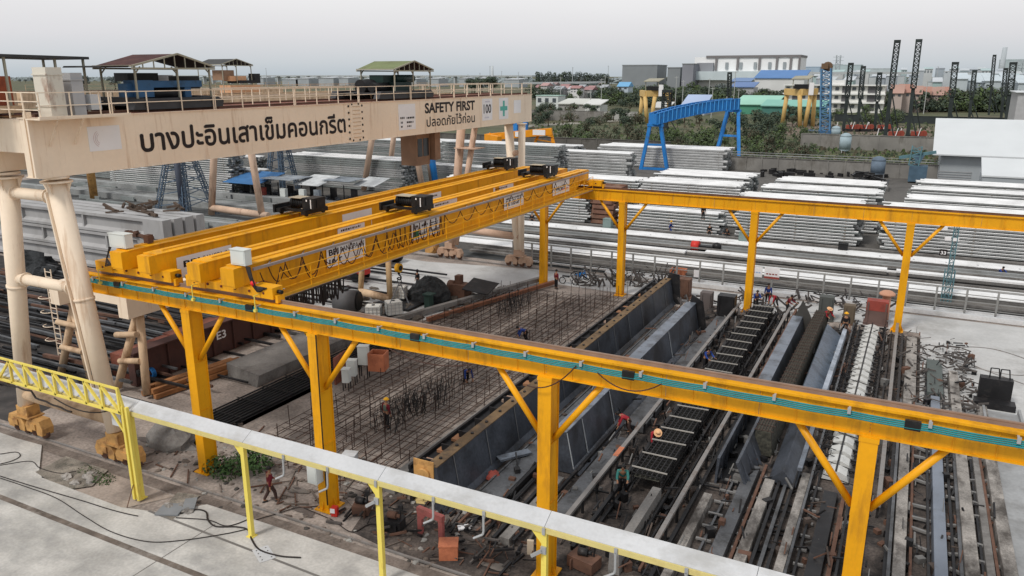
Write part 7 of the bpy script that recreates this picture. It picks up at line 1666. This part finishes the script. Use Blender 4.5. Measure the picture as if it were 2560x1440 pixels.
# orange gantry with blue legs behind it
o0, o1 = gy(1218, 352, 168), gy(1380, 338, 172)
og = thing('gantry_crane', 'orange gantry crane with white boards, partly behind the far white legs', 'gantry crane', (o0.x, 168, 0)); b = MB(); b.bar(o0 + Vector((0, 0, .9)), o1 + Vector((0, 0, .9)), 1.4, 1.6); b.bar(o0 + Vector((-.2, 0, .9)), o0 + Vector((5.2, -3.4, .7)), 1.2, 1.5); b.build('girder', M_ORG, og)
for px in (1352, 1290): a = gy(px, 330 if px > 1300 else 334, 170.2); b = MB(); b.box(a.x - 1.6, a.x + 1.6, 169.1, 169.3, a.z - .65, a.z + .55); b.build('board', M_WHITE, og)
for (tx, ty, bx, by) in ((o1.x - .2, 172, o1.x + 1.6, 171), (o1.x - 3.4, 172, o1.x - 5.2, 171), (o0.x + 1, 168, o0.x, 167), (o0.x + 4.6, 166, o0.x + 5.4, 165)):
    b = MB(); b.bar((tx, ty, o1.z + .3), (bx, by, 0), .55); b.build('leg', M_ORG, og)
b = MB()
for k in range(3): z = 1.2 + 1.4 * k; b.bar((o1.x + 1.2 - .35 * k, 171.3, z), (o1.x - 4.6 + .35 * k, 171.3, z + .6), .25)
b.build('brace', M_ORG, og)
b = MB(); a = gy(1290, 360, 180); b.bar((a.x, 180, 0), (a.x - .6, 181, a.z + 9.5), 1.4); b.bar((a.x + 2.9, 180, 0), (a.x + 2.0, 181, a.z + 9.5), 1.0); b.bar((a.x - 1.0, 181, a.z + 9.4), (a.x + 3.2, 181, a.z + 9.4), 1.2); single(b, 'blue_portal', M_BLUE, 'blue portal legs behind the orange gantry', 'portal')
# two sun faded cream gantries in the fields
def fargantry(label, x0, x1, yt, yb, ybase, Y, dep, split):
    A, B, C0 = gy(x0, yt, Y), gy(x1, yt, Y), gy(x0, yb, Y); zt, zb = A.z, C0.z; xm = gy(split, yt, Y).x
    t = thing('gantry_crane', label, 'gantry crane', ((A.x + B.x) / 2, Y, 0)); b = MB(); h = zt - zb
    b.bar((A.x, Y + dep, (zt + zb) / 2), (xm, Y, (zt + zb) / 2 - .2), 1.2, h); b.bar((xm, Y - .5, (zt + zb) / 2), (B.x, Y + dep * .6, (zt + zb) / 2 + .2), 1.3, h); b.build('girder', M_GOLD, t)
    for (p, s) in (((A.x + .6, Y + dep), -.4), ((xm - .5, Y), .5), ((xm + 3, Y + 1), -.5), ((B.x - .6, Y + dep * .6), .2)):
        b = MB(); b.tube((p[0], p[1], zb), (p[0] + s * 2, p[1], 0), .8, .7, 10); b.build('leg', M_GOLD, t)
    b = MB(); q = (A.x + B.x) / 2; b.box(q - 1.5, q + 3.2, Y, Y + 3, zt, zt + 1.6); b.build('winch', M_BLACK, t)
    b = MB(); b.prism([(q - 2.6, Y - .5, zt + 3.2), (q + 3.6, Y - .5, zt + 3.3), (q + 4.3, Y + 4, zt + 4.3), (q - 1.9, Y + 4, zt + 4.2)], (0, 0, .3)); b.build('roof', M_TRIM, t)
    for dx in (-2, 3): b = MB(); b.bar((q + dx, Y + .3, zt), (q + dx, Y + .3, zt + 3.3), .25); b.build('post', M_TRIM, t)
    b = MB(); b.box(q + 3.6, q + 5.2, Y - .8, Y, zt - h + .2, zt + 2.2); b.build('cabinet', M_WHITE, t)
fargantry('sun faded gold gantry crane standing in the fields left of the blue gantry', 1585, 1667, 226, 241, 285, 300, 9, 1617)
fargantry('sun faded gold gantry crane before the white apartment block', 1955, 2038, 222, 238, 285, 300, 9, 2005)
# blue lattice leader mast
c = gz(2062, 345, 0); tp = gy(2066, 172, c.y); bm = thing('leader_mast', 'tall blue lattice mast with a brown head among the piling rigs', 'mast', (c.x, c.y, 0)); b = MB(); b.truss((c.x, c.y, .5), (tp.x, c.y, tp.z), 2.6, 16, .28); b.build('lattice', mat('pale_blue_mast', (.10, .22, .38), .7, 0, .3, .3), bm)
b = MB(); b.box(tp.x - 1.3, tp.x + .6, c.y - 1.5, c.y + 1, tp.z, tp.z + 1.5); b.tube((tp.x + .3, c.y - .6, tp.z + .6), (tp.x + .3, c.y + .6, tp.z + .6), 1.4, n=12); b.build('head', mat('brown_head', (.16, .10, .06), .8), bm); b = MB(); b.box(c.x - 5, c.x + 3, c.y - 2, c.y + 2, .2, 2.2); b.build('base', M_BLUEM, bm)
# pile driving rigs
M_DMAST = mat('dark_green_mast', (.028, .036, .036), .7, 0, .3, .2)
def rig(label, bx, by, tx, ty, w_=1.3, body=True, Y=None, lat=True):
    c = gz(bx, by, 0) if Y is None else gy(bx, by, Y); Y = c.y; tp = gy(tx, ty, Y); t = thing('piling_rig', label, 'piling rig', (c.x, Y, 0), None)
    b = MB(); p, q = Vector((c.x, Y, .6)), Vector((tp.x, Y, tp.z))
    m_ = p.lerp(q, .52); b.bar(p, m_, w_ * .75, w_ * .75); b.truss(m_, q, w_, max(5, int((q - m_).length / 1.25)), .26); b.bar(q, q + Vector((0, 0, .9)), w_ * 1.3, w_ * .8); b.build('leader', M_DMAST, t)
    b = MB(); b.bar((c.x + 3.4, Y + 1, 1.6), m_, .3); b.bar((c.x + 2.2, Y - 1.5, 1.2), p.lerp(q, .3), .3); b.build('stay', M_DMAST, t)
    if body:
        b = MB(); b.box(c.x + .8, c.x + 4.0, Y - 1.4, Y + 1.4, .9, 2.1); b.tube((c.x + 4.2, Y - 1.2, 1.5), (c.x + 4.2, Y + 1.2, 1.5), .9, n=12); b.build('body', mat('red_rig_body', (.26, .055, .035), .7, 0, .2, .5), t)
        b = MB(); b.box(c.x - .2, c.x + 4.8, Y - 2.0, Y - 1.2, .1, .9); b.box(c.x - .2, c.x + 4.8, Y + 1.2, Y + 2.0, .1, .9); b.build('track', M_DSTEEL, t)
        b = MB(); b.bar((c.x + 2.6, Y - 1.7, .2), (c.x + 3.3, Y - 1.7, 3.2), .2); b.bar((c.x - 2.2, Y - 1.7, .2), (c.x - 1.8, Y - 1.7, 3.0), .2); b.build('jack_leg', M_WHITE, t)
    return t
rig('tallest dark lattice piling rig, left of the two that stand clear of the skyline', 2212, 346, 2243, 108, 1.35)
rig('tallest dark lattice piling rig, right of the two that stand clear of the skyline', 2268, 346, 2297, 106, 1.35)
rig('shorter dark piling rig just right of the blue lattice mast', 2108, 328, 2127, 164, 1.3); rig('dark piling rig with a forked top, second right of the blue lattice mast', 2142, 328, 2158, 172, 1.2); rig('dark piling rig before the right half of the apartment block', 2186, 328, 2199, 188, 1.2)
rig('dark green rig mast rising before the big trees at the right', 2374, 300, 2388, 162, 1.6, False, 300); rig('pale thin lattice mast behind the big trees at the right', 2476, 260, 2486, 142, 1.1, False, 420); rig('short twin headed mast above the big trees', 2432, 240, 2436, 182, 1.2, False, 330); rig('dark mast at the right above the big trees', 2524, 260, 2533, 162, 1.8, False, 330); rig('small lattice mast between two others above the big trees', 2509, 260, 2514, 176, 1.2, False, 360)
c = gz(1665, 300, 0)
rig('black rig behind the blue gantry girder', 1662, 310, 1668, 232, 2.2, False, 240); rig('slim dark mast with a round head right of the blue gantry girder', 1824, 265, 1824, 186, 1.3, False, 330)

# ================================================================== BUILDINGS
def haze_tint(c, k): h = (.40, .455, .49); return tuple(c[i] * (1 - k) + h[i] * k for i in range(3))  # aerial haze painted into the base colour, k sets how much
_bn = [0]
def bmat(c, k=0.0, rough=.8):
    c = haze_tint(c, k); return mat('facade_%02d%02d%02d' % tuple(int(v * 99) for v in c), c, rough, 0, .08, .08)
def building(label, x0, x1, yt, yb, Y, dep, wc, rc, k=0.0, roof='flat', win=(0, 0), wcol=(.06, .07, .08), name='building', zr=None, cat='building'):
    A, B = gy(x0, yb, Y), gy(x1, yt, Y); zt = gy((x0 + x1) / 2, yt, Y).z; t = thing(name, label, cat, ((A.x + B.x) / 2, Y, 0)); xa, xb = A.x, gy(x1, yb, Y).x
    rh = (zr if zr else 0.0); b = MB(); b.box(xa, xb, Y, Y + dep, 0, zt - rh); b.build('wall', bmat(wc, k), t)
    b = MB()
    if roof == 'gable': b.prism([(xa - .6, Y - .8, zt - rh), (xa - .6, Y + dep / 2, zt), (xa - .6, Y + dep + .8, zt - rh), (xa - .6, Y + dep / 2, zt - rh - .01)], (xb - xa + 1.2, 0, 0))
    elif roof == 'lean': b.prism([(xa - .6, Y - .8, zt - rh), (xa - .6, Y + dep, zt), (xa - .6, Y + dep, zt + .4), (xa - .6, Y - .8, zt - rh + .4)], (xb - xa + 1.2, 0, 0))
    else: b.box(xa - .3, xb + .3, Y - .3, Y + dep + .3, zt - rh, zt - rh + max(.35, (zt) * .03))
    b.build('roof', bmat(rc, k, .6), t)
    nr, ncl = win; base = max(0.0, A.z)
    for i in range(nr):
        for j in range(ncl):
            w_ = (xb - xa) / ncl; h_ = (zt - rh - base) / nr; b = MB(); b.box(xa + w_ * (j + .25), xa + w_ * (j + .72), Y - .12, Y - .02, base + h_ * (i + .35), base + h_ * (i + .78)); b.build('window', bmat(wcol, k * .6, .3), t)
    return t
# big white factory with brown frame
t = thing('factory', 'huge white factory with a brown roof line and brown pilasters on the skyline', 'factory', (-135, 700, 0)); b = MB(); b.box(-179, -92, 700, 740, 0, 33.0); b.build('wall', bmat((.84, .84, .84), .08), t)
b = MB(); b.box(-169, -91.5, 699, 741, 32.4, 34.2); b.build('cornice', bmat((.13, .095, .085), .25), t)
for x in (-160, -142, -124, -110, -99, -92.2): b = MB(); b.box(x - .9, x + .9, 698.8, 699.6, 22, 32.4); b.build('pilaster', bmat((.13, .095, .085), .25), t)
for i in range(5): b = MB(); x = -151 + i * 11.8; b.box(x - 1.2, x + 1.2, 699, 699.6, 23, 28.5); b.build('window', bmat((.25, .27, .28), .25), t)
b = MB(); b.box(-186, -88, 690, 700, 14, 21.2); b.build('canopy', bmat((.60, .68, .70), .3), t)
b = MB(); b.box(-176, -162, 697, 700, 21.2, 28.3); b.build('side_block', bmat((.24, .23, .25), .25), t)
building('dark grey windowless block on the skyline left of the white factory', 1555, 1642, 164, 196, 700, 30, (.17, .175, .18), (.2, .2, .2), .28); building('small dark grey block on the skyline between two larger ones', 1668, 1700, 170, 196, 690, 20, (.17, .175, .18), (.2, .2, .2), .28); building('purple grey block at the left end of the white factory', 1704, 1732, 161, 198, 680, 20, (.19, .18, .21), (.2, .2, .2), .25)
building('white building under a broad bright blue roof before the factory', 1886, 2010, 176, 208, 560, 25, (.68, .68, .66), (.05, .17, .42), .12, 'lean', (0, 0), (.10, .12, .15), 'building', 5.2)
building('low blue roofed shed right of the slim dark mast, upper one', 1828, 1876, 196, 206, 520, 14, (.4, .42, .44), (.11, .20, .40), .15, 'lean', (0, 0), zr=2.0); building('low blue roofed shed right of the slim dark mast, lower one', 1828, 1884, 207, 222, 480, 14, (.42, .42, .42), (.09, .17, .38), .12, 'lean', (0, 0), zr=2.6)
ap = building('white three storey apartment block with open balconies behind the piling rigs', 1958, 2208, 214, 272, 430, 14, (.72, .71, .68), (.78, .78, .76), .03, 'flat', (0, 0))
A, B = gy(1958, 262, 430), gy(2208, 262, 430); n_ = 12; w_ = (B.x - A.x) / n_
for f in range(3):
    z = 1.2 + f * 4.2
    b = MB(); b.box(A.x - .5, B.x + .5, 428.2, 429.9, z + 3.3, z + 3.9); b.build('balcony_slab', bmat((.74, .74, .72), .04), ap)
    for j in range(n_):
        b = MB(); x = A.x + w_ * j
        if j % 3 == 1: b.box(x + .2, x + w_ - .2, 429.7, 429.95, z + .1, z + 3.2); b.build('balcony_opening', bmat((.10, .095, .10), .05), ap)
        else: b.box(x + .9, x + w_ * .66, 429.7, 429.95, z + 1.2, z + 2.7); b.build('window', bmat((.09, .10, .11), .05), ap)
b = MB(); c = gy(2090, 214, 430); b.box(c.x - 3.8, c.x + 3.8, 431, 437, c.z, c.z + 2.6); b.build('roof_tank_room', bmat((.72, .72, .70), .05), ap)
building('long mint green roofed warehouse right of the blue gantry', 1836, 1938, 243, 268, 390, 22, (.06, .28, .17), (.30, .58, .45), .08, 'lean', (0, 0), zr=3.6); building('lower turquoise roofed shed between mint warehouse and apartment block', 1905, 2060, 254, 272, 372, 14, (.05, .18, .15), (.20, .46, .38), .06, 'lean', (0, 0), zr=2.2)
building('white shed with a pale blue roof behind the blue gantry girder', 1706, 1762, 240, 262, 370, 12, (.4, .42, .45), (.36, .44, .62), .08, 'lean', (0, 0), zr=4.5)
building('small white house with a green roof edge at the left of the fields', 1340, 1395, 240, 264, 400, 10, (.60, .63, .62), (.36, .52, .45), .06, 'flat', (1, 3)); building('long low white roofed shed in the fields', 1396, 1476, 250, 264, 380, 14, (.34, .33, .31), (.56, .56, .52), .05, 'lean', (0, 0), zr=2.2); building('white portal framed shed right of the long low one', 1462, 1500, 252, 272, 350, 10, (.5, .5, .49), (.62, .62, .60), .04, 'lean', (1, 3), zr=2.0)
building('white car port with curved roof behind the gold gantry', 1632, 1670, 258, 278, 330, 8, (.40, .40, .39), (.55, .55, .53), .04, 'lean', (0, 0), zr=2.0)
RND_B = random.Random(19)
pal = [((.45, .42, .40), (.30, .11, .10)), ((.55, .53, .52), (.40, .20, .18)), ((.5, .5, .5), (.42, .43, .44)), ((.6, .58, .55), (.24, .13, .12)), ((.48, .46, .46), (.33, .34, .36))]
for i in range(15):
    x = 1336 + i * 12 + RND_B.uniform(-4, 4); wd = RND_B.uniform(13, 22); yt = RND_B.uniform(205, 218); wc, rc = pal[i % 5]
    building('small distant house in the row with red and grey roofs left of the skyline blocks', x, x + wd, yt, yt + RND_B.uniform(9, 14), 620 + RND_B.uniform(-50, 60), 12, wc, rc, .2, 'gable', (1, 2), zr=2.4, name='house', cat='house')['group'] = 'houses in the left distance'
building('white house with bright front in the left distant row', 1426, 1448, 214, 232, 560, 10, (.72, .70, .70), (.35, .16, .15), .12, 'gable', (2, 3), zr=2, name='house', cat='house'); building('house with bright blue roofs before the dark trees', 1544, 1570, 205, 226, 520, 10, (.5, .58, .65), (.12, .36, .62), .15, 'gable', (1, 2), zr=3, name='house', cat='house')
for i in range(6):
    x = 2226 + i * 24 + RND_B.uniform(-5, 5); building('terracotta roofed house before the big trees at the right', x, x + 30, 212 + RND_B.uniform(-4, 10), 245, 430 + 8 * i, 14, (.42, .34, .30), (.36, .17, .12) if i % 2 else (.38, .22, .17), .08, 'gable', (1, 2), zr=4, name='house', cat='house')['group'] = 'terracotta roofed houses'
pal2 = [(.52, .54, .54), (.36, .50, .48), (.34, .38, .44), (.55, .57, .60), (.40, .42, .46), (.58, .56, .54)]
for i in range(44):
    x = 2015 + i * 12.6 + RND_B.uniform(-6, 6); wd = RND_B.uniform(14, 34); yt = RND_B.uniform(166, 196); Y = 1500 - (yt - 166) * 28 + RND_B.uniform(-60, 60)
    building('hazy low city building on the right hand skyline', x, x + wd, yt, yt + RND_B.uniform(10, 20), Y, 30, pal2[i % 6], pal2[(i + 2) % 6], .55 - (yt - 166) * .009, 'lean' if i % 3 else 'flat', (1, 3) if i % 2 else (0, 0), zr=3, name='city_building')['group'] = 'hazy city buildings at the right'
for i in range(9):
    x = 2380 + i * 21; building('long pale blue warehouse roof behind the big trees at the right', x, x + 40, 183 + (i % 3) * 5, 200, 640 + 30 * (i % 4), 40, (.45, .50, .53), (.55, .62, .66), .3, 'lean', (0, 0), zr=4, name='warehouse', cat='warehouse')['group'] = 'pale warehouses at the right'
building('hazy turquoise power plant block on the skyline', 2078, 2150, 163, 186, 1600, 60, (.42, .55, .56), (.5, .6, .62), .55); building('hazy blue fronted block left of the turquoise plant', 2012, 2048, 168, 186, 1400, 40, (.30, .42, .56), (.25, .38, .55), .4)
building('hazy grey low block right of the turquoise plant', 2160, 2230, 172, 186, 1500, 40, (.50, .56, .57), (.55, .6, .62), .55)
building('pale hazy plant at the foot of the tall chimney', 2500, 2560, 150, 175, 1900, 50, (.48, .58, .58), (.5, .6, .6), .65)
for i in range(12):
    x = 640 + i * 55 + RND_B.uniform(-15, 15); building('hazy distant shed on the horizon behind the lettered girder', x, x + RND_B.uniform(14, 40), 192 + RND_B.uniform(0, 4), 202, 1100, 30, (.30, .31, .32), (.40, .40, .41), .4, 'lean', (0, 0), zr=2, name='distant_shed', cat='shed')['group'] = 'hazy sheds on the left horizon'
# elevated road
b = MB(); a, c = gy(300, 190, 1250), gy(1330, 190, 1250); b.box(a.x, c.x, 1250, 1262, a.z - .5, a.z + 1.6)
for i in range(40): x = a.x + (c.x - a.x) * i / 40; b.box(x, x + 3, 1252, 1260, 0, a.z - .5)
a, c = gy(1308, 208, 660), gy(1512, 206, 700); b.bar((a.x, 660, a.z), (c.x, 700, c.z), 8, 1.8)
a, c = gy(1985, 184, 900), gy(2300, 187, 900); b.box(a.x, c.x, 900, 912, a.z - .6, a.z + 1.6)
tag(b.build('elevated_road', bmat((.42, .43, .43), .3)), None, None, None, 'structure')
# poles, pylons, chimney
def poles(label, group, L_, r, m, name='utility_pole', cat='utility pole'):
    for (x, yt, yb, Y) in L_:
        p, q = gy(x, yb, Y), gy(x, yt, Y); b = MB(); b.tube((p.x, Y, 0), (p.x, Y, q.z), r * 1.2, r * .8, 6); b.bar((p.x - 1.0, Y, q.z - .6), (p.x + 1.0, Y, q.z - .6), r); single(b, name, m, label, cat, group, (p.x, Y, 0))
M_POLE = mat('pale_pole', (.42, .43, .42), .8)
poles('pale concrete utility pole standing in the fields beyond the plant', 'utility poles in the fields', [(1401, 192, 244, 420), (1476, 222, 256, 380), (1503, 196, 246, 420), (1512, 190, 226, 500), (1689, 190, 243, 400), (1706, 200, 250, 380), (1771, 196, 250, 400), (1816, 198, 262, 350), (1833, 178, 264, 340), (1846, 222, 244, 380), (1780, 218, 256, 350), (2028, 178, 208, 500), (2045, 196, 216, 480), (2160, 180, 214, 450), (2317, 200, 222, 430)], .17, M_POLE)
poles('thin hazy mast or lamp post far away on the horizon', 'thin masts on the horizon', [(1225, 165, 196, 900), (1431, 168, 208, 800), (1520, 164, 195, 1000), (1254, 178, 196, 1000), (1296, 180, 197, 1000), (1170, 186, 200, 900), (1200, 182, 200, 900), (667, 170, 200, 900), (2240, 160, 182, 900), (2344, 166, 180, 900)], .35, bmat((.4, .42, .43), .3), 'distant_mast', 'mast')
def pylon(label, x, yt, Y, k):
    q = gy(x, yt, Y); b = MB(); b.truss((q.x, Y, 0), (q.x, Y, q.z), 7, 9, .7)
    for f in (.7, .82, .94): b.bar((q.x - 9, Y, q.z * f), (q.x + 9, Y, q.z * f), .7)
    single(b, 'pylon', bmat((.35, .37, .38), k), label, 'pylon', None, (q.x, Y, 0))
pylon('hazy lattice power pylon above the turquoise plant', 2097, 138, 1550, .5); pylon('faint lattice pylon at the right edge of the skyline', 2552, 150, 1300, .55)
q = gy(2513, 118, 1850); b = MB(); b.tube((q.x, 1850, 0), (q.x, 1850, q.z), 5.5, 4.2, 12); single(b, 'chimney', bmat((.5, .5, .52), .7), 'tall faint chimney in the haze at the right', 'chimney')
q = gy(1231, 165, 800); b = MB(); b.tube((q.x, 800, 0), (q.x, 800, q.z), 1.6, 1.2, 8); single(b, 'water_tower', bmat((.52, .54, .55), .4), 'faint pale tower behind the railing end', 'tower')

# ================================================================== TREES
def tree_proto(kind, seed, cm):
    r = random.Random(seed); t = thing('tree', 'tree', 'tree', (0, 0, -500)); b = MB(); Z = -500
    b.tube((0, 0, Z), (.02, 0, Z + .45), .032, .018, 7)
    for i in range(5): a = i * 1.3 + r.random(); b.tube((.01, 0, Z + .3 + .04 * i), (.2 * cos(a), .2 * sin(a), Z + .5 + .05 * i), .014, .006, 5)
    b.build('trunk', M_BARK, t); b = MB(); bl = []
    if kind == 'round':
        for i in range(9): a = r.uniform(0, 6.28); d = r.uniform(.05, .27); bl.append((d * cos(a), d * sin(a), Z + r.uniform(.42, .84), r.uniform(.14, .22), r.uniform(.14, .22), r.uniform(.11, .17)))
    elif kind == 'tall':
        for i in range(7): a = r.uniform(0, 6.28); d = r.uniform(.0, .10); bl.append((d * cos(a), d * sin(a), Z + .28 + .1 * i, .15 - .006 * i, .15 - .006 * i, .13))
    else:
        for i in range(9): a = r.uniform(0, 6.28); d = r.uniform(.1, .5); bl.append((d * cos(a), d * sin(a), Z + r.uniform(.18, .55), r.uniform(.2, .33), r.uniform(.2, .33), r.uniform(.18, .32)))
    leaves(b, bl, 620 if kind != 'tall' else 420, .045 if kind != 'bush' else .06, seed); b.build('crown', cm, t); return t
PROTO = {}
for kind in ('round', 'tall', 'bush'):
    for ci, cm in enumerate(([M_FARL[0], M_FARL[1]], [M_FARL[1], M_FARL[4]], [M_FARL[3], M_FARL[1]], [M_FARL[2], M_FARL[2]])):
        for v in range(2): PROTO[(kind, ci, v)] = tree_proto(kind, 100 + ci * 10 + v + len(kind), cm)
USED = set(); TR = random.Random(5)
def tree(kind, ci, x, y, h, label, group, wide=1.0, z=0.0):
    v = TR.randrange(2); k = (kind, ci, v); P = PROTO[k]; sc = (h * wide * TR.uniform(.9, 1.15), h * wide * TR.uniform(.9, 1.15), h)
    if k not in USED: USED.add(k); o = P; o.location = (x, y, z); o.scale = sc; o.rotation_euler = (0, 0, TR.uniform(0, 6)); o['label'] = label; o['group'] = group
    else: o = dup(P, (x, y, z), label, group, TR.uniform(0, 6), sc)
    o['category'] = 'bush' if kind == 'bush' else 'tree'; o.name = 'bush' if kind == 'bush' else 'tree'
def grove(n, x0, x1, y0, y1, h0, h1, kinds, cis, label, group, wide=1.0):
    """plants spread over ground seen between those picture columns and base rows"""
    for i in range(n):
        x = TR.uniform(x0, x1); y = TR.uniform(y0, y1); c = gz(x, y, 0); tree(TR.choice(kinds), TR.choice(cis), c.x, c.y, TR.uniform(h0, h1), label, group, wide)
grove(22, 1395, 1600, 335, 372, 2.6, 5.5, ['bush', 'round'], [1, 2, 2], 'shrub or young tree in the strip left of the blue gantry near legs', 'shrubs left of the blue gantry')
grove(34, 1650, 2060, 345, 402, 2.2, 6.0, ['bush', 'bush', 'round'], [2, 1, 2], 'shrub in the scrub strip behind the panel wall, between gantry and mast', 'shrubs behind the panel wall')
grove(16, 1680, 2050, 300, 345, 4.5, 8, ['round', 'bush'], [0, 2], 'thin brownish tree around the far leg of the blue gantry', 'brownish trees by the blue gantry')
grove(26, 1326, 1600, 272, 315, 4, 8, ['bush', 'round'], [0, 2, 0], 'bushy tree in the fields between plant wall and white sheds', 'trees in the left fields')
grove(24, 1330, 1600, 236, 268, 6, 11, ['round', 'bush'], [0, 1], 'dark tree between the distant houses and the white sheds', 'trees among the left houses')
grove(95, 1490, 1960, 246, 270, 9, 13.5, ['round', 'bush', 'bush'], [0, 0, 1], 'dark green tree in the belt below the skyline blocks and factory', 'dark tree belt below the factory', 1.15)
grove(20, 1640, 2000, 250, 276, 5, 10, ['round', 'bush'], [0, 1], 'tree around the mint green warehouses', 'trees around the mint warehouses')
grove(34, 1900, 2260, 284, 318, 3, 6.5, ['round', 'bush'], [0, 1, 1], 'green tree between the apartment block and the piling rigs', 'trees before the apartment block')
grove(56, 2215, 2560, 270, 281, 6, 13, ['bush', 'bush', 'round'], [0, 0, 1], 'big dark green tree behind the dark fence at the right', 'big trees at the right', 1.25)
for x, yt, yb in ((2400, 198, 290), (2440, 190, 290), (2475, 200, 292), (2365, 215, 292), (2335, 226, 292), (2530, 205, 290), (2558, 200, 290), (2505, 215, 290), (2300, 244, 292)):
    c = gz(x, yb - 12, 0); tree('bush', TR.choice([0, 1, 0]), c.x, c.y, gy(x, yt, c.y).z, 'tall broad tree rising above the others at the right', 'tallest trees at the right', 1.1)
for i in range(26):
    x = 1342 + i * 7.0; Y = 820 + TR.uniform(-20, 20); tree('tall', 3 if i % 3 else 0, gy(x, 205, Y).x, Y, gy(x, TR.uniform(177, 186), Y).z, 'tall slim dark tree in the row on the left skyline', 'row of slim trees on the skyline', 1.0)
for x, yt in ((1185, 188), (1205, 190), (1225, 183), (1233, 184), (1180, 190), (207, 186), (213, 188), (286, 187), (318, 186), (326, 188), (335, 187)):
    Y = 640; tree('round', 3 if x < 400 else 0, gy(x, 200, Y).x, Y, gy(x, yt, Y).z, 'lone distant tree breaking the horizon behind the lettered crane', 'lone trees on the horizon', 1.0)
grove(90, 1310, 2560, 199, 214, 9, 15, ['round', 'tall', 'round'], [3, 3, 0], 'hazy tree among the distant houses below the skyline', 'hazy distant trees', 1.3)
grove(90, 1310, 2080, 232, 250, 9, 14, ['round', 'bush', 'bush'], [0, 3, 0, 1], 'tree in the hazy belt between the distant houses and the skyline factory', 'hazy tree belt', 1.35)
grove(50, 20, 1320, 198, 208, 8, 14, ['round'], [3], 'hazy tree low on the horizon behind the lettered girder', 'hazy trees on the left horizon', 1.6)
for k, P in PROTO.items():
    if k not in USED:
        for ch in list(P.children): bpy.data.objects.remove(ch)
        bpy.data.objects.remove(P)
# far woods: one mass along the horizon
b = MB(); r = random.Random(77)
for i in range(2600):
    x = r.uniform(0, 2560); Y = r.uniform(1500, 3600); c = gy(x, 188, Y); s_ = r.uniform(5, 14); hgt = r.uniform(3, 11); a = r.uniform(-.5, .5)
    b.cur = 0 if Y < 2300 else 1; b.add([(c.x - s_, Y - s_ * a, 0), (c.x + s_, Y + s_ * a, 0), (c.x + s_ * .7, Y, hgt), (c.x - s_ * .5, Y, hgt * r.uniform(.7, 1.2))], [(0, 1, 2, 3)])
tag(b.build('far_woods', [bmat((.12, .15, .14), .45), bmat((.14, .17, .17), .7)]), 'hazy band of far woods and roofs along the whole horizon', 'woods', None, 'stuff')
# weeds and scrub on the field ground
b = MB(); r = random.Random(78)
for i in range(5200):
    x = r.uniform(1300, 2400); y = r.uniform(300, 420); c = gz(x, y, 0); s_ = r.uniform(.2, .75)
    b.cur = r.choice((0, 0, 1, 2)); a = r.uniform(0, 3.1); b.add([(c.x - s_ * cos(a), c.y - s_ * sin(a), 0), (c.x + s_ * cos(a), c.y + s_ * sin(a), 0), (c.x + s_ * .4 * cos(a), c.y + .2, s_ * r.uniform(.7, 1.5)), (c.x - s_ * .5 * cos(a), c.y - .2, s_ * r.uniform(.7, 1.6))], [(0, 1, 2, 3)])
tag(b.build('field_weeds', [M_FARL[1], M_FARL[3], M_FARL[4]]), 'rough grass and weeds covering the fields beyond the plant', 'weeds', None, 'stuff')
for (nm, col, pts) in (('bare_soil', (.165, .128, .10), [(1960, 338), (2330, 345), (2330, 318), (1960, 306)]), ('green_field', (.10, .125, .055), [(1320, 300), (1620, 292), (1640, 280), (1320, 284)]), ('grass_strip', (.11, .12, .055), [(2040, 408), (2330, 410), (2330, 388), (2040, 386)]), ('field_path', (.26, .245, .215), [(1320, 318), (1600, 300), (1600, 297), (1320, 312)])):
    P = [gz(x, y, 0) for x, y in pts]; poly(nm, mat(nm + '_soil', col, .95, 0, .25, .08, (.09, .10, .05), .6, .06), [(p.x, p.y) for p in P], .03)
